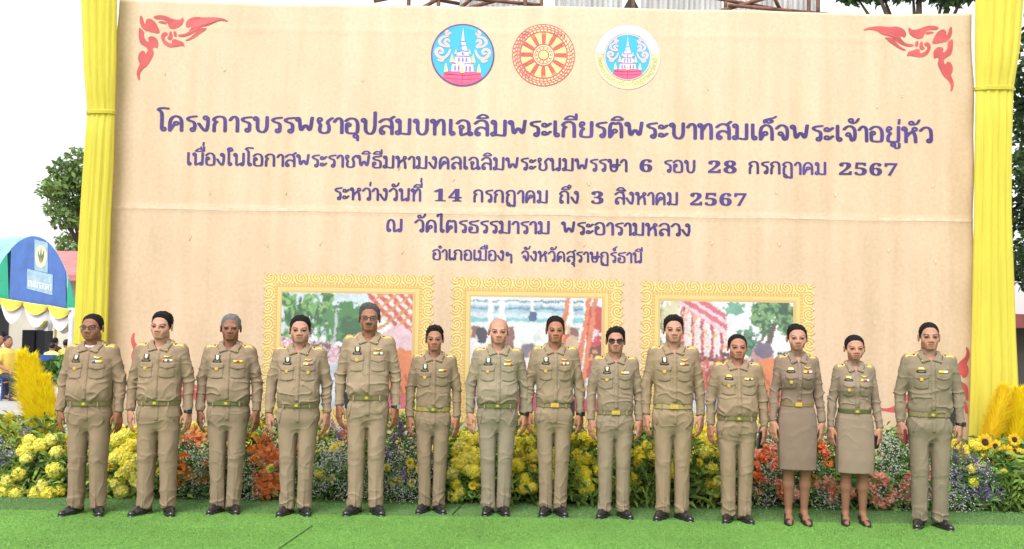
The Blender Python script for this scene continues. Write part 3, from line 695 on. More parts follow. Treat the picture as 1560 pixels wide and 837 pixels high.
        cl = (X > .13) & (X < .50) & (Y < .98 - .75*(X - .13)) & (Y > .44); put(cl, (250, 230, 232)); put(cl & (np.sin(X*85) > .35), (206, 60, 84)); put(cl & (nz1 > .35), (236, 170, 120)); put(cl & (np.sin(X*85 + 1.4) > .86), (240, 246, 250))
        mk = (Y < .50) & (Y > .12) & (X < .52) & (X < .30 + Y*.9); put(mk, (226, 104, 84)); put(mk & (np.sin(X*110 + nz1*2) > .5), (168, 60, 56)); put(mk & (nz1 > .35) & (Y > .36), (236, 190, 180)); put((Y < .3) & (X < .10), (206, 78, 80)); put((Y < .54) & (Y > .46) & (X < .52) & (nz1 > 0), (96, 60, 62))
        rd = (Y < .18 + .3*(X - .3)) & (X > .18) & (X < .55); put(rd, (176, 166, 186)); put((Y < .12) & (X < .35), (224, 228, 240))
        tr = ((X - .86)/.22)**2 + ((Y - .86)/.24)**2 + .9*nz2 + .4*nz1 < .8; put(tr, (74, 140, 80)); put(tr & (nz1 > .15), (36, 92, 58)); put(tr & (nz1 < -.3), (140, 190, 120))
        tr = ((X - .66)/.10)**2 + ((Y - .64)/.13)**2 + .8*nz1 < .8; put(tr, (90, 156, 120)); put(tr & (nz1 > .1), (44, 104, 74)); blob(.56, .94, .07, .06, (110, 180, 150), .8)
        put((np.abs(X - .83 - .03*np.sin(Y*9)) < .022) & (Y > .40) & (Y < .82), (92, 84, 72)); put((np.abs(X - .76 - (.66 - Y)*-.4) < .012) & (Y > .5) & (Y < .72), (98, 92, 78))
        cr = (Y < .50) & (X > .52); put(cr, (236, 206, 216)); put(cr & (nz1 > .2), (176, 120, 140)); put(cr & (nz1 < -.3), (250, 240, 244)); put(cr & (nz1 > .5), (80, 90, 140)); put((X > .88) & (Y > .34) & (Y < .56) & (nz1 > .1), (60, 64, 84))
        blob(.77, .52, .085, .10, (214, 150, 150), .05); blob(.78, .57, .075, .075, (120, 104, 132), .1); blob(.84, .24, .20, .26, (242, 136, 62), .06); put((X > .74) & (Y < .30) & (X > .62 + Y), (238, 104, 60)); put((np.abs((X - .8) + (Y - .3)*.5) < .008) & (Y < .42), (200, 84, 40))
        blob(.60, .36, .05, .09, (240, 224, 232), .3); put((np.abs(X - .615 - (Y - .3)*.2) < .010) & (Y > .26) & (Y < .5), (242, 190, 90)); blob(.66, .3, .06, .1, (234, 150, 160), .3)
    I *= (1 + .10*nz1)[..., None]
    I *= (1 + .09*rg.standard_normal(I.shape[:2]) + .10*nz2)[..., None]
    J = np.pad(I, ((1, 1), (1, 1), (0, 0)), 'edge'); I = .4*I + .15*(J[:-2, 1:-1] + J[2:, 1:-1] + J[1:-1, :-2] + J[1:-1, 2:])
    g_ = I.mean(2, keepdims=True); I = .08 + (g_ + (I - g_)*.86)*.88
    return np.clip(I*.62, 0, 1)
def framed(k, u0, u1, v0, v1, pu0, pu1, pv0, pv1):
    x0, z1 = bp(u0, (v0 + v0)/2); x1, z0 = bp(u1, v1)
    zc1 = bp((u0 + u1)/2, v0)[1]; zc0 = bp((u0 + u1)/2, v1)[1]; x0, x1 = bp(u0, (v0+v1)/2)[0], bp(u1, (v0+v1)/2)[0]
    W_, H_ = 264, 222; dx, dz = (x1 - x0)/W_, (zc1 - zc0)/H_
    X = (np.arange(W_) + .5)*dx; Z = (np.arange(H_) + .5)*dz; XX, ZZ = np.meshgrid(X, Z, indexing='ij')
    tw, th = x1 - x0, zc1 - zc0
    bw = (pu0 - u0)/PXM                                    # frame width
    e = np.minimum(np.minimum(XX, tw - XX), np.minimum(ZZ, th - ZZ))
    along = np.where(np.minimum(XX, tw - XX) < np.minimum(ZZ, th - ZZ), ZZ, XX)
    C = lambda *a: np.array(srgb(*a))
    I = np.tile(C(240, 222, 120), (W_, H_, 1)).reshape(W_, H_, 3)
    per = .155; ph = (along % per)/per - .5; eo = (e/bw)
    s = np.hypot(ph*per, (eo - .30)*bw*1.0); an = np.arctan2((eo - .30)*bw, ph*per)
    spiral = np.sin(s*230 - 2*an + 6*np.floor(along/per % 2)); I[spiral > .35] = C(214, 176, 92); I[(spiral < -.6)] = C(250, 238, 150); I[(spiral > .82)] = C(196, 132, 74)
    nzv = vnoise(np.stack([XX*70, ZZ*70, XX*0], -1).reshape(-1, 3), k + 3).reshape(XX.shape); I *= (1 + .12*nzv)[..., None]
    inn = eo > .60; I[inn] = C(212, 166, 96); bead = inn & (eo < .74) & (np.sin(along*2*math.pi/.030) > -.2); I[bead] = C(240, 206, 110); I[(eo > .76) & (eo < .93)] = C(238, 216, 126); I[(eo > .93)] = C(222, 184, 116)
    mask = e > bw*(.09*(1 + np.sin(along*2*math.pi/per*2 + 1)) + .05*(nzv > .2))
    i0, i1 = int(round((pu0 - u0)/PXM/dx)), W_ - int(round((u1 - pu1)/PXM/dx)); j0, j1 = int(round((v1 - pv1)/PXM/dz)), H_ - int(round((pv0 - v0)/PXM/dz))
    art = paint(k, i1 - i0, j1 - j0, 40 + k)
    pic = np.zeros((W_, H_), bool); pic[i0:i1, j0:j1] = True
    root = empty('framed_picture', (0, 0, 0), parent=banner); root.location = -OFF
    def mk(name, sel, img, m, lift):
        ii, jj = np.nonzero(sel); q_ = len(ii)
        V = np.stack([np.stack([x0 + ii*dx, zc0 + jj*dz], 1), np.stack([x0 + (ii+1)*dx, zc0 + jj*dz], 1), np.stack([x0 + (ii+1)*dx, zc0 + (jj+1)*dz], 1), np.stack([x0 + ii*dx, zc0 + (jj+1)*dz], 1)], 1).reshape(-1, 2)
        F = np.arange(q_*4).reshape(q_, 4); col = np.repeat(img[ii, jj], 4, axis=0)
        print_mesh(name, V, F, lift, m, root, col=col)
    mp = mat('printed colours', (1, 1, 1), .5, .3, attr=True)
    full = np.zeros((W_, H_, 3)); full[i0:i1, j0:j1] = art
    I = (I*.70 + .30*I.mean((0, 1)))*np.array([.66, .67, .86])
    mk('printed_frame', mask & ~pic, I, mp, .004); mk('printed_photo', pic, full, mp, .004)
    return root
framed(0, 398, 660, 416, 648, 428, 627, 447, 622)['label'] = 'printed photo of trees and a crowd along a road'
framed(1, 685, 950, 422, 650, 716, 916, 454, 626)['label'] = 'printed photo of a pale blue hall'
framed(2, 974, 1242, 428, 654, 1005, 1209, 460, 630)['label'] = 'printed photo of monks beside a red roofed temple'

# ---- wind slits cut in the cloth : small V flaps
slit_m = mat('slit lip', (.72, .55, .38), .7)
for (u, v) in ((251, 112), (342, 106), (320, 294), (436, 293), (288, 362), (407, 374), (487, 371), (612, 383), (553, 122), (690, 273), (896, 280), (889, 372), (1078, 135), (1272, 296), (1181, 292), (1083, 370), (1186, 372), (1353, 380), (1424, 398), (1420, 282), (1336, 162), (1374, 146), (1332, 492), (607, 255), (1010, 262)):
    cx, cz = bp(u, v); w_ = random.uniform(.018, .034); h_ = random.uniform(.03, .055); t = random.uniform(-.3, .3); th = .006
    A1, B1, T1 = (cx - w_, cz + h_*.5), (cx + w_*(1 if random.random() > .35 else .2), cz + h_*.5 + t*.02), (cx + t*.02, cz - h_*.5)
    m_ = MB()
    for P_, Q_ in ((A1, T1), (B1, T1)):
        dx_, dz_ = Q_[0] - P_[0], Q_[1] - P_[1]; L2 = math.hypot(dx_, dz_); nx_, nz_ = -dz_/L2*th*.5, dx_/L2*th*.5
        m_.quad(onb(P_[0], P_[1], .002), onb(Q_[0] - nx_, Q_[1] - nz_, .004), onb(Q_[0] + nx_, Q_[1] + nz_, .011), onb(P_[0] + nx_*.3, P_[1] + nz_*.3, .003))
    unoff(m_.build('wind_slit', slit_m, banner))

# ---- yellow drapes at both ends, gathered by a band
YM = mat('yellow satin drape', (.74, .665, .10), .5, .3, var=.06, vscale=3, trans=.42, stretch=(6, 6, .6), bump=.2, bscale=6, bdist=.03)
def drape(name, label, rows, band_v, yc, seed, tail=True):
    vs = [r[0] for r in rows]; lo = [r[1] for r in rows]; hi = [r[2] for r in rows]
    nv, nu = 90, 72; V = []
    rg = np.random.default_rng(seed); ph = rg.uniform(0, 6, 4)
    v_all = np.linspace(vs[0], vs[-1], nv)
    for v in v_all:
        a, b_ = np.interp(v, vs, lo), np.interp(v, vs, hi); pa, pb = PX(a, v, yc), PX(b_, v, yc)
        pin = math.exp(-((v - band_v)/26)**2)
        for k in range(nu):
            th = 2*math.pi*k/nu; c, s = math.cos(th), math.sin(th)
            t = .5 - .5*c; x = pa.x + (pb.x - pa.x)*t
            dep = .075*(1 - .35*pin); fold = .012*(math.sin(t*31 + ph[0] + .5*math.sin(v*.02)) + .7*math.sin(t*53 + ph[1] + v*.008))*(1 - .4*pin)*abs(s)
            V.append((x, yc - s*dep - (fold if s > 0 else -fold), pa.z + (pb.z - pa.z)*t))
    F = [(i*nu + k, i*nu + (k+1) % nu, (i+1)*nu + (k+1) % nu, (i+1)*nu + k) for i in range(nv - 1) for k in range(nu)]
    F += [tuple(range(nu))[::-1], tuple((nv-1)*nu + k for k in range(nu))]
    base = PX(np.interp(vs[-1], vs, lo), vs[-1], yc); root = empty(name, (base.x, yc, base.z)); tag(root, label, 'drape')
    F = [f[::-1] for f in F]
    o = link_mesh('drape_cloth', V, F, YM, root); o.location = -Vector(root.location)
    a, b_ = np.interp(band_v, vs, lo), np.interp(band_v, vs, hi); pa, pb = PX(a, band_v, yc), PX(b_, band_v, yc); m_ = MB()
    rings = []
    for e in (-.012, .0, .012):
        m_.tube([((pa.x + pb.x)/2 + (pb.x - pa.x)/2*1.015*math.cos(t), yc - .062*math.sin(t)*1.0, pa.z + e + (pb.z - pa.z)*(.5 + .5*math.cos(t))) for t in np.linspace(0, 2*math.pi, 40)], .009, 6, cap=False)
    o = m_.build('tie_band', YM, root, True); o.location = -Vector(root.location)
drape('yellow_drape', 'yellow satin drape at the left edge of the backdrop, behind the man in spectacles', [(-40, 121, 180), (0, 124, 178.5), (100, 128, 177), (172, 133, 175), (250, 127, 173), (330, 122, 169), (420, 117, 166), (520, 112, 163), (600, 108, 164), (692, 104, 166)], 172, 9.84, 3)
drape('yellow_drape', 'yellow satin drape at the right edge of the backdrop, beside the sunflowers', [(-40, 1486, 1563), (0, 1486, 1559), (70, 1485, 1554), (136, 1486, 1544), (220, 1485, 1541), (330, 1484, 1541), (430, 1482, 1545), (520, 1480, 1548), (600, 1478, 1552), (705, 1474, 1558)], 136, 9.84, 5)
# yellow skirt under the cloth
xs_ = np.linspace(BX0, BX1, 700); V = []
for z, k in ((0.0, 1), (BZ0*.5, .8), (BZ0 + .10, .45)):
    for x in xs_: V.append((x, YB + .03 - .035*k*math.sin(x*38 + 1.5*math.sin(x*4)), z))
for z in (BZ0 + .10, 0.0):
    for x in xs_: V.append((x, YB + .075, z))
m = len(xs_); F = [(r*m + i, r*m + i + 1, (r+1)*m + i + 1, (r+1)*m + i) for r in range(4) for i in range(m - 1)]
o = link_mesh('stage_skirt', V, F, YM); tag(o, 'pleated yellow cloth skirt along the foot of the backdrop', 'cloth skirt')
# steel frame that carries the cloth
fm = mat('galvanised tube', (.4, .41, .42), .4, .5, metal=.7)
fr_ = empty('frame', (0, 0, 0), parent=banner)
for x in np.linspace(BX0 + .03, BX1 - .03, 6):
    o = MB().tube([(x, YB + .12, 0), (x, YB + .12, BZ1 - .05)], .025).build('upright', fm, fr_, True); o.location = -OFF
for z in (BZ1 - .06, SEAM_Z[0], .62):
    o = MB().tube([(BX0, YB + .085, z), (BX1, YB + .085, z)], .02).build('rail', fm, fr_, True); o.location = -OFF
# ------------------------------------------------------------------ ground
pave = mat('worn concrete', (.34, .33, .31), .85, .2, var=.12, vscale=1.3, bump=.15, bscale=40)
tag(link_mesh('ground', [(-600, -60, 0), (600, -60, 0), (600, 900, 0), (-600, 900, 0)], [(0, 1, 2, 3)], pave, smooth=False), kind='structure')
def turf_mat(name, c1, c2, c3):
    m = bpy.data.materials.new(name); m.use_nodes = True; n, l = m.node_tree.nodes, m.node_tree.links; b = n['Principled BSDF']
    b.inputs['Roughness'].default_value = .8; b.inputs['Specular IOR Level'].default_value = .15
    tc = n.new('ShaderNodeTexCoord')
    t = n.new('ShaderNodeTexNoise'); t.inputs['Scale'].default_value = 130; t.inputs['Detail'].default_value = 5; l.new(tc.outputs['Object'], t.inputs[0])
    r = n.new('ShaderNodeValToRGB'); r.color_ramp.elements[0].position = .3; r.color_ramp.elements[1].position = .72
    r.color_ramp.elements[0].color = (*c1, 1); r.color_ramp.elements[1].color = (*c3, 1); e = r.color_ramp.elements.new(.52); e.color = (*c2, 1)
    l.new(t.outputs[0], r.inputs[0])
    t2 = n.new('ShaderNodeTexNoise'); t2.inputs['Scale'].default_value = 1.1; t2.inputs['Detail'].default_value = 6; l.new(tc.outputs['Object'], t2.inputs[0])
    rr = n.new('ShaderNodeMapRange'); rr.inputs[1].default_value = .3; rr.inputs[2].default_value = .7; rr.inputs[3].default_value = .82; rr.inputs[4].default_value = 1.15; l.new(t2.outputs[0], rr.inputs[0])
    mx = n.new('ShaderNodeMix'); mx.data_type = 'RGBA'; mx.blend_type = 'MULTIPLY'; mx.inputs[0].default_value = 1
    l.new(r.outputs[0], mx.inputs[6]); l.new(rr.outputs[0], mx.inputs[7]); l.new(mx.outputs[2], b.inputs['Base Color'])
    bp_ = n.new('ShaderNodeBump'); bp_.inputs['Strength'].default_value = .8; bp_.inputs['Distance'].default_value = .01; l.new(t.outputs[0], bp_.inputs['Height']); l.new(bp_.outputs[0], b.inputs['Normal'])
    return m
TURF_SPLIT = 8.32
T1 = turf_mat('bright artificial turf', (.06, .16, .03), (.12, .26, .055), (.18, .35, .085))
T2 = turf_mat('faded artificial turf', (.036, .10, .026), (.085, .18, .055), (.14, .25, .095))
tag(link_mesh('turf', [(-7, -2, .006), (7, -2, .006), (7, TURF_SPLIT, .006), (-7, TURF_SPLIT, .006)], [(0, 1, 2, 3)], T1, smooth=False), kind='structure')
tag(link_mesh('turf', [(-7, TURF_SPLIT + .006, .004), (7, TURF_SPLIT + .006, .004), (7, 10.5, .004), (-7, 10.5, .004)], [(0, 1, 2, 3)], T2, smooth=False), kind='structure')
SEAMS = [((689, 786), (708, 766)), ((425, 838), (476, 803)), ((840, 822), (905, 838))]
for a, b_ in SEAMS[:2]:
    p, q = GR(*a), GR(*b_); d = (q - p).normalized(); nn = Vector((-d.y, d.x, 0))*.0045; zz = Vector((0, 0, .0105))
    tag(link_mesh('turf_seam', [p - nn + zz, p + nn + zz, q + nn + zz, q - nn + zz], [(0, 1, 2, 3)], mat('dark turf seam', (.008, .03, .008), .9), smooth=False), kind='structure')
# blades
rg = np.random.default_rng(5); NBL = 230000
bx = rg.uniform(-5.2, 5.4, NBL); by = 6.7 + (9.15 - 6.7)*rg.random(NBL)**1.1
keep = np.abs(bx) < by*.545; bx, by = bx[keep], by[keep]; NBL = len(bx)
an = rg.uniform(0, 2*np.pi, NBL); hh = rg.uniform(.003, .0065, NBL); ww = rg.uniform(.0022, .004, NBL); ln = rg.normal(0, .006, (NBL, 2))
base = np.where(by < TURF_SPLIT, .006, .004)
V = np.zeros((NBL, 3, 3)); V[:, 0] = np.stack([bx - ww*np.cos(an), by - ww*np.sin(an), base], 1); V[:, 1] = np.stack([bx + ww*np.cos(an), by + ww*np.sin(an), base], 1); V[:, 2] = np.stack([bx + ln[:, 0], by + ln[:, 1], base + hh], 1)
c1 = np.array([.140, .285, .058]); c2 = np.array([.115, .205, .066])
patch = fbm(np.stack([bx*1.3, by*1.3, bx*0], 1), 3, 3)
col = np.where((by < TURF_SPLIT)[:, None], c1, c2)*(1 + .20*rg.standard_normal(NBL)[:, None]*.8 + .16*patch[:, None]); col = np.clip(col, .008, 1)
tag(link_mesh('turf_blades', V.reshape(-1, 3), np.arange(NBL*3).reshape(-1, 3), mat('turf blade', (1, 1, 1), .7, .2, attr=True), col=np.repeat(col, 3, 0), smooth=False), kind='stuff', label='short bright green artificial grass fibres underfoot', cat='turf')

# ------------------------------------------------------------------ trees
def leaf_cloud(C, N, rad, size, rg, flat=.75, shell=.45):
    """leaf faces spread through lobes C = [(centre, radius)]"""
    w = np.array([r**2 for _, r in C]); w = w/w.sum(); k = rg.choice(len(C), N, p=w)
    d = rg.normal(size=(N, 3)); d /= np.linalg.norm(d, axis=1, keepdims=True)
    r = (shell + (1 - shell)*rg.random(N)**.6)
    P = np.array([c for c, _ in C])[k] + d*(np.array([q for _, q in C])[k]*r)[:, None]*np.array([1, 1, flat]) + rg.normal(0, .05, (N, 3))*rad
    a = rg.normal(size=(N, 3)); a = a*.8 + d*.6; a[:, 2] -= .25; a /= np.linalg.norm(a, axis=1, keepdims=True)
    u = np.cross(a, rg.normal(size=(N, 3))); u /= np.linalg.norm(u, axis=1, keepdims=True)
    s = size*rg.uniform(.6, 1.4, N)[:, None]
    V = np.stack([P - a*s*.5, P + u*s*.24 , P + a*s*.5, P - u*s*.24], 1).reshape(-1, 3)
    return V, np.arange(N*4).reshape(N, 4), k, d
def tree(name, label, base, lobes, N, size, c_dark, c_light, seed, trunk_r=.16, group=None):
    rg = np.random.default_rng(seed); root = empty(name, base); tag(root, label, 'tree', group)
    b0 = Vector(base); L = [(np.array(c) - np.array(base), r) for c, r in lobes]
    V, F, k, d = leaf_cloud(L, N, 1.0, size, rg)
    tone = rg.random(len(L))[k]*.5 + rg.random(N)*.5
    col = np.array(c_dark) + (np.array(c_light) - np.array(c_dark))*tone[:, None]
    link_mesh('crown', V, F, mat('tree leaf', (1, 1, 1), .55, .3, attr=True, trans=.3), root, col=np.repeat(col, 4, 0), smooth=False)
    top = max(L, key=lambda q: q[1])[0]; m = MB()
    m.tube([(0, 0, 0), (top[0]*.25 + .05, top[1]*.2, top[2]*.35), (top[0]*.7, top[1]*.7, top[2]*.7), tuple(top)], [trunk_r, trunk_r*.8, trunk_r*.55, trunk_r*.2], 9)
    for c, r in L[:12]: m.tube([(top[0]*.5, top[1]*.5, top[2]*.5), tuple(np.array(top)*.35 + np.array(c)*.5), tuple(c)], [trunk_r*.45, trunk_r*.3, trunk_r*.08], 6)
    m.build('trunk', mat('tree bark', (.09, .07, .05), .9, .2, var=.4, vscale=8, bump=.6, bscale=14, stretch=(1, 1, .2)), root, True)
    return root
def lobes_px(pts, Y, dy=1.2, seed=1):
    rg_ = random.Random(seed); out = []
    for (u, v, rp) in pts:
        p = PX(u, v, Y + rg_.uniform(-dy, dy)); out.append(((p.x, p.y, p.z), rp*Y/F_PX))
    return out
def tree_px(label, pts, Y, ubase, **k):
    b = GR(ubase, 700); b = Vector((PX(ubase, 500, Y).x, Y, 0)); return tree('tree', label, tuple(b), lobes_px(pts, Y, seed=k['seed']), **k)
tree_px('bushy green tree behind the yellow drape, above the blue tent', [(100, 262, 24), (84, 285, 22), (112, 300, 30), (80, 318, 16), (98, 335, 20), (130, 270, 36), (140, 330, 40), (110, 375, 26), (108, 410, 22), (150, 390, 40), (170, 300, 40), (70, 292, 12), (120, 238, 16)], 34, 150,
        N=5200, size=.21, c_dark=(.07, .13, .04), c_light=(.22, .34, .09), seed=4)
tree_px('dark leafy tree rising over the top edge of the backdrop', [(1300, -12, 26), (1340, -20, 34), (1390, -22, 32), (1440, -14, 30), (1475, -24, 34), (1320, -50, 50), (1400, -70, 60), (1470, -70, 50)], 19, 1400,
        N=6500, size=.17, c_dark=(.018, .04, .014), c_light=(.08, .15, .04), seed=6)
tree_px('dark dense tree at the far right edge beside the yellow drape', [(1590, 120, 55), (1580, 190, 52), (1600, 260, 60), (1585, 320, 52), (1590, 385, 48), (1620, 60, 60), (1640, 200, 80), (1650, 330, 80), (1570, 420, 30), (1566, 160, 24), (1560, 240, 20)], 15, 1625,
        N=9000, size=.13, c_dark=(.010, .022, .010), c_light=(.05, .10, .03), seed=8)

# ------------------------------------------------------------------ temple scaffold above the cloth
def P14(u, v, Y=14.0): return PX(u, v, Y)
sc = empty('scaffold_roof', (PX(900, 400, 14).x, 14.4, 0)); tag(sc, 'rusty pipe scaffold with grey corrugated sheets, showing above the backdrop', 'scaffold')
rust = mat('rusty pipe', (.16, .075, .05), .7, .3, var=.4, vscale=9); zinc = mat('weathered zinc sheet', (.42, .42, .41), .5, .4, metal=.2, var=.25, vscale=2.5, stretch=(8, 1, .6))
OFS = Vector(sc.location)
def scp(o): o.location = -OFS
def sheet(u0, u1, Y, zb, zt):
    m = MB(); x0, x1 = PX(u0, 5, Y).x, PX(u1, 5, Y).x; k = max(8, int((x1 - x0)/.038)); V = []
    for i in range(k + 1):
        x = x0 + (x1 - x0)*i/k; y = Y + .012*(1 if i % 2 else -1)
        V += [(x, y, zb), (x, y, zt), (x, y + .01, zt), (x, y + .01, zb)]
    F = []
    for i in range(k):
        for j in range(4): F.append((i*4+j, i*4+(j+1) % 4, (i+1)*4+(j+1) % 4, (i+1)*4+j))
    F += [(0, 1, 2, 3), tuple(k*4 + j for j in (3, 2, 1, 0))]
    scp(link_mesh('roof_sheet', V, F, zinc, sc, smooth=False))
for (a, b_) in ((700, 829), (845, 948), (976, 1100), (1103, 1250)): sheet(a, b_, 14.5, 5.2, 7.0)
m = MB(); q = PX(962, 6, 14.4); m.poly([(q.x - .42, 14.42, 5.7), (q.x + .42, 14.42, 5.7), (q.x, 14.42, 6.5)]); m.poly([(q.x + .42, 14.48, 5.7), (q.x - .42, 14.48, 5.7), (q.x, 14.48, 6.5)]); scp(m.build('dark_gable', mat('dark brown board', (.04, .035, .03), .8), sc))  # gable board in its own dark brown
def pipe(u0, v0, u1, v1, r, Y=14.0): scp(MB().tube([PX(u0, v0, Y), PX(u1, v1, Y + .3)], r, 8).build('pipe', rust, sc, True))
for (a, b_, c, d) in ((690, 22, 740, -20), (700, -4, 840, 10), (715, 12, 790, -8), (640, 14, 720, -30), (622, 30, 624, -60), (800, 40, 801, -60), (826, 40, 826, -60), (965, 40, 964, -60), (1060, -8, 1190, 16), (1100, 16, 1200, -12), (1105, 40, 1106, -60), (1180, -2, 1190, 18), (1232, 40, 1232, -60), (1110, 8, 1260, 22), (600, -12, 700, 6), (1246, 40, 1247, -60), (570, 2, 650, -14), (668, 40, 668, -60)): pipe(a, b_, c, d, .028)
for u in (690, 826, 965, 1105, 1190, 1246): scp(MB().tube([(PX(u, 20, 14.0).x, 14.0, 0), PX(u, 20, 14.0)], .03, 8).build('standard', rust, sc, True))
fp = MB(); q = PX(836, 20, 13.2); fp.tube([(q.x, 13.2, 0), (q.x, 13.2, 7.5)], .075, 14); o = fp.build('flag_pole', mat('white painted pole', (.8, .8, .8), .4), None, True)
o.location = (0, 0, 0); tag(o, 'white pole standing behind the backdrop, rising past its top edge', 'pole')
for u, s_ in ((566, 1), (575, -1), (585, 1), (660, -1)):
    pass

# ------------------------------------------------------------------ tent, people and buildings at the left
YT = 24.0
tent = empty('event_tent', (PX(40, 470, YT).x, YT, 0)); tag(tent, 'blue and green barrel roofed event tent hung with white and yellow swags', 'tent')
OT = Vector(tent.location)
def tp(o): o.location = -OT; return o
TB = mat('blue tarpaulin', (.055, .125, .36), .45, .4, var=.15, vscale=3, bump=.2, bscale=5, bdist=.03); TG = mat('green tarpaulin', (.015, .27, .16), .45, .4, var=.12, vscale=3)
TC = mat('pale blue roof tarpaulin', (.30, .52, .62), .45, .4, var=.15, vscale=4, trans=.2)
def front(u, v): return PX(u, v, YT + (60 - u)*.012)
arch = [(115, 470), (112, 452), (106, 430), (98, 408), (88, 388), (76, 372), (64, 363), (50, 360), (38, 363), (26, 370), (14, 382), (2, 399), (-10, 420), (-20, 445), (-24, 470)]
arch = [tuple(a) for a in chaikin(arch, 1)]
def slab(name, pts, m, th=.03, off=0.0):
    A = [front(*p) + Vector((0, -off, 0)) for p in pts]; B = [p + Vector((0, th, 0)) for p in A]; k = len(A); M_ = MB()
    M_.poly(A[::-1] if False else A); M_.poly(B[::-1])
    for i in range(k): M_.quad(A[(i+1) % k], A[i], B[i], B[(i+1) % k])
    return tp(M_.build(name, m, tent))
slab('gable', [(u, v) for u, v in arch if 14 <= u <= 100.5] + [(14, 460), (30, 464), (50, 467), (70, 469), (100.5, 473)], TB)
slab('gable_side', [(100.8, 473), (115, 474)] + [(u, v) for u, v in arch if u > 101], TG)
slab('gable_side', [(u, v) for u, v in arch if u < 13.5] + [(-24, 455), (13.5, 460)], TG)
V = []; back = Vector((-6.5, 4.5, 0))
for u, v in arch: p = front(u, v); V += [p + Vector((0, .02, .012)), p + back + Vector((0, 0, .0))]
V2 = [p - Vector((0, 0, .02)) for p in V]; k = len(V); F = []
for i in range(len(arch) - 1): F += [(2*i, 2*i+2, 2*i+3, 2*i+1), (k+2*i, k+2*i+1, k+2*i+3, k+2*i+2)]
tp(link_mesh('barrel_roof', V + V2, F, TC, tent))
PP = mat('pale printed panel', (.26, .38, .46), .5, var=.2, vscale=8); PG = mat('pale gold print', (.62, .55, .38), .5); PD = mat('dark green print', (.10, .14, .08), .5); PW = mat('white lettering print', (.62, .64, .68), .5)
e1 = slab('sign_panel', [(53, 365), (73, 370), (73, 416), (53, 412)], PP, .01, .012); e2 = slab('sign_panel', [(42, 410), (81, 419), (80, 450), (41, 440)], PP, .01, .012)
slab('emblem', [(63 + 9*math.cos(t), 391 + 17*math.sin(t)) for t in np.linspace(0, 2*math.pi, 28)[:-1]], PG, .006, .018)
for du in (-5, 0, 5): slab('emblem_leaf', [(63 + du*.25, 402), (63 + du*.6 - 1.3, 390), (63 + du, 380 - (4 if du == 0 else 0)), (63 + du*.6 + 1.3, 391)], PD, .006, .026)
tv, tf = layout('เทศบาลนคร'.replace('ศ', 'ส').replace('บ', 'บ')); tv[:, 0] /= tv[:, 0].max()
VV = [front(43 + 36*a, 436 + 7*a - 9*b_) + Vector((0, -.02, 0)) for a, b_, _ in tv]; tp(link_mesh('lettering', VV, tf, PW, tent, smooth=False))
SW = mat('white swag cloth', (.72, .70, .76), .7, var=.1, vscale=5, trans=.2); SY = mat('yellow swag cloth', (.80, .64, .10), .6, var=.12, vscale=5, trans=.2)
def swag(u0, v0, u1, v1, sag, wid, m, Y0, name='swag'):
    nu, nv = 14, 5; V = []
    for j in range(nv + 1):
        for i in range(nu + 1):
            t = i/nu; s_ = j/nv; u = u0 + (u1 - u0)*t; v = v0 + (v1 - v0)*t + (sag*s_ + wid*s_*.35)*4*t*(1 - t) + 2*s_
            p = front(u, v); y = p.y + Y0 - .10*math.sin(math.pi*t)*(.3 + .7*s_) - .03*math.sin(s_*math.pi*4); V.append((p.x, y, p.z))
    F = [(j*(nu+1)+i, j*(nu+1)+i+1, (j+1)*(nu+1)+i+1, (j+1)*(nu+1)+i) for j in range(nv) for i in range(nu)]
    k = len(V); V = V + [(x, y + .012, z) for x, y, z in V]; F = F + [tuple(k + i for i in f[::-1]) for f in F]
    tp(link_mesh(name, V, F, m, tent))
for (u0, v0, u1, v1) in ((-30, 455, 4, 459), (2, 459, 40, 465), (38, 465, 78, 471), (76, 470, 112, 477)):
    swag(u0, v0 - 2, u1, v1 - 2, 25, 17, SW, -.06); swag(u0, v0 - 5, u1, v1 - 5, 12, 9, SY, -.14)
for (u0, v0, u1, v1) in ((-14, 490, 12, 490), (22, 490, 52, 492), (50, 492, 72, 492), (76, 494, 102, 494)):
    swag(u0, v0, u1, v1, 14, 8, SW, 2.2); swag(u0, v0 - 2, u1, v1 - 2, 7, 7, SY, 2.1)
for (u, vt, w_, m_, y_) in ((111, 476, 6, SW, -.05), (14, 488, 5, SW, 2.2), (23, 490, 3, SY, 2.2), (50, 490, 2.5, SW, 2.2), (75, 492, 3, SY, 2.2), (71, 492, 2.5, SW, 2.2)):
    M_ = MB(); top = front(u, vt); pts = [(top.x, top.y + y_, z) for z in np.linspace(top.z + .1, 0, 8)]; M_.tube(pts, [w_*YT/F_PX*(1, .8, .6, .7, .85, .8, .9, 1)[i] for i in range(8)], 10); tp(M_.build('draped_post', m_, tent, True))
for u in (-22, 113):
    M_ = MB(); p = front(u, 470); M_.tube([(p.x, p.y + .1, 0), (p.x, p.y + .1, p.z + .1)], .03, 8); tp(M_.build('post', mat('galvanised post', (.4, .4, .4), .4, metal=.7), tent, True))
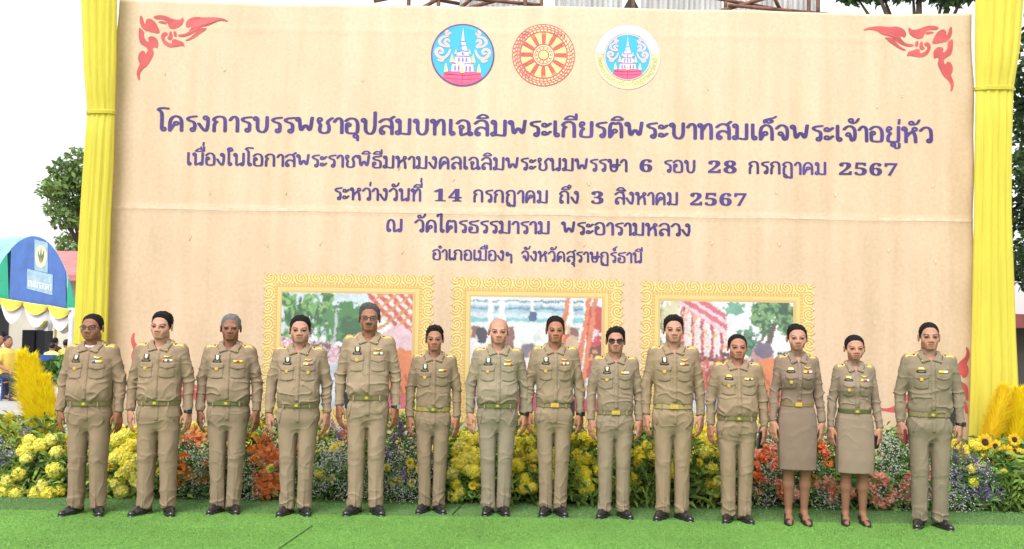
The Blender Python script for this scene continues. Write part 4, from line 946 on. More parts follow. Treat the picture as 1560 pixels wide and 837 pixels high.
# hall wall behind the tent, speaker stack, red roofs
wallm = mat('cream painted wall', (.62, .57, .47), .8, var=.08, vscale=2)
hall = empty('temple_hall', (PX(60, 500, 29).x, 29.4, 0)); tag(hall, 'low cream hall with a red roof standing behind the blue tent', 'building')
x0, x1 = PX(-160, 500, 29).x, PX(150, 500, 29).x; hx = hall.location.x
MB().box(x0 - hx, x1 - hx, -.2, 3.5, 0, 2.9).build('wall', wallm, hall)
rm = mat('faded red roof tile', (.46, .17, .17), .7, var=.2, vscale=3, stretch=(1, 1, 6))
za, zb = PX(60, 404, 29).z, PX(60, 356, 31).z
m = MB()
for (a, c) in ((-230, 34), (70, 165)): pass
xa, xb = PX(-200, 400, 29).x - hx, PX(190, 400, 29).x - hx
m.poly([(xa, -.9, 2.7), (xb, -.9, 2.7), (xb, -.9, 2.86), (xa, -.9, 2.86)]); m.quad((xa, -.9, 2.86), (xb, -.9, 2.86), (xb - .6, 1.8, zb - .52), (xa + .6, 1.8, zb - .52)); m.quad((xb - .6, 1.8, zb - .52), (xb, 4.2, 2.86), (xa, 4.2, 2.86), (xa + .6, 1.8, zb - .52))
m.poly([(xb, -.9, 2.86), (xb, 4.2, 2.86), (xb - .6, 1.8, zb - .52)]); m.build('roof', rm, hall)
for (ua, ub) in ((52, 60), (-10, 8)):
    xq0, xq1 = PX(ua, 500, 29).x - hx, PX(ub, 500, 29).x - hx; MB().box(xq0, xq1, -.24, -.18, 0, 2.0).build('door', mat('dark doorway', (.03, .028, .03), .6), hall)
sp = empty('loudspeaker_stack', (PX(54, 600, 26.4).x, 26.4, 0)); tag(sp, 'tall black loudspeaker stack inside the blue tent', 'loudspeaker')
zt_, zb_ = PX(50, 503, 26.4).z, PX(50, 540, 26.4).z
MB().box(-.29, .03, -.25, .25, 0, zt_).build('cabinet', mat('black cabinet', (.014, .014, .016), .6), sp); MB().box(.05, .29, -.2, .25, 0, zt_ - .02).build('cabinet', mat('grey black cabinet', (.028, .028, .032), .6), sp)
# hedge planter
hd = empty('hedge', (PX(95, 590, 21.5).x, 21.5, 0)); tag(hd, 'low leafy green hedge in front of the blue tent', 'hedge')
rgh = np.random.default_rng(3); C = [((x, 0 + rgh.uniform(-.2, .2), rgh.uniform(.35, .75)), rgh.uniform(.22, .34)) for x in np.linspace(-1.5, .9, 15)]
V, F, k, d = leaf_cloud([(np.array(c), r) for c, r in C], 3800, .6, .15, rgh, shell=.3)
tone = rgh.random(len(k)); link_mesh('foliage', V, F, mat('tree leaf', (1, 1, 1)), hd, col=np.repeat(np.array([.03, .085, .02]) + tone[:, None]*np.array([.10, .19, .04]), 4, 0), smooth=False)
MB().box(-1.8, 1.2, -.3, .3, 0, .14).build('kerb', mat('pale kerb stone', (.55, .54, .5), .8), hd)
# far right: shop with red awning
sh = empty('shop_house', (PX(1600, 500, 26).x, 26, 0)); tag(sh, 'dim shop house with brown red eave at the far right edge', 'building')
MB().box(-2.2, 6, 0, 4, 0, 2.05).build('wall', mat('dark shop front', (.05, .045, .04), .8), sh); MB().box(-2.4, 6, -.7, .2, 1.75, 2.1).build('eave', mat('brown red eave', (.17, .05, .045), .7, var=.2, vscale=4), sh)
MB().box(-2.3, 6, .1, 3.8, 2.12, 3.3).build('upper_wall', mat('pale grey wall', (.5, .5, .5), .8), sh)
# ------------------------------------------------------------------ people
# figures are modelled at 1.70 m standing on z = 0 and facing -Y, then shaped one by one
HC = np.array([0, -.012, 1.585])
def head_prims(g, sex):
    f = sex == 'f'; o = HC
    P = lambda x, y, z: (x + o[0], y + o[1], z + o[2])
    g.ell(P(0, .014, .036), (.075, .094, .081), .01)
    g.ell(P(0, -.03, -.03), (.0555 if not f else .0535, .056, .08), .032)
    g.cone(P(-.014, -.07, -.094), P(.014, -.07, -.094), .019 if not f else .013, .019 if not f else .013, .03)
    for s in (-1, 1):
        g.ell(P(s*.043, -.005, -.060), (.013, .028, .024) if not f else (.004, .018, .016), .03)
        g.ell(P(s*.045, -.054, -.022), (.017, .015, .018), .032)
        g.ell(P(s*.031, -.112, .004), (.017, .0165, .010), .014, 'sub')
        g.ell(P(s*.032, -.0785, .003), (.0135, .013, .0105), .006)
        g.ell(P(s*.034, -.0835, .0095), (.017, .0075, .004), .008)
        g.cone(P(s*.0135, -.1, -.0315), P(s*.0135, -.092, -.03), .0085, .008, .006)
    g.cone(P(-.036, -.079, .021), P(.036, -.079, .021), .011 if not f else .008, .011 if not f else .008, .016)
    g.cone(P(0, -.086, .014), P(0, -.105, -.026), .0075, .0105, .012)
    g.ell(P(0, -.082, -.056), (.032, .013, .024), .026)
    g.ell(P(0, -.0965, -.053), (.022, .0075, .0055), .004)
    g.ell(P(0, -.095, -.0635), (.0195, .008, .0065), .004)
    g.ell(P(0, -.105, -.0583), (.025, .009, .0016), .002, 'sub')
    for s in (-1, 1):
        rot = Matrix.Rotation(R(s*22), 4, 'Z') @ Matrix.Rotation(R(12), 4, 'X')
        g.ell(P(s*.079, .012, -.004), (.0085, .019, .032), .006, rot=rot)
        g.ell(P(s*.086, .004, -.002), (.006, .009, .017), .004, 'sub', rot=rot)
    r = .058 if not f else .046
    g.cone(P(0, .022, -.07), (0, .022, 1.40), r, r + .006, .02)
    if not f: g.cone(P(0, -.03, -.11), (0, -.038, 1.43), .02, .02, .03)

def hand(g, w, side, rot=35, curl=1.0, k0=.012):
    c, s = math.cos(R(rot)), math.sin(R(rot))
    out = np.array([c*side, -s, 0]); fw = np.array([-s*side, -c, 0]); dn = np.array([0, 0, -1.0])
    w = np.array(w)
    L = lambda o, f, d: w + out*o + fw*f + dn*d
    g.cone(w + np.array([-side*.003, .004, .025]), L(0, 0, .014), .020, .024, .01, sq=(1, 1, 1))
    fs = (.029, .0095, -.0105, -.029)
    for f in fs: g.cone(L(.002, f*.55, .008), L(.004, f, .088), .0155, .0118, k0)
    g.cone(L(-.008, .018, .03), L(-.006, .022, .06), .018, .014, .014)
    g.cone(L(-.008, -.02, .03), L(-.006, -.022, .07), .015, .012, .014)
    for f, (a, b, d) in zip(fs, ((.042, .026, .021), (.047, .029, .022), (.043, .027, .021), (.033, .021, .018))):
        q = curl
        p0 = L(.004, f, .086); p1 = L(-.004*q, f*1.10, .088+a); p2 = L(-.017*q, f*1.17, .088+a+b*.93); p3 = L(-.033*q, f*1.2, .088+a+b*.93+d*.75)
        g.cone(p0, p1, .0102, .0088, .003); g.cone(p1, p2, .0092, .0078, .002); g.cone(p2, p3, .0078, .0066, .002)
    g.cone(L(-.008, .022, .02), L(-.02, .05, .055), .015, .0115, .01)
    g.cone(L(-.02, .05, .055), L(-.024, .054, .095), .0112, .0085, .003)

SKEL = {'m': dict(SH=(.156, .012, 1.372), EL=(.222, .03, 1.112), WR=(.236, -.012, .862)),
        'f': dict(SH=(.135, .012, 1.372), EL=(.192, .03, 1.10), WR=(.222, -.02, .862))}
WAIST = {'m': .955, 'f': 1.03}
TORSO = {'m': [(.940, .158, .110, 0), (.957, .166, .118, -.004), (.985, .166, .12, -.006), (1.05, .162, .118, -.008), (1.13, .165, .117, -.006), (1.22, .178, .12, -.006), (1.31, .181, .118, 0),
               (1.37, .160, .098, .008), (1.405, .13, .08, .014), (1.435, .098, .076, .018), (1.462, .080, .074, .02)],
         'f': [(1.015, .128, .098, 0), (1.03, .135, .103, 0), (1.06, .134, .102, 0), (1.12, .136, .104, -.003), (1.19, .148, .124, -.018), (1.24, .154, .130, -.02), (1.30, .155, .115, -.006),
               (1.37, .138, .092, .008), (1.405, .108, .074, .014), (1.435, .078, .062, .018), (1.458, .058, .054, .02)]}

def build_body(sex):
    f = sex == 'f'; S = SKEL[sex]
    xs = sym((0, .10, .0027), (.10, .19, .008), (.19, .33, .003), (.33, .36, .01))
    ys = lin((-.20, .17, .0032))
    zs = lin((-.01, .64, .008 if f else .014), (.64, .90, .003), (.90, 1.44, .010), (1.44, 1.72, .0026))
    g = Grid(xs, ys, zs)
    T = [(z, a - .016, b - .016, c) for (z, a, b, c) in TORSO[sex] if z < 1.42] + [(.9, .135 if not f else .14, .09, 0), (.84, .14, .095, 0)]
    g.prof(T, .02)
    for s in (-1, 1):
        SH, EL, WR = [np.array((p[0]*s, p[1], p[2])) for p in (S['SH'], S['EL'], S['WR'])]
        g.cone(SH - np.array([0, 0, .012]), EL, .040 if not f else .034, .031 if not f else .028, .02)
        g.cone(EL, WR, .031 if not f else .028, .024 if not f else .021, .012)
        hand(g, WR + np.array([0, 0, -.004]), s)
        if f:
            g.cone((s*.075, 0, .85), (s*.072, -.01, .47), .075, .05, .015)
            g.cone((s*.072, -.01, .47), (s*.073, .012, .33), .047, .047, .03)
            g.cone((s*.073, .012, .33), (s*.075, .025, .10), .047, .027, .02)
            g.cone((s*.075, .025, .10), (s*.082, -.045, .052), .027, .024, .02)
            g.cone((s*.082, -.045, .052), (s*.092, -.12, .022), .025, .017, .02, sq=(1.25, 1, 1))
            g.cone((s*.075, .03, .10), (s*.075, .045, .06), .026, .024, .015)
        else:
            g.cone((s*.08, 0, .85), (s*.081, 0, .46), .062, .045, .015)
            g.cone((s*.081, 0, .46), (s*.088, .02, .09), .045, .030, .02)
    head_prims(g, sex)
    V, F = g.mesh(); V = relax(V, F, 1, .4)
    return V, F

def head_masks(V, sex):
    h = V - HC; x, y, z = np.abs(h[:, 0]), h[:, 1], h[:, 2]
    front = y < -.055
    M = {}
    M['leg'] = sstep(.70, .60, V[:, 2]) * (np.abs(V[:, 0]) < .17)
    M['lip'] = front * sstep(1.25, .8, ((x/.025)**2 + ((z + .0585)/.0115)**2)) * (y < -.075)
    M['mouth'] = front * sstep(1.3, .6, (x/.024)**2 + ((z + .0583)/.0024)**2) * (y < -.07)
    M['eye'] = front * sstep(1.3, .85, ((x - .032)/.0145)**2 + ((z - .002)/.0045)**2)
    M['iris'] = front * sstep(1.4, .8, ((x - .032)/.0068)**2 + ((z - .003)/.0052)**2)
    M['lid'] = front * sstep(1.3, .8, ((x - .033)/.0175)**2 + ((z - .0072)/.0030)**2)
    bz = .0190 + .006 * np.clip((x - .018)/.02, 0, 1) - .008 * np.clip((x - .04)/.014, 0, 1)
    M['brow'] = front * sstep(*((.0075, .0038) if sex == 'm' else (.005, .0022)), np.abs(z - bz)) * sstep(.012, .017, x) * sstep(.058, .050, x)
    M['orb'] = front * np.exp(-(((x - .033)/.021)**2 + ((z - .006)/.0125)**2)**2)  # darker eye surround: natural pigment plus socket shade put into the skin colour
    M['nostril'] = front * sstep(1.2, .7, ((x - .009)/.0045)**2 + ((z + .0395)/.0035)**2)
    M['cheek'] = front * np.exp(-(((x - .042)/.022)**2 + ((z + .028)/.022)**2))
    M['nose'] = front * np.exp(-((x/.016)**2 + ((z + .026)/.016)**2))
    M['jaw'] = sstep(-.02, -.05, z) * (y < .0) * (V[:, 2] > 1.46) * sstep(.03, -.03, y)
    M['scalp'] = (V[:, 2] > 1.5) * (x < .0765) * sstep(.002, .02, z - np.interp(y, HL_Y, HL_Z))
    M['mous'] = front * sstep(1.3, .7, (x/.029)**2 + ((z + .0450)/.0072)**2)
    M['hand'] = (V[:, 2] < .84) * (V[:, 0]**2 > .03)
    return M
HL_Y = np.array([-.12, -.080, -.062, -.050, -.038, -.026, -.012, .012, .028, .05, .08, .13])
HL_Z = np.array([.084, .083, .077, .052, .020, -.004, -.022, .004, -.02, -.05, -.06, -.06])

def hair_mesh(style, seed):
    g = Grid(np.arange(-.11, .111, .0032), np.arange(-.13, .171 if style['kind'] == 'bun' else .14, .0032), np.arange(-.10, .15, .0032))
    top, side, front = style.get('top', .014)*.8, style.get('side', .006)*.7, style.get('front', 0.0)*.8
    hl = style.get('hl', 0.0)
    part = style.get('part', 0)
    hz = HL_Z.copy()
    if style['kind'] == 'bun': hz = np.array([.084, .080, .070, .052, .032, .014, -.004, -.022, -.035, -.055, -.06, -.06])
    hz = hz + hl * np.array([1, 1, .8, .5, .2, 0, 0, 0, 0, 0, 0, 0])
    n1 = np.random.default_rng(seed)
    ph = n1.uniform(0, 6, 6)
    def fn(X, Y, Z):
        up = np.clip((Z - .035) / .085, 0, 1); up = up * up * (3 - 2*up)
        t = side + (top - side) * up + front * np.exp(-((Y + .075)/.035)**2) * np.clip((Z - .05)/.04, 0, 1)
        if part: t = t - .006 * np.exp(-((X - part)/.006)**2) * up + .004 * up * np.clip(-np.sign(part) * X * 20, -1, 1)
        st = .0014 * np.sin(X*420 + 30*Y + ph[0]) * np.sin(Y*90 + ph[1] + X*120) + .0022 * np.sin(X*130 + ph[2] + Y*60) * np.sin(Y*70 + ph[3]) + .0015*np.sin(Z*150 + X*200 + ph[4])
        if style['kind'] == 'bun': st = .0012 * np.sin(X*500 + ph[0])
        t = t + st * (1 if style.get('rough') is None else style['rough'])
        L = np.interp(Y.ravel(), HL_Y, hz).reshape(Y.shape)
        t = (t - .001) * np.clip((Z - L) / .034, .05, 1)**.8 + .001
        r0, r1, r2 = .0755 + t, .0945 + t, .0815 + t
        k0 = np.sqrt((X/r0)**2 + ((Y - .014)/r1)**2 + ((Z - .036)/r2)**2); k1 = np.sqrt((X/r0**2)**2 + ((Y - .014)/r1**2)**2 + ((Z - .036)/r2**2)**2) + 1e-9
        d = k0*(k0 - 1)/k1
        L = np.interp(Y.ravel(), HL_Y, hz).reshape(Y.shape)
        L = L + np.where(Y < -.03, style.get('m', 0.0) * np.exp(-((np.abs(X) - .04)/.016)**2), 0) + .0020*np.sin(X*300 + ph[5]) + .0022*np.sin(X*710 + ph[4])
        cut = (L - Z) * .75
        return np.maximum(d, cut)
    g.field(fn, (-.11, -.14, -.1), (.11, .17, .15), .0, 'add')
    if style['kind'] == 'bun':
        g.ell((0, .112, .0), (.046, .036, .042), .012)
    # hollow side is hidden in the head; drop it
    V, F = g.mesh(); V = relax(V, F, 1, .4)
    return V + HC.astype(np.float32), F

def shirt_mesh(sex):
    f = sex == 'f'; S = SKEL[sex]
    g = Grid(sym((0, .36, .0062)), np.arange(-.19, .18, .0062), np.arange(.80, 1.50, .0062))
    g.prof(TORSO[sex], .004)
    for s in (-1, 1):
        SH, EL, WR = [np.array((p[0]*s, p[1], p[2])) for p in (S['SH'], S['EL'], S['WR'])]
        a, b, c = (.058, .047, .040) if not f else (.049, .041, .036)
        g.cone(SH, EL, a, b, .016); g.cone(EL, WR + np.array([0, 0, .012]), b, c - .003, .008)
        d = (WR - EL) / np.linalg.norm(WR - EL)
        g.cone(WR - d*.055, WR - d*.004, c - .001, c - .003, .001)
        g.cone(WR - d*.001, WR + d*.05, c - .010, c - .012, .003, 'sub')
        # flat end of the cuff
        n = d.astype(np.float32); w0 = (WR + d*.006).astype(np.float32)
        def pl(X, Y, Z, n=n, w0=w0): return np.maximum(-((X-w0[0])*n[0] + (Y-w0[1])*n[1] + (Z-w0[2])*n[2]), np.sqrt((X-w0[0])**2 + (Y-w0[1])**2 + (Z-w0[2])**2) - .075)
        g.field(pl, w0 - .08, w0 + .08, .002, 'sub')
    # open neck: hole and a V at the throat
    g.cone((0, .018, 1.42), (0, .012, 1.6), .068 if not f else .053, .074 if not f else .060, .004, 'sub')
    zv = 1.368 if not f else 1.362
    def vee(X, Y, Z): return np.maximum(np.maximum(np.abs(X) - (Z - zv) * .80, Y + .040), zv - Z)
    g.field(vee, (-.06, -.16, zv), (.06, -.04, 1.47), .004, 'sub')
    V, F = g.mesh(); return relax(V, F, 2, .5), F

def trousers_mesh():
    g = Grid(sym((0, .24, .0066)), np.arange(-.16, .17, .0066), np.arange(.02, .98, .0066))
    g.prof([(.958, .152, .106, 0), (.92, .156, .110, 0), (.87, .166, .118, .003), (.82, .170, .120, .005), (.79, .163, .113, .005), (.76, .148, .10, .005), (.73, .115, .085, .004), (.70, .07, .06, .0)], .01)
    for s in (-1, 1):
        g.cone((s*.083, .004, .83), (s*.081, -.004, .46), .084, .071, .035 if s < 0 else .022, sq=(1, 1.2, 1))
        g.cone((s*.081, -.004, .46), (s*.088, .014, .075), .071, .060, .002, sq=(1, 1.15, 1))
        def crease(X, Y, Z, s=s):
            cx = s*(.089 - (Z - .075)*.018)
            return np.sqrt((X - cx)**2 + (Y + .062 + Z*.022)**2) - .007 + np.clip(Z - .8, 0, 1)
        g.field(crease, (s*.1 - .03, -.12, .04), (s*.1 + .03, -.03, .85), .012, 'add')
    def hem(X, Y, Z): return Z - (.040 + .022*np.clip((-Y)/.06, -1, 1)) + 0*X
    g.field(hem, (-.24, -.16, .0), (.24, .17, .09), .003, 'sub')
    V, F = g.mesh(); return relax(V, F, 2, .5), F

def skirt_mesh():
    g = Grid(sym((0, .26, .007)), np.arange(-.2, .2, .007), np.arange(.43, 1.06, .007))
    g.prof([(1.032, .128, .098, 0), (.99, .140, .106, .003), (.93, .165, .124, .008), (.85, .181, .136, .012), (.72, .186, .136, .008), (.58, .183, .13, 0), (.462, .178, .122, 0)], .002, p=2.2)
    def hollow(X, Y, Z): return np.maximum((np.sqrt((X/.17)**2 + (Y/.11)**2) - 1)*.11, Z - .52)
    g.field(hollow, (-.2, -.15, .42), (.2, .15, .52), .003, 'sub')
    V, F = g.mesh(); return relax(V, F, 2, .5), F

def shoe_mesh():
    g = Grid(np.arange(-.07, .0701, .004), np.arange(-.21, .11, .004), np.arange(-.012, .13, .004))
    g.cone((0, .045, .035), (0, -.06, .035), .037, .042, .01, sq=(1, 1, 1))
    g.cone((0, -.06, .033), (.004, -.150, .026), .043, .030, .02, sq=(1.05, 1.25, .9))
    g.cone((0, .035, .07), (0, -.02, .075), .036, .036, .02)
    g.cone((0, .0, .05), (0, -.10, .045), .036, .03, .02)
    g.cone((0, .055, .006), (0, -.06, .006), .041, .045, .002, sq=(1, 1, .35)); g.cone((0, -.06, .006), (.004, -.150, .006), .046, .036, .002, sq=(1.04, 1.2, .35))
    g.field(lambda X, Y, Z: Z + 0*X + 0*Y, (-.07, -.21, -.02), (.07, .11, .01), .002, 'sub')
    g.cone((0, .02, .10), (0, .0, .2), .034, .04, .004, 'sub')
    V, F = g.mesh(); return relax(V, F, 1, .5), F
def pump_mesh():
    g = Grid(np.arange(-.06, .0601, .0035), np.arange(-.20, .11, .0035), np.arange(-.01, .12, .0035))
    g.cone((0, .045, .062), (0, -.02, .045), .034, .031, .01); g.cone((0, -.02, .045), (0, -.09, .026), .034, .034, .02)
    g.cone((0, -.09, .024), (0, -.145, .017), .035, .017, .02)
    g.cone((0, .050, .05), (0, .058, .0), .022, .012, .008)
    g.field(lambda X, Y, Z: Z + 0*X + 0*Y, (-.07, -.21, -.02), (.07, .11, .01), .002, 'sub')
    g.cone((0, .03, .098), (0, -.065, .058), .031, .030, .006, 'sub'); g.cone((0, .03, .14), (0, -.065, .10), .05, .05, .006, 'sub')
    V, F = g.mesh(); return relax(V, F, 1, .5), F

BODY = {s: build_body(s) for s in 'mf'}
SHIRT = {s: shirt_mesh(s) for s in 'mf'}
LEGWEAR = {'m': trousers_mesh(), 'f': skirt_mesh()}
SHOE = {'m': shoe_mesh(), 'f': pump_mesh()}
MASKS = {s: head_masks(BODY[s][0], s) for s in 'mf'}

NECK = .022
def make_warp(p):
    s = p['h'] / 1.70; sex = p.get('sex', 'm')
    S = SKEL[sex]
    def W(P):
        P = np.array(P, dtype=np.float64).reshape(-1, 3).copy()
        x, y, z = P[:, 0], P[:, 1], P[:, 2]; ax = np.abs(x); sg = np.sign(x)
        arm_x = np.interp(z, [.60, S['WR'][2], S['EL'][2], S['SH'][2], 1.5], [S['WR'][0], S['WR'][0], S['EL'][0], S['SH'][0] + .02, .2])
        wa = sstep(arm_x - .075, arm_x - .035, ax) * (z < 1.40)
        wt = 1 - wa
        belly = p.get('belly', 0); wz = np.exp(-((z - 1.04)/.13)**2)
        y -= belly * wz * wt * sstep(.04, -.08, y)
        x += sg * p.get('bw', belly*.35) * wz * wt * np.clip(ax/.14, 0, 1)
        # overall build
        wb = 1 - sstep(1.40, 1.47, z)
        gx, gy = p.get('gx', 1), p.get('gy', p.get('gx', 1))
        hand_w = wa * sstep(.92, .86, z)
        dx = x*(gx - 1)*wb
        dx = dx*(1 - hand_w) + hand_w*sg*S['WR'][0]*(gx - 1)
        x += dx; y += y*(gy - 1)*wb*(1 - hand_w)
        # arms away from the body
        for side, key in ((-1, 'al'), (1, 'ar')):
            a = p.get(key, 0)*.35 - .035; b = p.get(key + 'f', .03*math.sin(p['seed']*2.3 + side))
            m = wa * (sg == side) * np.clip(S['SH'][2] - z, 0, 1)
            x += side * a * m; y -= b * m
        # legs apart
        sp = p.get('legs', -.012) * sstep(0, .04, ax) * wt
        x += sg * sp * np.clip((.85 - z)/.85, 0, 1)
        # shoulders slope
        P[:, 2] = z - p.get('slope', 0) * sstep(.06, .18, ax) * sstep(1.25, 1.4, z)
        # head size, turn and tilt
        wh = sstep(1.435, 1.52, z)
        if True:
            c = HC; k = p.get('hs', 1); kw = p.get('hw', 1) * 1.05 * k
            P[:, 0] = P[:, 0] * (1 + (kw - 1)*wh); P[:, 1] = c[1] + (P[:, 1] - c[1])*(1 + (k - 1)*wh); P[:, 2] = 1.49 + (P[:, 2] - 1.49)*(1 + (k*p.get('hh', 1) - 1)*wh)
        jaw = p.get('jaw', 0)
        if jaw: P[:, 0] *= 1 + jaw * wh * np.exp(-((z - 1.52)/.04)**2)
        P[:, 2] -= NECK * wh
        yaw, nod, tilt = R(p.get('yaw', 0)), R(p.get('nod', 0)), R(p.get('tilt', 0))
        q = P - np.array([0, .02, 1.47])
        for ang, (i, j) in ((yaw, (0, 1)), (nod, (1, 2)), (tilt, (2, 0))):
            a = ang * wh; ca, sa = np.cos(a), np.sin(a)
            qi, qj = q[:, i]*ca - q[:, j]*sa, q[:, i]*sa + q[:, j]*ca
            q[:, i], q[:, j] = qi, qj
        P = q + np.array([0, .02, 1.47])
        return P * s
    return W

def folds(V, N, seed, kind):
    P = V + seed*3.7
    if kind == 'shirt':
        w = fbm(P*7, seed, 2)[:, None]*np.array([.05, .05, .05])
        f1 = 1 - np.abs(vnoise((P + w)*np.array([7, 7, 17]), seed+1)); f2 = 1 - np.abs(vnoise((P + w)*np.array([17, 9, 9]), seed+2))
        low = sstep(1.22, .98, V[:, 2]); arm = sstep(.19, .21, np.abs(V[:, 0]))
        up = sstep(1.30, 1.39, V[:, 2])
        elbow = np.exp(-((V[:, 2] - 1.1)/.1)**2)
        d = f1**7*(.0055 + .009*low*(1 - arm) + .009*arm*elbow) + f2**7*(.0055*(1 - up)) - .004 + .0025*fbm(P*13, seed+3, 2)
        return d*(1 - .6*up)
    w = fbm(P*6, seed, 2)[:, None]*np.array([.04, .04, .08])
    f1 = 1 - np.abs(vnoise((P + w)*np.array([13, 13, 4]), seed+1)); f2 = 1 - np.abs(vnoise((P + w)*np.array([7, 7, 16]), seed+2))
    hem = sstep(.28, .08, V[:, 2]); hip = sstep(.66, .80, V[:, 2])*sstep(.93, .86, V[:, 2]); kn = np.exp(-((V[:, 2] - .47)/.09)**2)
    if kind == 'skirt': return f2**4*.003*sstep(.6, .8, V[:, 2]) + f1**3*.002 - .002
    return f1**7*(.005 + .004*hip) + f2**7*(.011*hem + .005*kn + .006*hip) - .003 + .0014*fbm(P*10, seed+4, 2)

def grid_patch(fn, nu, nv, hit, t, edge=.004):
    """a thin panel lying on a surface; fn(u,v)->2D place, hit(a,b)->(point, outward direction)"""
    V = []; F = []
    for i in range(nu + 1):
        for j in range(nv + 1):
            a, b = fn(i/nu, j/nv); p, n = hit(a, b); V.append(p + n*t)
    idx = lambda i, j: i*(nv+1) + j
    for i in range(nu):
        for j in range(nv): F.append((idx(i, j), idx(i+1, j), idx(i+1, j+1), idx(i, j+1)))
    ring = [idx(i, 0) for i in range(nu)] + [idx(nu, j) for j in range(nv)] + [idx(i, nv) for i in range(nu, 0, -1)] + [idx(0, j) for j in range(nv, 0, -1)]
    base = len(V)
    for r in ring:
        i, j = divmod(r, nv+1); a, b = fn(i/nu, j/nv); p, n = hit(a, b); V.append(p - n*edge)
    m = len(ring)
    for k in range(m): F.append((ring[k], base + k, base + (k+1) % m, ring[(k+1) % m]))
    return V, F

M_GOLD = mat('gold braid', (.46, .33, .10), .45, .4, metal=.3, var=.25, vscale=160, bump=.3, bscale=400)
M_BRASS = mat('polished brass', srgb(232, 196, 96), .25, .5, metal=.85)
M_SHOE = mat('black polished leather', (.012, .012, .013), .22, .5, coat=.3, bump=.05, bscale=120)
M_PUMP = mat('dark suede', (.02, .018, .017), .5, .3)
M_BLACK = mat('black plastic', (.015, .015, .017), .4, .4)
M_NAVY = mat('navy enamel', (.014, .018, .05), .35, .4)
M_WHITE = mat('white enamel', (.75, .75, .72), .4, .4)
M_RED = mat('red ribbon', (.5, .03, .04), .6)
M_BLUE = mat('blue ribbon', (.05, .1, .35), .6)
M_YEL = mat('yellow ribbon', (.75, .5, .06), .6)
M_LENS = mat('dark tinted lens', (.012, .011, .011), .08, .5)
M_STEEL = mat('steel', (.5, .5, .5), .25, .5, metal=.9)
M_UNDER = mat('white undershirt', (.75, .75, .76), .8)

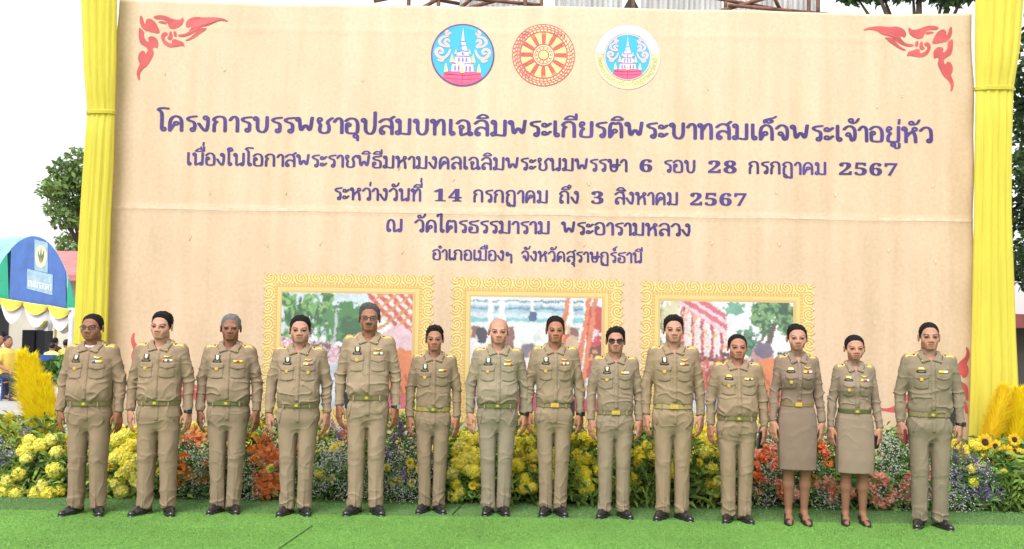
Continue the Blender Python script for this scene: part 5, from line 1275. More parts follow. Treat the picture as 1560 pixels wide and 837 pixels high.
def make_person(pix, p):
    """pix = (x, y) of the ground between the feet in the photograph"""
    sex = p.get('sex', 'm'); seed = p['seed']; f = sex == 'f'
    foot = GR(*pix)
    hp = p['hair']; topz = 1.702 + (0 if hp is None else hp.get('top', .014)*.8) - NECK + (p.get('hs', 1)*p.get('hh', 1) - 1)*.21
    p['h'] = 1.70*PX(p['head'][0], p['head'][1], foot.y).z/topz
    root = empty('person', foot, R(p.get('turn', 0)))
    tag(root, p['label'], 'person', 'officials standing in a row')
    W = make_warp(p); s = p['h'] / 1.70
    # ---- body
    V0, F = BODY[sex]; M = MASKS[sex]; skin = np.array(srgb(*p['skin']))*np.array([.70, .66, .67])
    col = np.tile(skin, (len(V0), 1)); col *= (1 + .05*fbm(V0*60, seed, 2))[:, None]
    def mix(m, c, a=1.0): col[:] = col*(1 - a*m[:, None]) + np.array(c)*a*m[:, None]
    hair_c = np.array(p.get('hairc', (.0075, .007, .007)))
    mix(M['cheek'], skin*np.array([1.05, .90, .85]), .4); mix(M['nose'], skin*np.array([1.08, .88, .83]), .4)
    mix(M['hand'].astype(float), skin*np.array([.93, .86, .82]), .7)
    if not f: mix(M['jaw'], skin*np.array([.88, .88, .90]), .2)
    if f: mix(M['leg'], np.array(srgb(150, 106, 82))*.62, .9)
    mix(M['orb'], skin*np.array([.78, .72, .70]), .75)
    mix(M['scalp'], hair_c*.6 + skin*.4 if p['hair'] is None else hair_c, .3 if p['hair'] is None else .85)
    mix(M['lip'], skin*np.array([.80, .60, .56]) if not f else np.array((.34, .10, .09)), .55 if not f else .85); mix(M['mouth'], skin*np.array([.3, .2, .2]), .7)
    mix(M['eye'], (.12, .10, .09)); mix(M['iris'], (.012, .009, .008)); mix(M['lid'], (.03, .02, .018), .75)
    mix(M['brow'], hair_c*1.2 + skin*.10, .85); mix(M['nostril'], skin*.2, .7)
    if p.get('moustache'): mix(M['mous'], (.03, .028, .026), .92)
    V = W(V0)
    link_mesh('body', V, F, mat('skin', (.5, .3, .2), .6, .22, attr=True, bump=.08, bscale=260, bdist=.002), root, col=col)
    # ---- hair
    if p['hair'] is not None:
        hv, hf = hair_mesh(p['hair'], seed)
        hm = mat('hair %.3f' % hair_c[0], tuple(hair_c), (.7), .12, var=.25, vscale=90, bump=.5, bscale=500, stretch=(1, .25, .25))
        link_mesh('hair', W(hv), hf, hm, root)
    # ---- shirt
    sv, sf = SHIRT[sex]; sv = sv + vnormals(sv, sf)*folds(sv, None, seed, 'shirt')[:, None].astype(np.float32)
    SV = W(sv)
    c = cloth(p['cloth'])
    cm = mat('uniform cloth %d' % seed, tuple(c), .85, .15, var=.06, vscale=9, bump=.12, bscale=900, bdist=.001)
    ct = mat('uniform trouser cloth %d' % seed, tuple(cloth(p.get('cloth2', p['cloth']))), .85, .15, var=.06, vscale=9, bump=.12, bscale=900, bdist=.001)
    shirt = link_mesh('shirt', SV, sf, cm, root)
    bvh = BVHTree.FromPolygons([tuple(v) for v in SV], [tuple(q) for q in sf.tolist()])
    def hitf(x, z):                      # a place on the chest given in figure units
        w = W([[x, -.12, z]])[0]
        h = bvh.ray_cast(Vector((w[0], -1, w[2])), Vector((0, 1, 0)))
        y = h[0].y if h[0] is not None else w[1]
        return Vector((w[0], y, w[2])), Vector((0, -1, 0))
    def hitt(x, y):                      # on top of the shoulder
        w = W([[x, y, 1.4]])[0]
        h = bvh.ray_cast(Vector((w[0], w[1], 3)), Vector((0, 0, -1)))
        z = h[0].z if h[0] is not None else w[2]
        return Vector((w[0], w[1], z)), Vector((0, 0, 1))
    WZ = WAIST[sex]; CX0 = .083 if not f else .070; dz = 0 if not f else .0
    def panel(name, fn, nu, nv, t, m, parent=shirt, hit=hitf, edge=.004, smooth=True):
        v, q = grid_patch(fn, nu, nv, hit, t, edge); return link_mesh(name, v, q, m, parent, smooth=smooth)
    zt = 1.372 if not f else 1.362
    panel('placket', lambda u, v: (.017*(2*u - 1) + .004, WZ + .012 + v*(zt - WZ - .012)), 2, 30, .0035, cm)
    for k in range(6):
        q, _ = hitf(.004, WZ + .03 + k*(zt - WZ - .06)/5)
        MB().tube([(q.x, q.y - .002, q.z), (q.x, q.y - .0062, q.z)], .0052*s, 8).build('button', mat('tan button', srgb(150, 128, 96), .4), shirt, True)
    for sd in (-1, 1):
        x0, w = sd*CX0, .056 if not f else .047
        top = 1.268
        panel('chest_pocket', lambda u, v: (x0 + w*.94*(2*u - 1), top - .012 - v*(.118 - .014*abs(2*u - 1)**2)), 8, 8, .0028, cm)
        panel('pocket_flap', lambda u, v: (x0 + w*(2*u - 1), top - v*(.036 + .018*(1 - abs(2*u - 1)))), 10, 4, .0068, cm)
        b = MB(); q, _ = hitf(x0, top - .036); b.tube([(q.x, q.y - .004, q.z), (q.x, q.y - .0088, q.z)], .0055 * s, 8)
        b.build('pocket_button', M_BRASS if p.get('brass') else mat('tan button', (1, 1, 1)), shirt, True)
        # shoulder board
        xa, xb, yw = (.082, .186, .026) if not f else (.066, .150, .023)
        panel('shoulder_board', lambda u, v: (sd*(xa + u*(xb - xa)), -.002 + 1.15*yw*(2*v - 1)*(1 - .25*(1 - u))), 8, 4, .0045, M_GOLD if p.get('board', 'gold') == 'gold' else cm, hit=hitt, edge=.006)
        if p.get('board', 'gold') == 'gold':
            panel('board_stripe', lambda u, v: (sd*(xa + .03 + u*.012), -.002 + yw*.85*(2*v - 1)), 2, 3, .006, M_BLACK, hit=hitt)
        # collar wing
        zv_ = 1.374 if not f else 1.366
        rx, ry = (.072, .072) if not f else (.057, .058)
        tip = hitf(sd*(.070 if not f else .058), 1.352 if not f else 1.345)[0]
        mid = hitf(sd*(.085 if not f else .07), 1.395)[0]
        cv, cf = [], []
        NT = 14
        for k in range(NT + 1):
            t = k/NT; th = R(90 - 172*t)
            if t < .5: inn = W([[sd*rx*math.cos(th), .018 + ry*math.sin(th), 1.474 - .022*t/.5]])[0]
            else:
                e_ = (t - .5)/.5; inn = Vector(W([[sd*(rx*(1 - e_) + .006*e_), .018 - .095*e_, 1.452 - (1.452 - zv_)*e_]])[0])
                hh = bvh.ray_cast(Vector((inn.x + sd*.012*s, -1, inn.z - .004)), Vector((0, 1, 0)))
                if e_ > .35 and hh[0] is not None: inn.y = min(inn.y, hh[0].y - .004)
            if t < .55:
                out = W([[sd*(rx + .030)*math.cos(th), .018 + (ry + .030)*math.sin(th), 1.434 - .012*t]])[0]
                out = Vector(out)
            else:
                a = (t - .55)/.45
                base = Vector(W([[sd*(rx + .030)*math.cos(R(90 - 172*.55)), .018 + (ry + .03)*math.sin(R(90 - 172*.55)), 1.427]])[0])
                out = base.lerp(tip, a)
                hh = bvh.ray_cast(Vector((out.x, -1, out.z)), Vector((0, 1, 0)))
                if hh[0] is not None: out.y = min(out.y, hh[0].y - .007)
            inn = Vector(inn)
            for i in range(5):
                e = i/4; q = inn.lerp(out, e); bulge = math.sin(e*math.pi)*.009
                dirv = Vector((q.x, q.y - .018*s, 0)); 
                if dirv.length > 1e-4: dirv.normalize()
                q = q + dirv*bulge*(1 if t < .6 else .6) + Vector((0, 0, bulge*.7 + (.004 if i == 0 else 0)))
                cv.append(q)
        for k in range(NT):
            for i in range(4): cf.append((k*5+i, k*5+i+1, (k+1)*5+i+1, (k+1)*5+i))
        nv = len(cv); ctr = Vector((0, .018*s, 1.40*s))
        for k in range(nv):
            q = cv[k]; d = (q - Vector((0, .018*s, q.z))); d = d.normalized() if d.length > 1e-4 else Vector((0, -1, 0)); cv.append(q - d*.004)
        cf += [tuple(nv + i for i in q[::-1]) for q in cf[:]]
        ring = [k*5 for k in range(NT+1)] + [NT*5+i for i in range(1, 5)] + [k*5+4 for k in range(NT-1, -1, -1)] + [i for i in (3, 2, 1)]
        for k in range(len(ring)): a, b2 = ring[k], ring[(k+1) % len(ring)]; cf.append((a, b2, nv+b2, nv+a))
        link_mesh('collar', cv, cf, cm, shirt)
        b = MB(); q = tip.lerp(mid, .45); b.tube([(q.x - sd*.003, q.y - .012, q.z), (q.x - sd*.003, q.y - .017, q.z)], .0055*s, 6)
        b.build('collar_pin', M_BRASS, shirt, True)
    # ---- insignia : name plate and emblem, ribbons, medals
    q0 = -CX0
    plate = p.get('plate', 'black')
    panel('name_plate', lambda u, v: (q0 + .034*(2*u - 1), 1.293 - v*.014), 4, 2, .006, M_BLACK if plate == 'black' else M_NAVY)
    panel('name_text', lambda u, v: (q0 + .024*(2*u - 1), 1.288 - v*.0045), 3, 1, .0075, mat('grey lettering', (.22, .22, .22), .6))
    em = p.get('emblem', 'navy')
    if em == 'navy':
        e = panel('emblem', lambda u, v: (q0 + .002 + .022*(2*u - 1), 1.339 - v*.042), 4, 4, .007, M_NAVY)
        panel('crest', lambda u, v: (q0 + .002 + .0125*(2*u - 1)*(1 - .4*abs(v - .5)), 1.336 - v*.020), 3, 3, .0085, M_WHITE, parent=e); panel('crest_base', lambda u, v: (q0 + .002 + .013*(2*u - 1)*(1 - v*.3), 1.3155 - v*.016), 3, 3, .0085, M_BRASS, parent=e)
    else:
        panel('emblem', lambda u, v: (q0 + .026*(2*u - 1), 1.322 - v*.020 - .006*abs(2*u - 1)), 4, 3, .008, M_BRASS)
    bars = p.get('bars', 'ywrb'); cols = {'y': M_YEL, 'w': M_WHITE, 'r': M_RED, 'b': M_BLUE, 'n': M_NAVY}
    rb = panel('ribbon_bar', lambda u, v: (CX0 + .036*(2*u - 1), 1.296 - v*.020), 4, 2, .006, M_YEL)
    n = len(bars)
    for k, ch in enumerate(bars):
        panel('ribbon', lambda u, v: (CX0 - .035 + .07*(k + .06 + u*.88)/n, 1.2945 - v*.017), 2, 2, .0085, cols[ch], parent=rb)
    if p.get('wings', 1):
        panel('wing_pin', lambda u, v: (CX0 + .030*(2*u - 1), 1.322 - v*.012*(1 - .6*abs(2*u - 1)) + .006*abs(2*u - 1)), 8, 2, .008, M_BRASS)
    for mx, mz in p.get('medals', [(-1, 1.222)]):
        b = MB(); q, _ = hitf(mx*CX0, mz)
        pts = []
        for k in range(16):
            r_ = (.0175 if k % 2 == 0 else .0125)*s; a = k*math.pi/8
            pts.append((q.x + r_*math.cos(a), q.z + r_*math.sin(a)))
        b.poly([Vector((a_, q.y - .010, c_)) for a_, c_ in pts][::-1])
        for k in range(16):
            a_, c_ = pts[k], pts[(k+1) % 16]; b.quad(Vector((a_[0], q.y - .010, a_[1])), Vector((c_[0], q.y - .010, c_[1])), Vector((c_[0], q.y + .004, c_[1])), Vector((a_[0], q.y + .004, a_[1])))
        b.tube([(q.x, q.y - .009, q.z), (q.x, q.y - .014, q.z)], .006*s, 8)
        b.build('medal', M_BRASS, shirt)
    if p.get('tee'):
        ring = [(.054*math.cos(t), .010 + .058*math.sin(t) - .006*max(0, -math.sin(t)), 1.424 + .018*math.sin(t)) for t in np.linspace(0, 2*math.pi, 30)]
        MB().tube(W(ring), .010, 8, cap=False).build('undershirt', M_UNDER, shirt, True)
    # ---- trousers or skirt, belt
    lv, lf = LEGWEAR[sex]; lv = lv + vnormals(lv, lf)*folds(lv, None, seed + 20, 'skirt' if f else 'trousers')[:, None].astype(np.float32)
    LV = W(lv); lg = link_mesh('skirt' if f else 'trousers', LV, lf, ct, root)
    z1 = WZ - .002; z0 = z1 - (.036 if not f else .033)
    aa, bb = (.159, .1135) if not f else (.1355, .105)
    bv, bf = [], []
    NB = 48
    for k in range(NB):
        th = 2*math.pi*k/NB; cc, ss = math.cos(th), math.sin(th)
        sx = math.copysign(abs(cc)**(2/2.3), cc); sy = math.copysign(abs(ss)**(2/2.3), ss)
        for (e, z) in ((-.012, z0), (.0035, z0), (.0035, z1), (-.012, z1)): bv.append(((aa + e)*sx, (bb + e)*sy, z))
    for k in range(NB):
        k2 = (k+1) % NB
        for i in range(4): i2 = (i+1) % 4; bf.append((k*4+i, k2*4+i, k2*4+i2, k*4+i2))
    BV = W(bv)
    bc = tuple(.62*x for x in srgb(*p.get('belt', (148, 136, 98))))
    belt = link_mesh('belt', BV, bf, mat('webbing %d' % (sum(p.get('belt', (146, 136, 78)))), bc, .7, .2, bump=.3, bscale=500, bdist=.001), root, smooth=False)
    bx = p.get('bx', 0.0); fy = W([[bx, -(bb + .004), z0]])[0]
    bw = .034 if not f else .026
    cy_ = fy[1] - .004
    zc = W([[0, -.1, (z0 + z1)/2]])[0][2]; bh = (z1 - z0)/2*s*.96
    b = MB(); b.box(fy[0] - bw, fy[0] + bw, cy_ - .004, cy_ + .008, zc - bh, zc + bh)
    bk = b.build('buckle', mat('buckle plate %s' % p.get('buckle', 'green'), (.15, .17, .05) if p.get('buckle', 'green') == 'green' else srgb(214, 178, 84), .3, .5, metal=.6), belt)
    b = MB()
    pts = []
    for k in range(12): r_ = (.014 if k % 2 == 0 else .009); a = k*math.pi/6 + .3; pts.append(Vector((fy[0] + r_*1.3*math.cos(a), cy_ - .007, zc + r_*math.sin(a))))
    b.poly(pts[::-1])
    for k in range(12): a_, c_ = pts[k], pts[(k+1) % 12]; b.quad(a_, c_, c_ + Vector((0, .005, 0)), a_ + Vector((0, .005, 0)))
    b.build('crest', M_BRASS, bk)
    if not f:
        bl = BVHTree.FromPolygons([tuple(v) for v in LV], [tuple(q_) for q_ in lf.tolist()])
        def hitl(x, z):
            w = W([[x, -.10, z]])[0]; h = bl.ray_cast(Vector((w[0], -1, w[2])), Vector((0, 1, 0)))
            return Vector((w[0], h[0].y if h[0] is not None else w[1], w[2])), Vector((0, -1, 0))
        panel('fly_placket', lambda u, v: (-.004 + .030*u*(1 - .5*max(0, v - .7)), .908 - v*.12), 3, 8, .0026, ct, parent=lg, hit=hitl)
        for sd in (-1, 1): panel('pocket_welt', lambda u, v: (sd*(.112 + .026*v + .007*u), .905 - v*.125), 1, 6, .0032, ct, parent=lg, hit=hitl)
        for lx in (-.10, .10):
            q = W([[lx, -.1, WZ - .02]])[0]; yb = W([[lx, -bb*(1 - (abs(lx)/aa)**2.3)**(1/2.3) - .006, WZ]])[0][1]
            MB().box(q[0] - .006, q[0] + .006, yb - .0035, yb + .01, zc - bh*1.25, zc + bh*1.02).build('belt_loop', ct, lg)
    if p.get('pouch'):
        sd = p['pouch']; q = W([[sd*(aa - .004), -.02, z0]])[0]
        MB().box(q[0] - .018, q[0] + .022, q[1] - .045, q[1] + .04, q[2] - .075, q[2] + .055).build('phone_pouch', M_BLACK, belt)
    # ---- shoes
    kv, kf = SHOE[sex]
    for sd in (-1, 1):
        bx_ = W([[sd*(.090 if not f else .078), .03, .03]])[0]
        A = R(p.get('toe', 14)*sd*-1 + (0 if not f else 6*sd))
        m = kv.copy()*(s*.98 if not f else s); 
        if sd < 0: m = m*np.array([-1, 1, 1], dtype=np.float32)
        ca, sa = math.cos(-A), math.sin(-A)
        mm = np.stack([m[:, 0]*ca - m[:, 1]*sa + bx_[0], m[:, 0]*sa + m[:, 1]*ca + bx_[1] - .01, m[:, 2]], 1)
        link_mesh('shoe', mm, kf if sd > 0 else kf[:, ::-1], M_SHOE if not f else M_PUMP, root)
    # ---- spectacles, watch
    if p.get('glasses'):
        kind = p['glasses']; b = MB(); lens = MB()
        for sd in (-1, 1):
            c0 = HC + np.array([sd*.033, -.099, .004]); rw, rh = (.0235, .0165) if kind == 'clear' else (.026, .0175)
            ring = [(c0[0] + rw*math.copysign(abs(math.cos(a))**.75, math.cos(a)), c0[1] + .006*abs(math.cos(a)), c0[2] + rh*math.copysign(abs(math.sin(a))**.75, math.sin(a))) for a in np.linspace(0, 2*math.pi, 25)]
            b.tube(W(ring), .0022 if kind == 'clear' else .0025, 6, cap=False)
            b.tube(W([(c0[0] + sd*rw, c0[1] + .006, c0[2] + .006), (sd*.073, -.085 + HC[1] + .02, HC[2] + .006), (sd*.079, HC[1] + .005, HC[2] + .012)]), .002, 6)
            lens.poly(W(ring[:-1])[::-1])
        b.tube(W([(-.011, HC[1] - .099, HC[2] + .008), (0, HC[1] - .105, HC[2] + .010), (.011, HC[1] - .099, HC[2] + .008)]), .002, 6)
        gl = b.build('glasses', M_BLACK, root, True)
        if kind == 'sun': 
            lens.v = [Vector(v) for v in lens.v]; lens.build('lens', M_LENS, gl)
        else:
            lens.v = [Vector(v) for v in lens.v]; lens.build('lens', mat('clear lens', (.9, .92, .95), .1, .1, alpha=.04), gl)
    if p.get('watch'):
        sd = p['watch']; S = SKEL[sex]; w = np.array((S['WR'][0]*sd, S['WR'][1], S['WR'][2] - .004)); b = MB()
        ring = [(w[0] + .031*math.cos(a), w[1] + .033*math.sin(a), w[2]) for a in np.linspace(0, 2*math.pi, 20)]
        for dz_ in (-.007, 0, .007): b.tube(W(np.array(ring) + np.array([0, 0, dz_])), .0055, 6, cap=False)
        wt = b.build('watch', M_BLACK, root, True)
        q = W([[w[0] + sd*.022, w[1] - .026, w[2]]])[0]
        M_ = Matrix.Translation(q) @ Matrix.Rotation(R(-sd*-40), 4, 'Z')
        MB().box(-.017, .017, -.009, .004, -.018, .018, M_).build('dial', M_BLACK if p.get('wcol', 'k') == 'k' else M_STEEL, wt)
    return root, W

def cloth(c):
    a = np.array(srgb(*c)); g = a.mean(); return (g + (a - g)*.82)*.62*np.array([1.03, .99, .99])
SHORT = dict(kind='short', top=.016, side=.005)
PEOPLE = [
 dict(pix=(131, 784), h=1.70, seed=1, head=(148, 478), turn=2, yaw=-3, gx=1.06, belly=.035, skin=(158, 112, 88), hw=1.05, jaw=.08, hair=dict(kind='short', top=.008, side=.003, rough=.4, m=.0), glasses='clear', cloth=(168, 143, 112), tee=1,
      toe=22, legs=-0.001, emblem='navy', bars='bwy', medals=[(-1, 1.225)], al=.02, ar=.06,
      label='stout man in khaki uniform and black spectacles, beside the yellow drape'),
 dict(pix=(237, 784), h=1.715, seed=2, head=(251, 474), turn=3, yaw=-4, gx=1.05, belly=.02, skin=(206, 158, 134), hw=1.02, hair=dict(kind='short', top=.022, side=.005, rough=1, front=.004), cloth=(170, 146, 114), watch=1,
      toe=22, legs=0.006, emblem='navy', bars='rwbw', al=.04, ar=.05, tilt=2,
      label='fair man with spiky black hair and black wristwatch, second from the yellow drape'),
 dict(pix=(343, 781), h=1.695, seed=3, head=(353, 478), turn=7, yaw=5, gx=1.05, belly=.03, skin=(150, 106, 84), hairc=(.11, .11, .115), hair=dict(kind='short', top=.013, side=.006, rough=.8), cloth=(166, 143, 114), bars='yry', emblem='navy', wings=0, legs=-0.033,
      toe=16, slope=.006, al=.02, ar=.05, belt=(120, 128, 80),
      label='grey haired khaki officer with tanned face, without spectacles, feet close together'),
 dict(pix=(450, 784), h=1.685, seed=4, head=(465, 480), turn=5, yaw=3, gx=1.06, belly=.028, skin=(196, 150, 126), hw=1.04, hair=dict(kind='short', top=.019, side=.006, rough=.8), cloth=(170, 148, 118), bars='ywrb', medals=[(-1, 1.222), (1, 1.215)],
      toe=18, legs=-0.029, jaw=.05, al=.05, ar=.05, hs=1.03,
      label='round faced man with black hair and a gold medal on each chest pocket'),
 dict(pix=(556, 783), h=1.80, seed=5, head=(575, 461), turn=4, yaw=1, gx=1.0, belly=.03, skin=(166, 118, 92), hairc=(.055, .055, .058), hair=dict(kind='short', top=.020, side=.008, front=.006, part=.03), glasses='clear', moustache=1, cloth=(176, 154, 122),
      toe=20, legs=-0.008, bars='wybw', watch=1, wcol='s', pouch=-1, emblem='navy', medals=[(-1, 1.235)], al=.04, ar=.04,
      label='tallest man, grey haired with moustache and spectacles, khaki uniform'),
 dict(pix=(657, 780), h=1.61, seed=6, head=(668, 495), turn=3, yaw=0, gx=.97, skin=(176, 128, 104), hair=dict(kind='short', top=.024, side=.006, rough=1.4, front=.006, m=.004), cloth=(160, 139, 108), hw=.96, belt=(176, 160, 70), bars='wyr', emblem='navy', wings=0,
      toe=18, legs=-0.029, al=.03, ar=.03, jaw=-.05,
      label='slim short man with tousled black hair between the moustached man and bald man'),
 dict(pix=(755, 783), h=1.675, seed=7, head=(755, 485), turn=1, yaw=1, gx=1.04, belly=.045, skin=(206, 156, 130), hw=1.04, hair=None, cloth=(164, 152, 122), cloth2=(162, 150, 124), bars='wyyr', watch=1, emblem='navy', plate='black', legs=-0.036, toe=10,
      slope=.006, al=.05, ar=.06, belt=(150, 150, 90), nod=2,
      label='bald man with shaved head in greenish khaki uniform'),
 dict(pix=(842, 784), h=1.695, seed=8, head=(847, 481), turn=0, yaw=1, gx=.97, skin=(180, 128, 100), hw=.95, hair=dict(kind='short', top=.017, side=.004, rough=.9), cloth=(166, 146, 114), bars='rwrw', watch=1, pouch=1, medals=[(-1, 1.222)], legs=-0.033, jaw=-.05,
      toe=14, emblem='navy', buckle='gold', al=.05, ar=.06,
      label='lean man with black crew cut and black watch, right of the bald man'),
 dict(pix=(935, 788), h=1.64, seed=9, head=(939, 497), turn=-2, yaw=-2, gx=.98, belly=.01, skin=(194, 144, 120), hair=dict(kind='short', top=.024, side=.012, front=.006, part=-.025), glasses='sun', cloth=(164, 145, 116), bars='yww', cloth2=(164, 147, 118),
      toe=20, legs=-0.008, emblem='navy', buckle='gold', al=.0, ar=.03, wings=0,
      label='man wearing dark tinted sunglasses with khaki uniform'),
 dict(pix=(1024, 791), h=1.745, seed=10, head=(1028, 479), turn=-4, yaw=-1, gx=1.0, skin=(200, 152, 128), hair=dict(kind='short', top=.022, side=.005, front=.006, rough=.8), cloth=(170, 147, 112), bars='wyrb', buckle='gold', legs=-0.015, slope=-.004,
      toe=22, emblem='navy', al=.03, ar=.06, belt=(186, 170, 110),
      label='tall fair clean shaven man with neat black hair, right of the man in sunglasses'),
 dict(pix=(1122, 795), h=1.59, seed=11, head=(1119, 509), turn=-5, yaw=1, gx=1.06, belly=.03, skin=(184, 132, 108), hair=dict(kind='short', top=.009, side=.004, hl=.012, m=.010, rough=.5), cloth=(168, 145, 112), bars='ywny', emblem='brass', legs=-0.029, wings=0,
      toe=16, al=.02, ar=.05, hw=1.04, board='gold',
      label='short man with receding hair in khaki, standing beside the smiling taller woman'),
 dict(pix=(1214, 799), h=1.70, seed=12, head=(1212, 493), turn=-6, yaw=-4, sex='f', skin=(196, 150, 126), hair=dict(kind='bun', top=.013, side=.006, part=.02), cloth=(154, 131, 111), cloth2=(150, 128, 108), bars='yrw', emblem='brass', buckle='gold', belt=(150, 128, 90),
      medals=[(-1, 1.20)], al=.0, ar=.0, bx=-.005,
      label='taller woman smiling, taupe shirt and skirt with gold belt buckle'),
 dict(pix=(1302, 800), h=1.605, seed=13, head=(1298, 510), turn=-8, yaw=0, sex='f', gx=1.0, belly=.015, skin=(198, 148, 124), hair=dict(kind='bun', top=.009, side=.005), cloth=(162, 143, 118), cloth2=(164, 144, 120), bars='yrbw', emblem='brass', belt=(100, 104, 62),
      medals=[(-1, 1.20)], al=.02, ar=.05, legs=-0.001, nod=1, hw=1.04,
      label='shorter woman with green belt holding a black phone, khaki skirt'),
 dict(pix=(1417, 804), h=1.715, seed=14, head=(1414, 491), turn=-10, yaw=-3, gx=1.04, skin=(192, 146, 122), hair=dict(kind='short', top=.007, side=.0025, rough=.4), cloth=(152, 139, 110), cloth2=(152, 139, 112), bars='yw', emblem='brass', wings=0, watch=1, pouch=1,
      toe=18, legs=-0.015, hw=.98, hh=1.04, al=.02, ar=.03, belt=(150, 138, 96),
      label='man with cropped hair in olive khaki beside the sunflowers, holding a red wallet'),
]
FIG = []
for q in PEOPLE: FIG.append(make_person(q['pix'], q))

def held(i, side, name, size, m, label, cat, dy=-.02, rot=10, dz=-.10, dx=-.02):
    root, W = FIG[i]; S = SKEL[PEOPLE[i].get('sex', 'm')]
    q = W([[(S['WR'][0] + dx)*side, S['WR'][1] + dy, S['WR'][2] + dz]])[0]
    A = root.matrix_world.copy() if False else Matrix.Translation(root.location) @ Matrix.Rotation(root.rotation_euler.z, 4, 'Z')
    t = empty(name, A @ Vector(q), R(rot)); t.rotation_euler = (R(8), 0, R(rot))
    tag(t, label, cat)
    a, b, c = size
    import bmesh
    bm = bmesh.new(); bmesh.ops.create_cube(bm, size=1)
    bmesh.ops.scale(bm, vec=(a, b, c), verts=bm.verts); bmesh.ops.bevel(bm, geom=bm.edges[:], offset=min(a, b, c)*.3, segments=2, affect='EDGES')
    me = bpy.data.meshes.new('case'); bm.to_mesh(me); bm.free(); me.materials.append(m)
    o = bpy.data.objects.new('case', me); COL.objects.link(o); o.parent = t
    MB().box(-a*.40, a*.40, -b*.5 - .0015, -b*.5 + .001, -c*.42, c*.42).build('screen' if 'phone' in name else 'flap', mat('dark glass', (.01, .01, .012), .1, .5) if 'phone' in name else m, t)
held(10, 1, 'mobile_phone', (.072, .011, .15), mat('grey phone shell', (.05, .05, .055), .35), 'dark grey phone held down at the thigh of the short man with receding hair', 'phone', rot=40, dz=-.12, dx=-.035)
held(12, 1, 'mobile_phone', (.075, .03, .12), M_BLACK, 'black phone held in the hand of the shorter woman with a green belt', 'phone', rot=30, dz=-.12, dx=-.04)
held(13, -1, 'wallet', (.02, .06, .13), mat('dark red leather', (.16, .02, .025), .45, .4), 'dark red wallet held in the hand of the man beside the sunflowers', 'wallet', rot=-35, dz=-.12, dx=-.035)
# ------------------------------------------------------------------ flower bank
YF = 9.28
M_PET = mat('petal', (1, 1, 1), .6, .25, attr=True, trans=.42); M_LEAF = mat('florist leaf', (1, 1, 1), .5, .35, attr=True, trans=.38)
def soup(name, tris, cols, m):          # prototype mesh from triangles / quads given as point lists
    V, F, C_ = [], [], []
    for t, c in zip(tris, cols):
        n0 = len(V); V += [tuple(p) for p in t]; C_ += [c]*len(t); F.append(tuple(range(n0, n0 + len(t))))
    o = link_mesh(name, V, F, m, col=np.array(C_), smooth=False); me = o.data; bpy.data.objects.remove(o); return me
def frame(n):
    n = np.array(n, float); n /= np.linalg.norm(n); a = np.cross(n, [0.3, .2, 1.0]); a /= np.linalg.norm(a); return n, a, np.cross(n, a)
rf = np.random.default_rng(21)
def core(T, C_, R_, c, sq=(1, .9, .92)):
    n, m = 9, 6
    P = lambda i, j: np.array([R_*math.sin(math.pi*j/m)*math.cos(2*math.pi*i/n)*sq[0], R_*math.sin(math.pi*j/m)*math.sin(2*math.pi*i/n)*sq[1], R_*math.cos(math.pi*j/m)*sq[2]])
    for i in range(n):
        for j in range(m):
            q = [P(i, j), P(i+1, j), P(i+1, j+1), P(i, j+1)]
            if j == 0: q = [q[0], q[2], q[3]]
            elif j == m-1: q = [q[0], q[1], q[2]]
            T.append(q); C_.append(np.array(c)*rf.uniform(.85, 1.0))
def hydrangea(c1, c2, R_=.058, N=95):
    T, C_ = [], []
    for k in range(N):
        d = rf.normal(size=3); d /= np.linalg.norm(d)
        if d[1] > .55: d[1] *= -1
        n, a, b = frame(d + rf.normal(0, .2, 3)); p = d*R_*rf.uniform(.84, 1.1)*np.array([1, .9, .92]); c = np.array(c1) + (np.array(c2) - np.array(c1))*rf.random(); ph = rf.uniform(0, 2)
        for q in range(4):
            t = ph + q*math.pi/2; u = a*math.cos(t) + b*math.sin(t); w = -a*math.sin(t) + b*math.cos(t); r = .0165
            T.append([p, p + u*r*.6 + w*r*.5 + n*.003, p + u*r*1.15 + n*.001, p + u*r*.6 - w*r*.5 + n*.003]); C_.append(c*rf.uniform(.68, 1.1))
    core(T, C_, R_*.86, (np.array(c1) + np.array(c2))*.45); return soup('hydrangea', T, C_, M_PET)
def pompon(c1, c2, R_=.05, N=120, ln=.028, wd=.0065):
    T, C_ = [], []
    for k in range(N):
        d = rf.normal(size=3); d /= np.linalg.norm(d)
        if d[1] > .4: d[1] *= -1
        n, a, b = frame(d); c = (np.array(c1) + (np.array(c2) - np.array(c1))*rf.random())
        p0 = d*R_*.35; p1 = d*R_*.8 + a*wd; p2 = d*R_*rf.uniform(.95, 1.15) + b*.006 + np.array([0, 0, -.003]); p3 = d*R_*.8 - a*wd
        T.append([p0, p1, p2, p3]); C_.append(c*rf.uniform(.85, 1.1))
    core(T, C_, R_*.72, (np.array(c1) + np.array(c2))*.45); return soup('pompon', T, C_, M_PET)
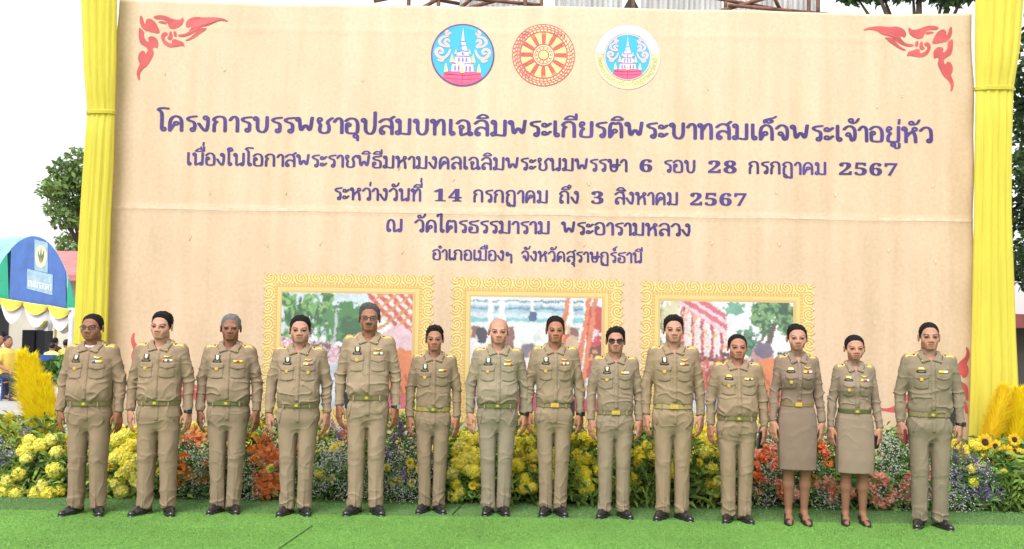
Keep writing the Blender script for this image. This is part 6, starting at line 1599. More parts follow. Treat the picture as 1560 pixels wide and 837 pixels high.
def daisy(c1, disc, R_=.042, n=16, cup=.25, rings=2, w=.011):
    T, C_ = [], []
    for g in range(rings):
        for k in range(n):
            t = 2*math.pi*(k + .5*g)/n + rf.normal(0, .05); u = np.array([math.cos(t), 0, math.sin(t)]); v = np.array([-math.sin(t), 0, math.cos(t)]); r = R_*(1 - .18*g)*rf.uniform(.9, 1.08); f = np.array([0, -1, 0])
            cu = cup*(1 + .8*g)
            T.append([u*r*.15 + f*.004*g, u*r*.6 + v*w + f*(r*cu*.4 + .004*g), u*r + f*(r*cu + .003*g), u*r*.6 - v*w + f*(r*cu*.4 + .004*g)]); C_.append(np.array(c1)*rf.uniform(.82, 1.12))
    N = 14
    for rr, yy, cc in ((R_*.34, -.010, disc[0]), (R_*.18, -.014, disc[1])):
        T.append([np.array([rr*math.cos(2*math.pi*k/N), yy, rr*math.sin(2*math.pi*k/N)]) for k in range(N)]); C_.append(np.array(cc))
        for k in range(N):
            a0, a1 = 2*math.pi*k/N, 2*math.pi*(k+1)/N; T.append([np.array([rr*math.cos(a0), yy, rr*math.sin(a0)]), np.array([rr*math.cos(a1), yy, rr*math.sin(a1)]), np.array([rr*math.cos(a1), 0, rr*math.sin(a1)]), np.array([rr*math.cos(a0), 0, rr*math.sin(a0)])]); C_.append(np.array(cc)*.8)
    return soup('daisy', T, C_, M_PET)
def lily(c1, c2, R_=.07):
    T, C_ = [], []
    for k in range(6):
        t = 2*math.pi*k/6 + rf.normal(0, .1); u = np.array([math.cos(t), 0, math.sin(t)]); v = np.array([-math.sin(t), 0, math.cos(t)]); f = np.array([0, -1, 0]); P_ = []
        for s_, wd, fw in ((0, .004, 0), (.35, .013, .028), (.7, .017, .040), (1.0, .008, .030), (1.12, .001, .020)): P_.append((u*R_*s_ + f*fw, v*wd))
        for (p, w_), (q, x_) in zip(P_[:-1], P_[1:]): T.append([p - w_, p + w_, q + x_, q - x_]); C_.append((np.array(c1) if s_ < .5 else np.array(c2))*rf.uniform(.85, 1.1))
    return soup('lily', T, C_, M_PET)
def carnation(c1, c2, R_=.045, N=70):
    T, C_ = [], []
    for k in range(N):
        d = rf.normal(size=3); d[1] -= .6; d /= np.linalg.norm(d); n, a, b = frame(rf.normal(size=3)); p = d*R_*rf.uniform(.5, 1.0); s_ = .017
        T.append([p - a*s_, p + b*s_*.8 + d*.006, p + a*s_, p - b*s_*.6 - d*.004]); C_.append((np.array(c1) + (np.array(c2) - np.array(c1))*rf.random())*rf.uniform(.8, 1.1))
    core(T, C_, R_*.66, (np.array(c1) + np.array(c2))*.45); return soup('carnation', T, C_, M_PET)
def gypsophila(N=150, rx=.15, rz=.14, c=(.66, .68, .62)):
    T, C_ = [], []
    for k in range(N):
        d = rf.normal(size=3); d /= np.linalg.norm(d); p = d*np.array([rx, .10, rz])*rf.random()**.4; s_ = rf.uniform(.0035, .0075)
        n, a, b = frame(np.array([rf.normal(0, .5), -1, rf.normal(0, .5) + .4]))
        T.append([p + s_*(a*math.cos(t) + b*math.sin(t)) for t in np.linspace(0, 2*math.pi, 7)[:-1]]); C_.append(np.array(c)*rf.uniform(.7, 1.1))
        q = p*.5 + np.array([0, .03, -rz*.5])
        if k % 3 == 0: T.append([p, p + np.array([.0012, 0, 0]), q + np.array([.0012, 0, 0]), q]); C_.append(np.array([.10, .16, .07]))
    return soup('gypsophila', T, C_, M_PET)
def spike(c1, c2, L=.26, N=130, r0=.016):
    T, C_ = [], []
    for k in range(N):
        z = rf.uniform(.03, L); t = rf.uniform(0, 6.28); r = r0*(1 - .6*z/L) + .003; p = np.array([r*math.cos(t), r*math.sin(t), z]); n, a, b = frame(np.array([math.cos(t), math.sin(t), .4])); s_ = .0085
        T.append([p - a*s_*.5, p + n*s_, p + a*s_*.5, p + b*s_]); C_.append((np.array(c1) + (np.array(c2) - np.array(c1))*rf.random())*rf.uniform(.8, 1.15))
    T.append([np.array([-.003, 0, -.1]), np.array([.003, 0, -.1]), np.array([.002, 0, L]), np.array([-.002, 0, L])]); C_.append(np.array([.08, .13, .05]))
    return soup('spike', T, C_, M_PET)
def sun_petals(R_=.078):
    T, C_ = [], []
    for g in range(2):
        for k in range(17):
            t = 2*math.pi*(k + .5*g)/17 + rf.normal(0, .05); u = np.array([math.cos(t), 0, math.sin(t)]); v = np.array([-math.sin(t), 0, math.cos(t)]); r = R_*rf.uniform(.88, 1.1); f = np.array([0, -1, 0]); c = np.array([.85, .56, .03])*rf.uniform(.85, 1.1)
            y = .006*g; T.append([u*r*.35 + f*y, u*r*.68 + v*.012 + f*(.010 + y), u*r + f*(rf.uniform(-.008, .016)), u*r*.68 - v*.012 + f*(.010 + y)]); C_.append(c)
    return soup('sunflower', T, C_, M_PET)
YEL, YEL2, LIME, GOLD = (.95, .84, .06), (.92, .84, .18), (.86, .86, .28), (.93, .70, .04)
ORA, CORAL, PEACH, PINK = (.90, .24, .03), (.88, .24, .10), (.90, .42, .26), (.90, .52, .40)
PRO = {
 'hydrangea': [hydrangea(YEL, LIME), hydrangea(YEL2, LIME), hydrangea(YEL, YEL2)],
 'chrysanthemum': [hydrangea(YEL, (.92, .82, .08), .052, 100), hydrangea(YEL, YEL2, .05, 100), pompon((.92, .82, .08), YEL2, .055)],
 'small_daisy': [daisy(YEL, ((.65, .42, .04), (.5, .3, .03)), .036, 14, .15), daisy((.86, .64, .05), ((.6, .36, .03), (.5, .25, .03)), .036, 14, .15)],
 'gerbera': [daisy(ORA, ((.75, .35, .06), (.25, .06, .02)), .046, 22, .22, w=.0075), daisy((.80, .33, .05), ((.8, .5, .1), (.3, .1, .03)), .044, 22, .22, w=.0075)],
 'orange_lily': [lily((.80, .24, .06), (.82, .28, .12)), lily((.78, .16, .03), (.82, .22, .06))],
 'carnation': [carnation(CORAL, PEACH), carnation(PEACH, PINK), carnation(ORA, CORAL)],
 'peach_carnation': [carnation(PEACH, PINK), carnation((.80, .30, .20), PINK)],
 'baby_breath': [gypsophila(), gypsophila(120, .12, .12), gypsophila(140, .14, .16)],
 'purple_spike': [spike((.24, .07, .36), (.34, .14, .46)), spike((.18, .09, .34), (.30, .2, .44), .2)],
 'statice': [gypsophila(130, .10, .09, (.17, .12, .30)), gypsophila(110, .08, .10, (.22, .19, .34))],
}
SUNP = [sun_petals(), sun_petals()]
def foliage_mesh(x0, x1, H, N, rg, long=False, light=False):
    X = rg.uniform(x0, x1, N); D = rg.random(N); y = YF - .30 + .62*D
    top = H*(.46 + .54*np.clip(D*1.9, 0, 1))*(1 + .13*np.sin(X*5.3) + .08*np.sin(X*13)); z = top*rg.random(N)**.75
    front = rg.random(N) < .5; y = np.where(front, YF - .30 + .62*np.clip((z/H - .42)/.58, 0, 1)*.52 + rg.normal(0, .03, N), y)
    P = np.stack([X, y, np.maximum(z, .015)], 1)
    a = np.stack([rg.normal(0, .8, N), -.55 + rg.normal(0, .5, N), .35 + rg.normal(0, .6, N)], 1); a /= np.linalg.norm(a, axis=1, keepdims=True)
    u = np.cross(a, np.array([0, -1, .3]) + rg.normal(0, .4, (N, 3))); u /= np.linalg.norm(u, axis=1, keepdims=True); n = np.cross(u, a)
    L = rg.uniform(.06, .125, N)[:, None]*(1.5 if long else 1); W = L*rg.uniform(.09, .17, N)[:, None]*(1 if not long else .9)
    tip = P + a*L - np.array([0, 0, 1])*L*.22
    tip[:, 2] = np.maximum(tip[:, 2], .006)
    V = np.stack([P, P + a*L*.5 + u*W + n*W*.35, tip, P + a*L*.5 - u*W + n*W*.35], 1)
    F = np.arange(N*4).reshape(N, 4); F = np.concatenate([F[:, [0, 1, 2]], F[:, [0, 2, 3]]])
    tone = rg.random(N)[:, None]; col = np.array([.030, .07, .018]) + tone**1.1*(np.array([.21, .36, .065]) if not light else np.array([.34, .45, .085]))
    return V.reshape(-1, 3), F, np.repeat(col, 4, 0)
def arrangement(label, u0, u1, H, plants, seed, Nleaf=1500, long=False, light=False, fill=(), suns=(), cat='flower arrangement'):
    H *= .95; x0, x1 = PX(u0, 700, YF).x, PX(u1, 700, YF).x; rg = np.random.default_rng(seed); rr = random.Random(seed)
    root = empty('flower_arrangement', ((x0 + x1)/2, YF, 0)); tag(root, label, cat, 'flower arrangements along the foot of the backdrop'); O = Vector(root.location)
    V, F, c = foliage_mesh(x0 - .05, x1 + .05, H, Nleaf, rg, long, light)
    link_mesh('foliage', V - np.array(O), F, M_LEAF, root, col=c, smooth=False)
    # dark moss base that holds the stems
    k = 18; Vb = []
    for i in range(k + 1):
        x = x0 + (x1 - x0)*i/k
        for (y, z) in ((YF - .20, .0), (YF - .16, .14), (YF - .02, H*.42), (YF + .26, H*.5), (YF + .30, 0)): Vb.append((x - O.x, y - O.y + .03*math.sin(x*9 + z*8), z*(1 + .12*math.sin(x*7))))
    Fb = [(i*5+j, (i+1)*5+j, (i+1)*5+j+1, i*5+j+1) for i in range(k) for j in range(4)] + [(0, 1, 2, 3, 4), tuple(k*5 + j for j in (4, 3, 2, 1, 0))]
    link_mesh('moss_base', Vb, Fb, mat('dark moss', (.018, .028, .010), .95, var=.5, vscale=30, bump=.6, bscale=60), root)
    def add(kind, u, v, sc=1.0, lean=None):
        h = v; z0 = PX(u, v, YF).z
        d = np.clip((z0/H - .42)/.58, 0, 1); y = YF - .31 + .60*d*.52 - .015
        p = PX(u, v, y); p.z = max(p.z, .035)
        me = rr.choice(PRO[kind]); o = bpy.data.objects.new(kind, me); COL.objects.link(o); o.parent = root; o.location = p - O
        s_ = sc*rr.uniform(.9, 1.12)*(1.0 if kind in ('baby_breath', 'statice', 'purple_spike') else 1.2); o.scale = (s_, s_, s_)
        if kind == 'purple_spike': o.rotation_euler = (R(rr.uniform(-10, 25)), R(lean if lean is not None else rr.uniform(-25, 25)), rr.uniform(0, 6))
        else: o.rotation_euler = (R(-25*d - 5 + rr.uniform(-20, 20)), R(rr.uniform(-180, 180)) if kind not in ('baby_breath', 'statice') else 0, R(rr.uniform(-28, 28)))
        if kind in ('baby_breath', 'statice'): o['kind'] = 'stuff'
    for pl in plants: add(*pl)
    for kind, n_, vlo, vhi, sc in fill:
        for _ in range(n_): add(kind, rr.uniform(u0 + 4, u1 - 4), rr.uniform(vlo, vhi), sc)
    for (u, v, sc, tilt) in suns:
        p = PX(u, v, YF - .12); s_ = empty('sunflower', p - O, 0, root)
        o = bpy.data.objects.new('petals', rr.choice(SUNP)); COL.objects.link(o); o.parent = s_
        b = MB(); b.lathe([(.030, .0), (.030, .008), (.022, .013), (.012, .014), (.004, .012)], 18); 
        M_ = Matrix.Rotation(R(90), 4, 'X'); b.build('disc', mat('sunflower disc', (.035, .018, .010), .9, var=.7, vscale=140, bump=.8, bscale=260), s_, False, M=Matrix.Translation((0, -.004, 0)) @ M_)
        st = MB(); st.tube([(0, .004, 0), (.005, .03, -.06), (rr.uniform(-.03, .03), .06, -max(.12, p.z - .10))], .006, 6); st.build('stem', mat('green stem', (.09, .17, .04), .6), s_, True)
        s_.scale = (sc, sc, sc); s_.rotation_euler = (R(tilt[0]), 0, R(tilt[1]))
    return root
HY, CH, SD, GE, LI, CA, PC, BB, PS, ST = 'hydrangea', 'chrysanthemum', 'small_daisy', 'gerbera', 'orange_lily', 'carnation', 'peach_carnation', 'baby_breath', 'purple_spike', 'statice'
arrangement('mound of pale yellow hydrangeas and one small sunflower at the left end', -40, 118, .66, [(HY, 45, 672, .9), (HY, 38, 688), (HY, 62, 680), (HY, 78, 672), (HY, 86, 690, .9), (HY, 30, 722), (HY, 84, 717), (HY, 12, 733), (HY, 8, 748), (HY, 26, 754), (HY, 64, 742), (HY, 56, 755), (HY, 74, 752), (HY, 90, 748, .8), (HY, 40, 700, .8), (ST, 40, 660, .8), (ST, 8, 700), (BB, 2, 680), (ST, -10, 680), (BB, -20, 715), (HY, -25, 735)], 31, 2100, light=True, suns=[(93, 684, .85, (-5, 12)), (106, 668, .7, (-10, 0))])
arrangement('yellow hydrangea clump between the first two men', 150, 262, .62, [(HY, 178, 672), (HY, 192, 665), (HY, 204, 678), (HY, 190, 690), (HY, 198, 712), (HY, 185, 726), (HY, 205, 722), (HY, 186, 748), (HY, 208, 730), (HY, 176, 700), (HY, 178, 738), (HY, 212, 700), (CH, 182, 656), (CH, 206, 658)], 32, 1500, light=True, fill=[(HY, 5, 665, 740, 1), (SD, 8, 650, 740, 1)])
arrangement('orange gerberas in white baby breath behind the grey haired bespectacle-free man', 262, 345, .66, [(GE, 281, 697), (GE, 277, 715), (GE, 290, 717, .9), (GE, 287, 725), (GE, 300, 730), (GE, 313, 706, .8), (LI, 298, 664), (LI, 306, 670), (LI, 290, 672, .8), (CA, 285, 670), (BB, 285, 690), (BB, 300, 700), (BB, 305, 720), (BB, 312, 745), (BB, 290, 740), (BB, 318, 690), (CH, 290, 652)], 33, 1250, fill=[(BB, 5, 670, 740, 1), (GE, 3, 690, 740, 1), (SD, 5, 650, 670, 1)])
arrangement('large coral and orange lilies in baby breath behind the man with two medals', 345, 462, .68, [(LI, 400, 672, 1.1), (LI, 410, 684, 1.2), (LI, 396, 688), (LI, 405, 698, 1.1), (LI, 418, 694), (GE, 392, 698), (GE, 386, 702, .9), (GE, 384, 686, .9), (LI, 405, 733, 1.2), (LI, 416, 738, 1.2), (LI, 397, 728), (LI, 410, 746, 1.1), (LI, 425, 730), (LI, 400, 745), (BB, 425, 690), (BB, 385, 715), (BB, 425, 715), (BB, 385, 742), (BB, 400, 655), (CH, 412, 716, .8), (SD, 418, 720)], 34, 1400, fill=[(BB, 5, 660, 745, 1), (LI, 3, 670, 740, 1), (SD, 6, 645, 665, 1)])
arrangement('green and white baby breath bank with yellow lilies and purple tips', 462, 585, .70, [(BB, 495, 690), (BB, 520, 700), (BB, 525, 720), (BB, 515, 740), (BB, 528, 745), (BB, 500, 715), (BB, 490, 735), (BB, 530, 680), (CH, 510, 684, .8), (SD, 515, 680), (CH, 488, 720, .8), (SD, 505, 730), (SD, 495, 732), (PS, 505, 668), (PS, 520, 676), (ST, 525, 662), (LI, 526, 655), (LI, 530, 665, .8), (SD, 496, 655), (SD, 488, 662)], 35, 1500, fill=[(BB, 10, 670, 745, 1), (SD, 6, 645, 700, 1), (ST, 3, 655, 680, 1)])
arrangement('white baby breath with tall purple flower spikes right of the tallest man', 585, 690, .72, [(PS, 605, 676, 1.1, 8), (PS, 614, 672, 1.1, 18), (PS, 610, 700, 1, 60), (PS, 616, 715, 1, 105), (PS, 600, 715, 1, -20), (BB, 600, 730), (BB, 615, 735), (BB, 625, 725), (BB, 605, 745), (BB, 630, 700), (BB, 600, 705), (BB, 620, 750), (ST, 628, 672), (ST, 596, 690), (SD, 625, 705), (SD, 630, 715), (SD, 628, 735), (BB, 635, 740)], 36, 1350, fill=[(BB, 9, 680, 750, 1), (PS, 3, 680, 700, 1), (SD, 5, 700, 740, 1)])
arrangement('creamy yellow hydrangeas left of the bald man', 682, 760, .68, [(HY, 722, 672, 1.05), (HY, 712, 688), (HY, 708, 702), (HY, 724, 694), (HY, 714, 716, .95), (HY, 723, 718), (HY, 692, 755, .9), (HY, 700, 748, .8), (CH, 700, 675, .8), (CH, 694, 738, .8), (SD, 690, 730), (SD, 695, 720), (HY, 694, 690, .8)], 37, 1350, fill=[(HY, 5, 665, 740, 1), (SD, 8, 660, 745, 1)])
arrangement('bright yellow chrysanthemums with long leaves right of the bald man', 760, 868, .68, [(CH, 795, 677, 1.1), (CH, 788, 676), (CH, 806, 676), (CH, 808, 692), (CH, 814, 697), (CH, 803, 698), (CH, 800, 732, 1.2), (CH, 806, 742, 1.1), (CH, 797, 742), (CH, 808, 732), (CH, 795, 660), (CH, 806, 658), (SD, 790, 708), (SD, 812, 715), (HY, 775, 690, .8)], 38, 1050, True, light=True, fill=[(CH, 12, 655, 745, 1), (SD, 5, 650, 745, 1)])
arrangement('yellow chrysanthemums and broad leaves left of the man in sunglasses', 868, 982, .68, [(CH, 878, 670, 1.1), (CH, 888, 668), (CH, 880, 695), (CH, 886, 700), (CH, 876, 702), (CH, 894, 735, 1.1), (CH, 884, 733), (CH, 890, 742), (CH, 898, 742), (CH, 902, 662), (CH, 972, 690), (CH, 978, 700, .8), (SD, 900, 700), (SD, 890, 715)], 39, 1050, True, light=True, fill=[(CH, 12, 655, 740, 1), (SD, 5, 650, 745, 1)])
arrangement('yellow lilies and lime foliage right of the tall fair man', 982, 1100, .68, [(CH, 1070, 672, .9), (CH, 1078, 680), (HY, 1072, 690, .9), (CH, 1086, 668), (HY, 985, 680, .8), (CH, 990, 700), (CH, 1095, 735), (CH, 1092, 750, .8), (SD, 1065, 705), (SD, 1082, 715), (SD, 1074, 735), (CH, 1062, 660)], 40, 1200, True, light=True, fill=[(CH, 9, 655, 740, 1), (SD, 5, 650, 745, 1), (HY, 3, 670, 720, .8)])
arrangement('deep orange carnations in baby breath around the smiling woman', 1100, 1236, .70, [(CA, 1152, 694, 1.1), (CA, 1160, 700, 1.1), (CA, 1152, 712), (CA, 1163, 686), (CA, 1154, 725), (CA, 1176, 690), (CA, 1180, 700, 1.1), (CA, 1178, 712), (CA, 1184, 738, 1.1), (CA, 1190, 750), (CA, 1196, 760), (GE, 1235, 735), (GE, 1240, 728, .9), (CA, 1228, 660), (BB, 1165, 740), (BB, 1160, 755), (BB, 1175, 725), (BB, 1168, 765), (BB, 1190, 670), (BB, 1210, 745), (CA, 1210, 750)], 41, 1600, fill=[(CA, 6, 670, 755, 1), (BB, 9, 670, 760, 1)])
arrangement('orange and peach carnations in baby breath between the two women and the end man', 1236, 1372, .70, [(CA, 1252, 682, 1.1), (CA, 1256, 692), (GE, 1261, 706, 1.1), (GE, 1245, 738), (CA, 1262, 745), (PC, 1270, 752), (PC, 1275, 742), (PC, 1266, 758), (CA, 1258, 735), (PC, 1328, 738, 1.1), (PC, 1340, 728, 1.1), (PC, 1346, 735, 1.1), (PC, 1332, 728), (PC, 1330, 748), (PC, 1352, 762, 1.1), (PC, 1338, 766), (PC, 1345, 768), (PC, 1328, 758, .9), (BB, 1345, 690), (BB, 1360, 700), (BB, 1335, 705), (BB, 1355, 715), (BB, 1350, 750), (BB, 1340, 672), (BB, 1362, 680), (BB, 1365, 735), (BB, 1250, 720), (BB, 1250, 755), (BB, 1262, 770), (BB, 1360, 765)], 42, 1700, fill=[(BB, 9, 670, 765, 1), (PC, 4, 700, 760, 1)])
arrangement('peach carnations and baby breath behind the man at the end of the row', 1372, 1446, .68, [(PC, 1380, 740, 1.1), (PC, 1374, 755), (PC, 1386, 728), (PC, 1382, 760), (PC, 1376, 745), (PC, 1416, 732), (BB, 1385, 700), (BB, 1420, 710), (BB, 1418, 740), (BB, 1388, 765), (BB, 1440, 720), (BB, 1442, 750)], 43, 1100, fill=[(BB, 6, 680, 765, 1), (PC, 3, 710, 760, 1)])
arrangement('sunflowers with purple statice and yellow buds at the right end', 1446, 1516, .70, [(ST, 1460, 745), (ST, 1475, 752), (ST, 1490, 748), (ST, 1500, 755), (ST, 1468, 700), (ST, 1455, 720), (ST, 1485, 720), (ST, 1500, 730), (PS, 1470, 700), (PS, 1458, 712), (PS, 1488, 725), (BB, 1452, 755), (BB, 1450, 700), (BB, 1455, 770), (CH, 1482, 735, .7), (CH, 1481, 715, .7), (CH, 1456, 680), (CH, 1465, 685), (ST, 1505, 748), (PS, 1498, 735)], 44, 900, fill=[(ST, 2, 700, 760, 1), (CH, 4, 675, 720, .8), (BB, 3, 690, 760, 1)], suns=[(1500, 674, 1.05, (-12, 4)), (1505, 701, 1.15, (-5, -2)), (1516, 680, .8, (-10, 0))])
arrangement('sunflowers over pointed green leaves, cropped by the right edge', 1516, 1600, .62, [(ST, 1520, 755), (SD, 1530, 720)], 45, 1300, True, light=True, suns=[(1532, 691, 1.1, (-6, -18)), (1552, 694, .95, (-15, 0)), (1564, 716, 1.15, (-4, -12)), (1590, 690, 1.0, (-5, 0)), (1545, 670, .8, (-10, 5))])
# ---- feathery plumes
def plume(label, ub, vb, ut, vt, wpx, seed, col=(.97, .80, .03), Y=9.42):
    rg = np.random.default_rng(seed); p0, p1 = PX(ub, vb, Y), PX(ut, vt, Y); root = empty('pampas_plume', (p0.x, Y, 0)); tag(root, label, 'dried plume', 'dyed yellow pampas plumes'); O = np.array(root.location)
    a0, a1 = np.array(p0) - O, np.array(p1) - O; w = wpx/2*Y/F_PX; ax = a1 - a0; L = np.linalg.norm(ax); ax /= L
    N = 4200; envf = lambda t: np.clip(np.sin(np.clip(t*.78 + .20, 0, 1)*math.pi)**.55, .3, 1)*w
    path = lambda t: a0 + (a1 - a0)*np.asarray(t)[..., None] + np.array([math.copysign(.03, ut - ub), 0, 0])*np.sin(np.asarray(t)*math.pi)[..., None]
    tt = np.linspace(0, .97, 14); CB = MB(); CB.tube([tuple(p) for p in path(tt)], list(envf(tt)*(.46 + .10*np.sin(tt*23 + seed))), 10)
    t = rg.random(N); d = rg.normal(size=(N, 3)); d -= (d @ ax)[:, None]*ax; d /= np.linalg.norm(d, axis=1, keepdims=True)
    r = envf(t)[:, None]; S = path(t) + d*r*.42; ln = (.06 + .08*rg.random(N))[:, None]*np.clip(r/.10, .6, 1.3)
    e1 = S + (ax*.86 + d*.42)*ln*.6; e2 = S + (ax*.95 + d*(.55 + .35*rg.random(N))[:, None])*ln*1.2 - np.array([0, 0, 1])*(.012*rg.random(N))[:, None]
    s_ = np.cross(d, ax)*(.0042*rg.uniform(.6, 1.3, N))[:, None]
    V = np.stack([S - s_, S + s_, e1 + s_*.9, e1 - s_*.9, e2], 1); i = np.arange(N)[:, None]*5
    F = np.concatenate([i + np.array([0, 1, 2]), i + np.array([0, 2, 3]), i + np.array([3, 2, 4])])
    c = np.array(col)*(1 + .10*rg.standard_normal(N))[:, None]; c[:, 1] *= (1 + .08*rg.standard_normal(N)); c = np.clip(c, .01, .97)
    o = link_mesh('feather', V.reshape(-1, 3), F, mat('dyed feather', (1, 1, 1), .7, .2, attr=True, trans=.35), root, col=np.repeat(c, 5, 0), smooth=False)
    CB.build('plume_core', mat('dyed down', (.95, .72, .03), .9, .1, var=.12, vscale=40, bump=.6, bscale=90), root, True)
    MB().tube([(0, 0, 0), tuple(a0), tuple(a0*.4 + a1*.6), tuple(a1)], [.006, .006, .004, .002], 6).build('stem', mat('straw stem', (.5, .36, .08), .7), root, True)
plume('tall bushy yellow plume at the left end, leftmost of the clump', 72, 690, 34, 540, 36, 1)
plume('tall yellow plume in the middle of the left end clump', 80, 690, 50, 546, 34, 2, (.97, .80, .03))
plume('shorter yellow plume on the right side of the left end clump', 90, 690, 70, 578, 32, 3, (.97, .80, .03))
plume('small golden plume leaning left at the extreme left edge', 36, 690, 14, 640, 26, 4, (.97, .78, .03))
plume('golden yellow plume leaning right in front of the right drape', 1498, 690, 1528, 594, 32, 5, (.97, .76, .05))
plume('yellow plume standing upright at the right edge behind the sunflowers', 1542, 695, 1552, 596, 36, 6, (.97, .80, .03))
plume('yellow plume cropped by the right edge of the frame', 1570, 695, 1574, 595, 38, 7, (.97, .80, .03))
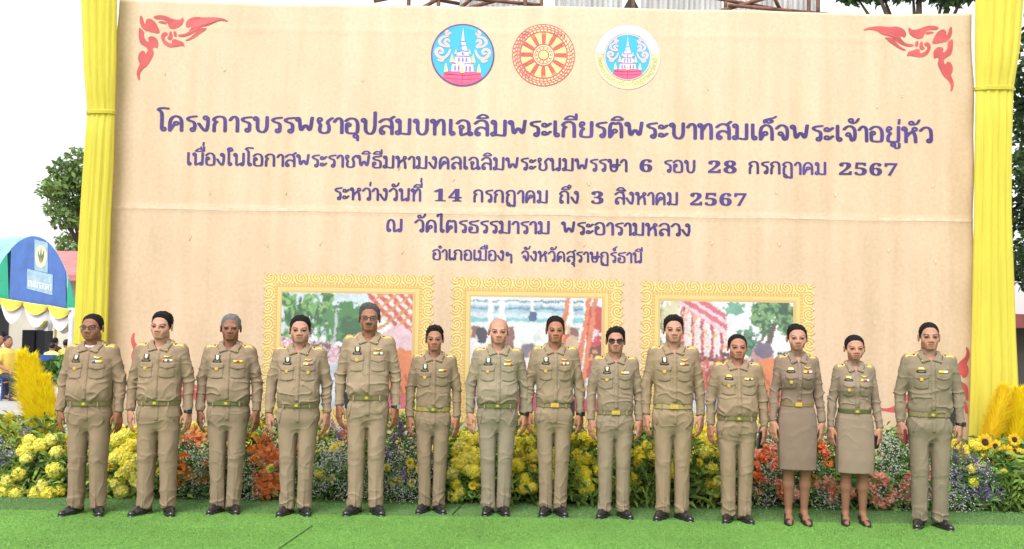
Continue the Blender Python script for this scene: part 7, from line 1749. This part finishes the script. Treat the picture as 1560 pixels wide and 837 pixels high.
# ------------------------------------------------------------------ people under the tent (small in the picture)
def crowd_person(label, u, vbase, Y, h, shirt, legs, pose='sit', turn=0, hairc=(.008, .007, .007), lift=0.0):
    p = GR(u, vbase) if Y is None else Vector((PX(u, 500, Y).x, Y, 0))
    root = empty('person', (p.x, p.y, lift), R(turn)); tag(root, label, 'person', 'people waiting under the tent')
    s = h/1.70; st = .012
    if pose == 'sit':
        HIP = (0, 0, .47); CH = (0, -.02, .93); HD = (0, -.05, 1.18); K = lambda sd: (sd*.11, -.42, .47); A = lambda sd: (sd*.11, -.40, .09); SHd = lambda sd: (sd*.17, -.02, .97); EL = lambda sd: (sd*.22, -.10, .70); WR = lambda sd: (sd*.13, -.32, .60)
    else:
        HIP = (0, 0, .88); CH = (0, 0, 1.30); HD = (0, -.02, 1.58); K = lambda sd: (sd*.10, 0, .46); A = lambda sd: (sd*.11, .01, .08); SHd = lambda sd: (sd*.17, 0, 1.37); EL = lambda sd: (sd*.24, .02, 1.10); WR = lambda sd: (sd*.25, -.05, .85)
    mk = lambda: Grid(np.arange(-.36, .361, st), np.arange(-.62, .25, st), np.arange(-.02, 1.78, st))
    def done(g, name, m):
        V, F = g.mesh(); link_mesh(name, relax(V, F, 1, .4)*s, F, m, root)
    sk = mat('tanned skin', srgb(150, 104, 82), .55, .3)
    g = mk(); hd = np.array(HD); g.ell(hd, (.078, .095, .115), .01); g.ell(hd + np.array([0, -.035, -.045]), (.058, .06, .07), .03); g.cone(hd + np.array([0, -.09, .0]), hd + np.array([0, -.105, -.025]), .010, .013, .012)
    for sd in (-1, 1): g.ell(hd + np.array([sd*.08, .01, -.01]), (.012, .02, .032), .006)
    g.cone(hd, np.array(CH) + np.array([0, 0, .1]), .055, .06, .03); g.cone(CH, HIP, .12, .11, .03)
    for sd in (-1, 1):
        g.cone(SHd(sd), EL(sd), .045, .038, .02); g.cone(EL(sd), WR(sd), .038, .027, .015); w = np.array(WR(sd)); dn = np.array([0, -.6, -.5]) if pose == 'sit' else np.array([0, -.1, -1.0])
        g.ell(w + dn*.06, (.028, .045, .05), .012)
        for e in (-1.5, -.5, .5, 1.5): a = w + dn*.09 + np.array([e*.016, 0, 0]); g.cone(a, a + dn*.07 + np.array([0, .01, -.02]), .010, .008, .003)
        g.cone(w + dn*.03, w + dn*.08 + np.array([-sd*.035, -.02, 0]), .012, .009, .006)
        g.cone(HIP, K(sd), .07, .05, .02); g.cone(K(sd), A(sd), .05, .035, .02)
        f_ = np.array(A(sd)); g.cone(f_ + np.array([0, .02, -.03]), f_ + np.array([sd*.02, -.16, -.05]), .04, .03, .02)
    done(g, 'body', sk)
    g = mk(); g.ell(hd + np.array([0, .018, .028]), (.088, .098, .103), .002)
    g.field(lambda X, Y_, Z: np.maximum(hd[2] + .045 - Z - (Y_ - hd[1] + .04)*1.5, -10) + 0*X, hd - .15, hd + .15, .006, 'int')
    done(g, 'hair', mat('hair small', hairc, .5))
    g = mk(); g.cone(CH, np.array(HIP) + np.array([0, 0, .02]), .15, .155, .03, sq=(1.1, .85, 1))
    for sd in (-1, 1): g.cone(np.array(SHd(sd)) - np.array([sd*.02, 0, .02]), np.array(SHd(sd))*.45 + np.array(EL(sd))*.55, .075, .066, .04)
    done(g, 'shirt', mat('shirt %d%d%d' % shirt, srgb(*shirt), .85, var=.12, vscale=12))
    g = mk(); g.ell(HIP, (.17, .14, .12), .02)
    for sd in (-1, 1): g.cone(np.array(HIP) + np.array([sd*.08, 0, 0]), K(sd), .095, .075, .03); g.cone(K(sd), np.array(A(sd)) + np.array([0, 0, .02]), .075, .06, .02)
    done(g, 'trousers', mat('trousers %d%d%d' % legs, srgb(*legs), .85, var=.12, vscale=12))
    for sd in (-1, 1):
        v, f = SHOE['m']; a = np.array(A(sd)); m_ = v.copy(); 
        link_mesh('shoe', (m_ + np.array([a[0], a[1] - .0, 0]))*s, f, M_SHOE, root)
    return root
def chair(u, vb, Y, turn):
    p = Vector((PX(u, 500, Y).x, Y, 0)); root = empty('plastic_chair', p, R(turn)); m = mat('blue plastic', (.03, .07, .28), .4)
    MB().box(-.2, .2, -.2, .2, .39, .42).build('seat', m, root); MB().box(-.2, .2, .19, .215, .45, .85).build('backrest', m, root)
    for sx in (-.18, .18):
        for sy in (-.18, .19): MB().tube([(sx, sy, .39), (sx*1.15, sy*1.12, 0)], .016, 6).build('leg', m, root)
    return root
YS = 19.6
crowd_person('woman in yellow polo shirt seated side on at the left, dark trousers', 11, 610, YS, 1.62, (226, 190, 90), (52, 54, 66), 'sit', 62)
crowd_person('seated person in yellow at the extreme left edge, cropped by the frame', -4, 610, YS + .35, 1.66, (214, 176, 84), (60, 62, 76), 'sit', 70)
for u, d in ((10.2, 0), (-5, .35)): tag(chair(u, 600, YS + d, 64), 'blue plastic chair under a seated person in yellow' if d == 0 else 'blue plastic chair at the extreme left edge of the frame', 'chair')
crowd_person('man in white shirt seated with his back turned inside the tent', 5, 560, 25.2, 1.66, (226, 226, 236), (70, 70, 84), 'sit', 190)
crowd_person('person in pale yellow shirt seated beside the loudspeaker stack', 80, 560, 23.2, 1.36, (206, 200, 120), (80, 80, 80), 'sit', 185)
crowd_person('person in brown shirt behind the pale yellow seated figure in the tent', 84, 560, 26.0, 1.45, (92, 66, 50), (60, 56, 56), 'sit', 170)
crowd_person('person in mustard patterned shirt seated near the right tent post', 101, 560, 23.4, 1.46, (206, 182, 84), (70, 70, 70), 'sit', 170)

for u, d, t_, w_ in ((5, 25.22, 190, 'the man in white inside the tent'), (80, 23.22, 185, 'the pale yellow figure beside the loudspeaker'), (101, 23.42, 170, 'the mustard figure near the right tent post'), (84, 26.02, 170, 'the figure in brown inside the tent')):
    c_ = chair(u, 560, d, t_); c_.scale = (.9, .9, .9); tag(c_, 'blue plastic chair under ' + w_, 'chair')
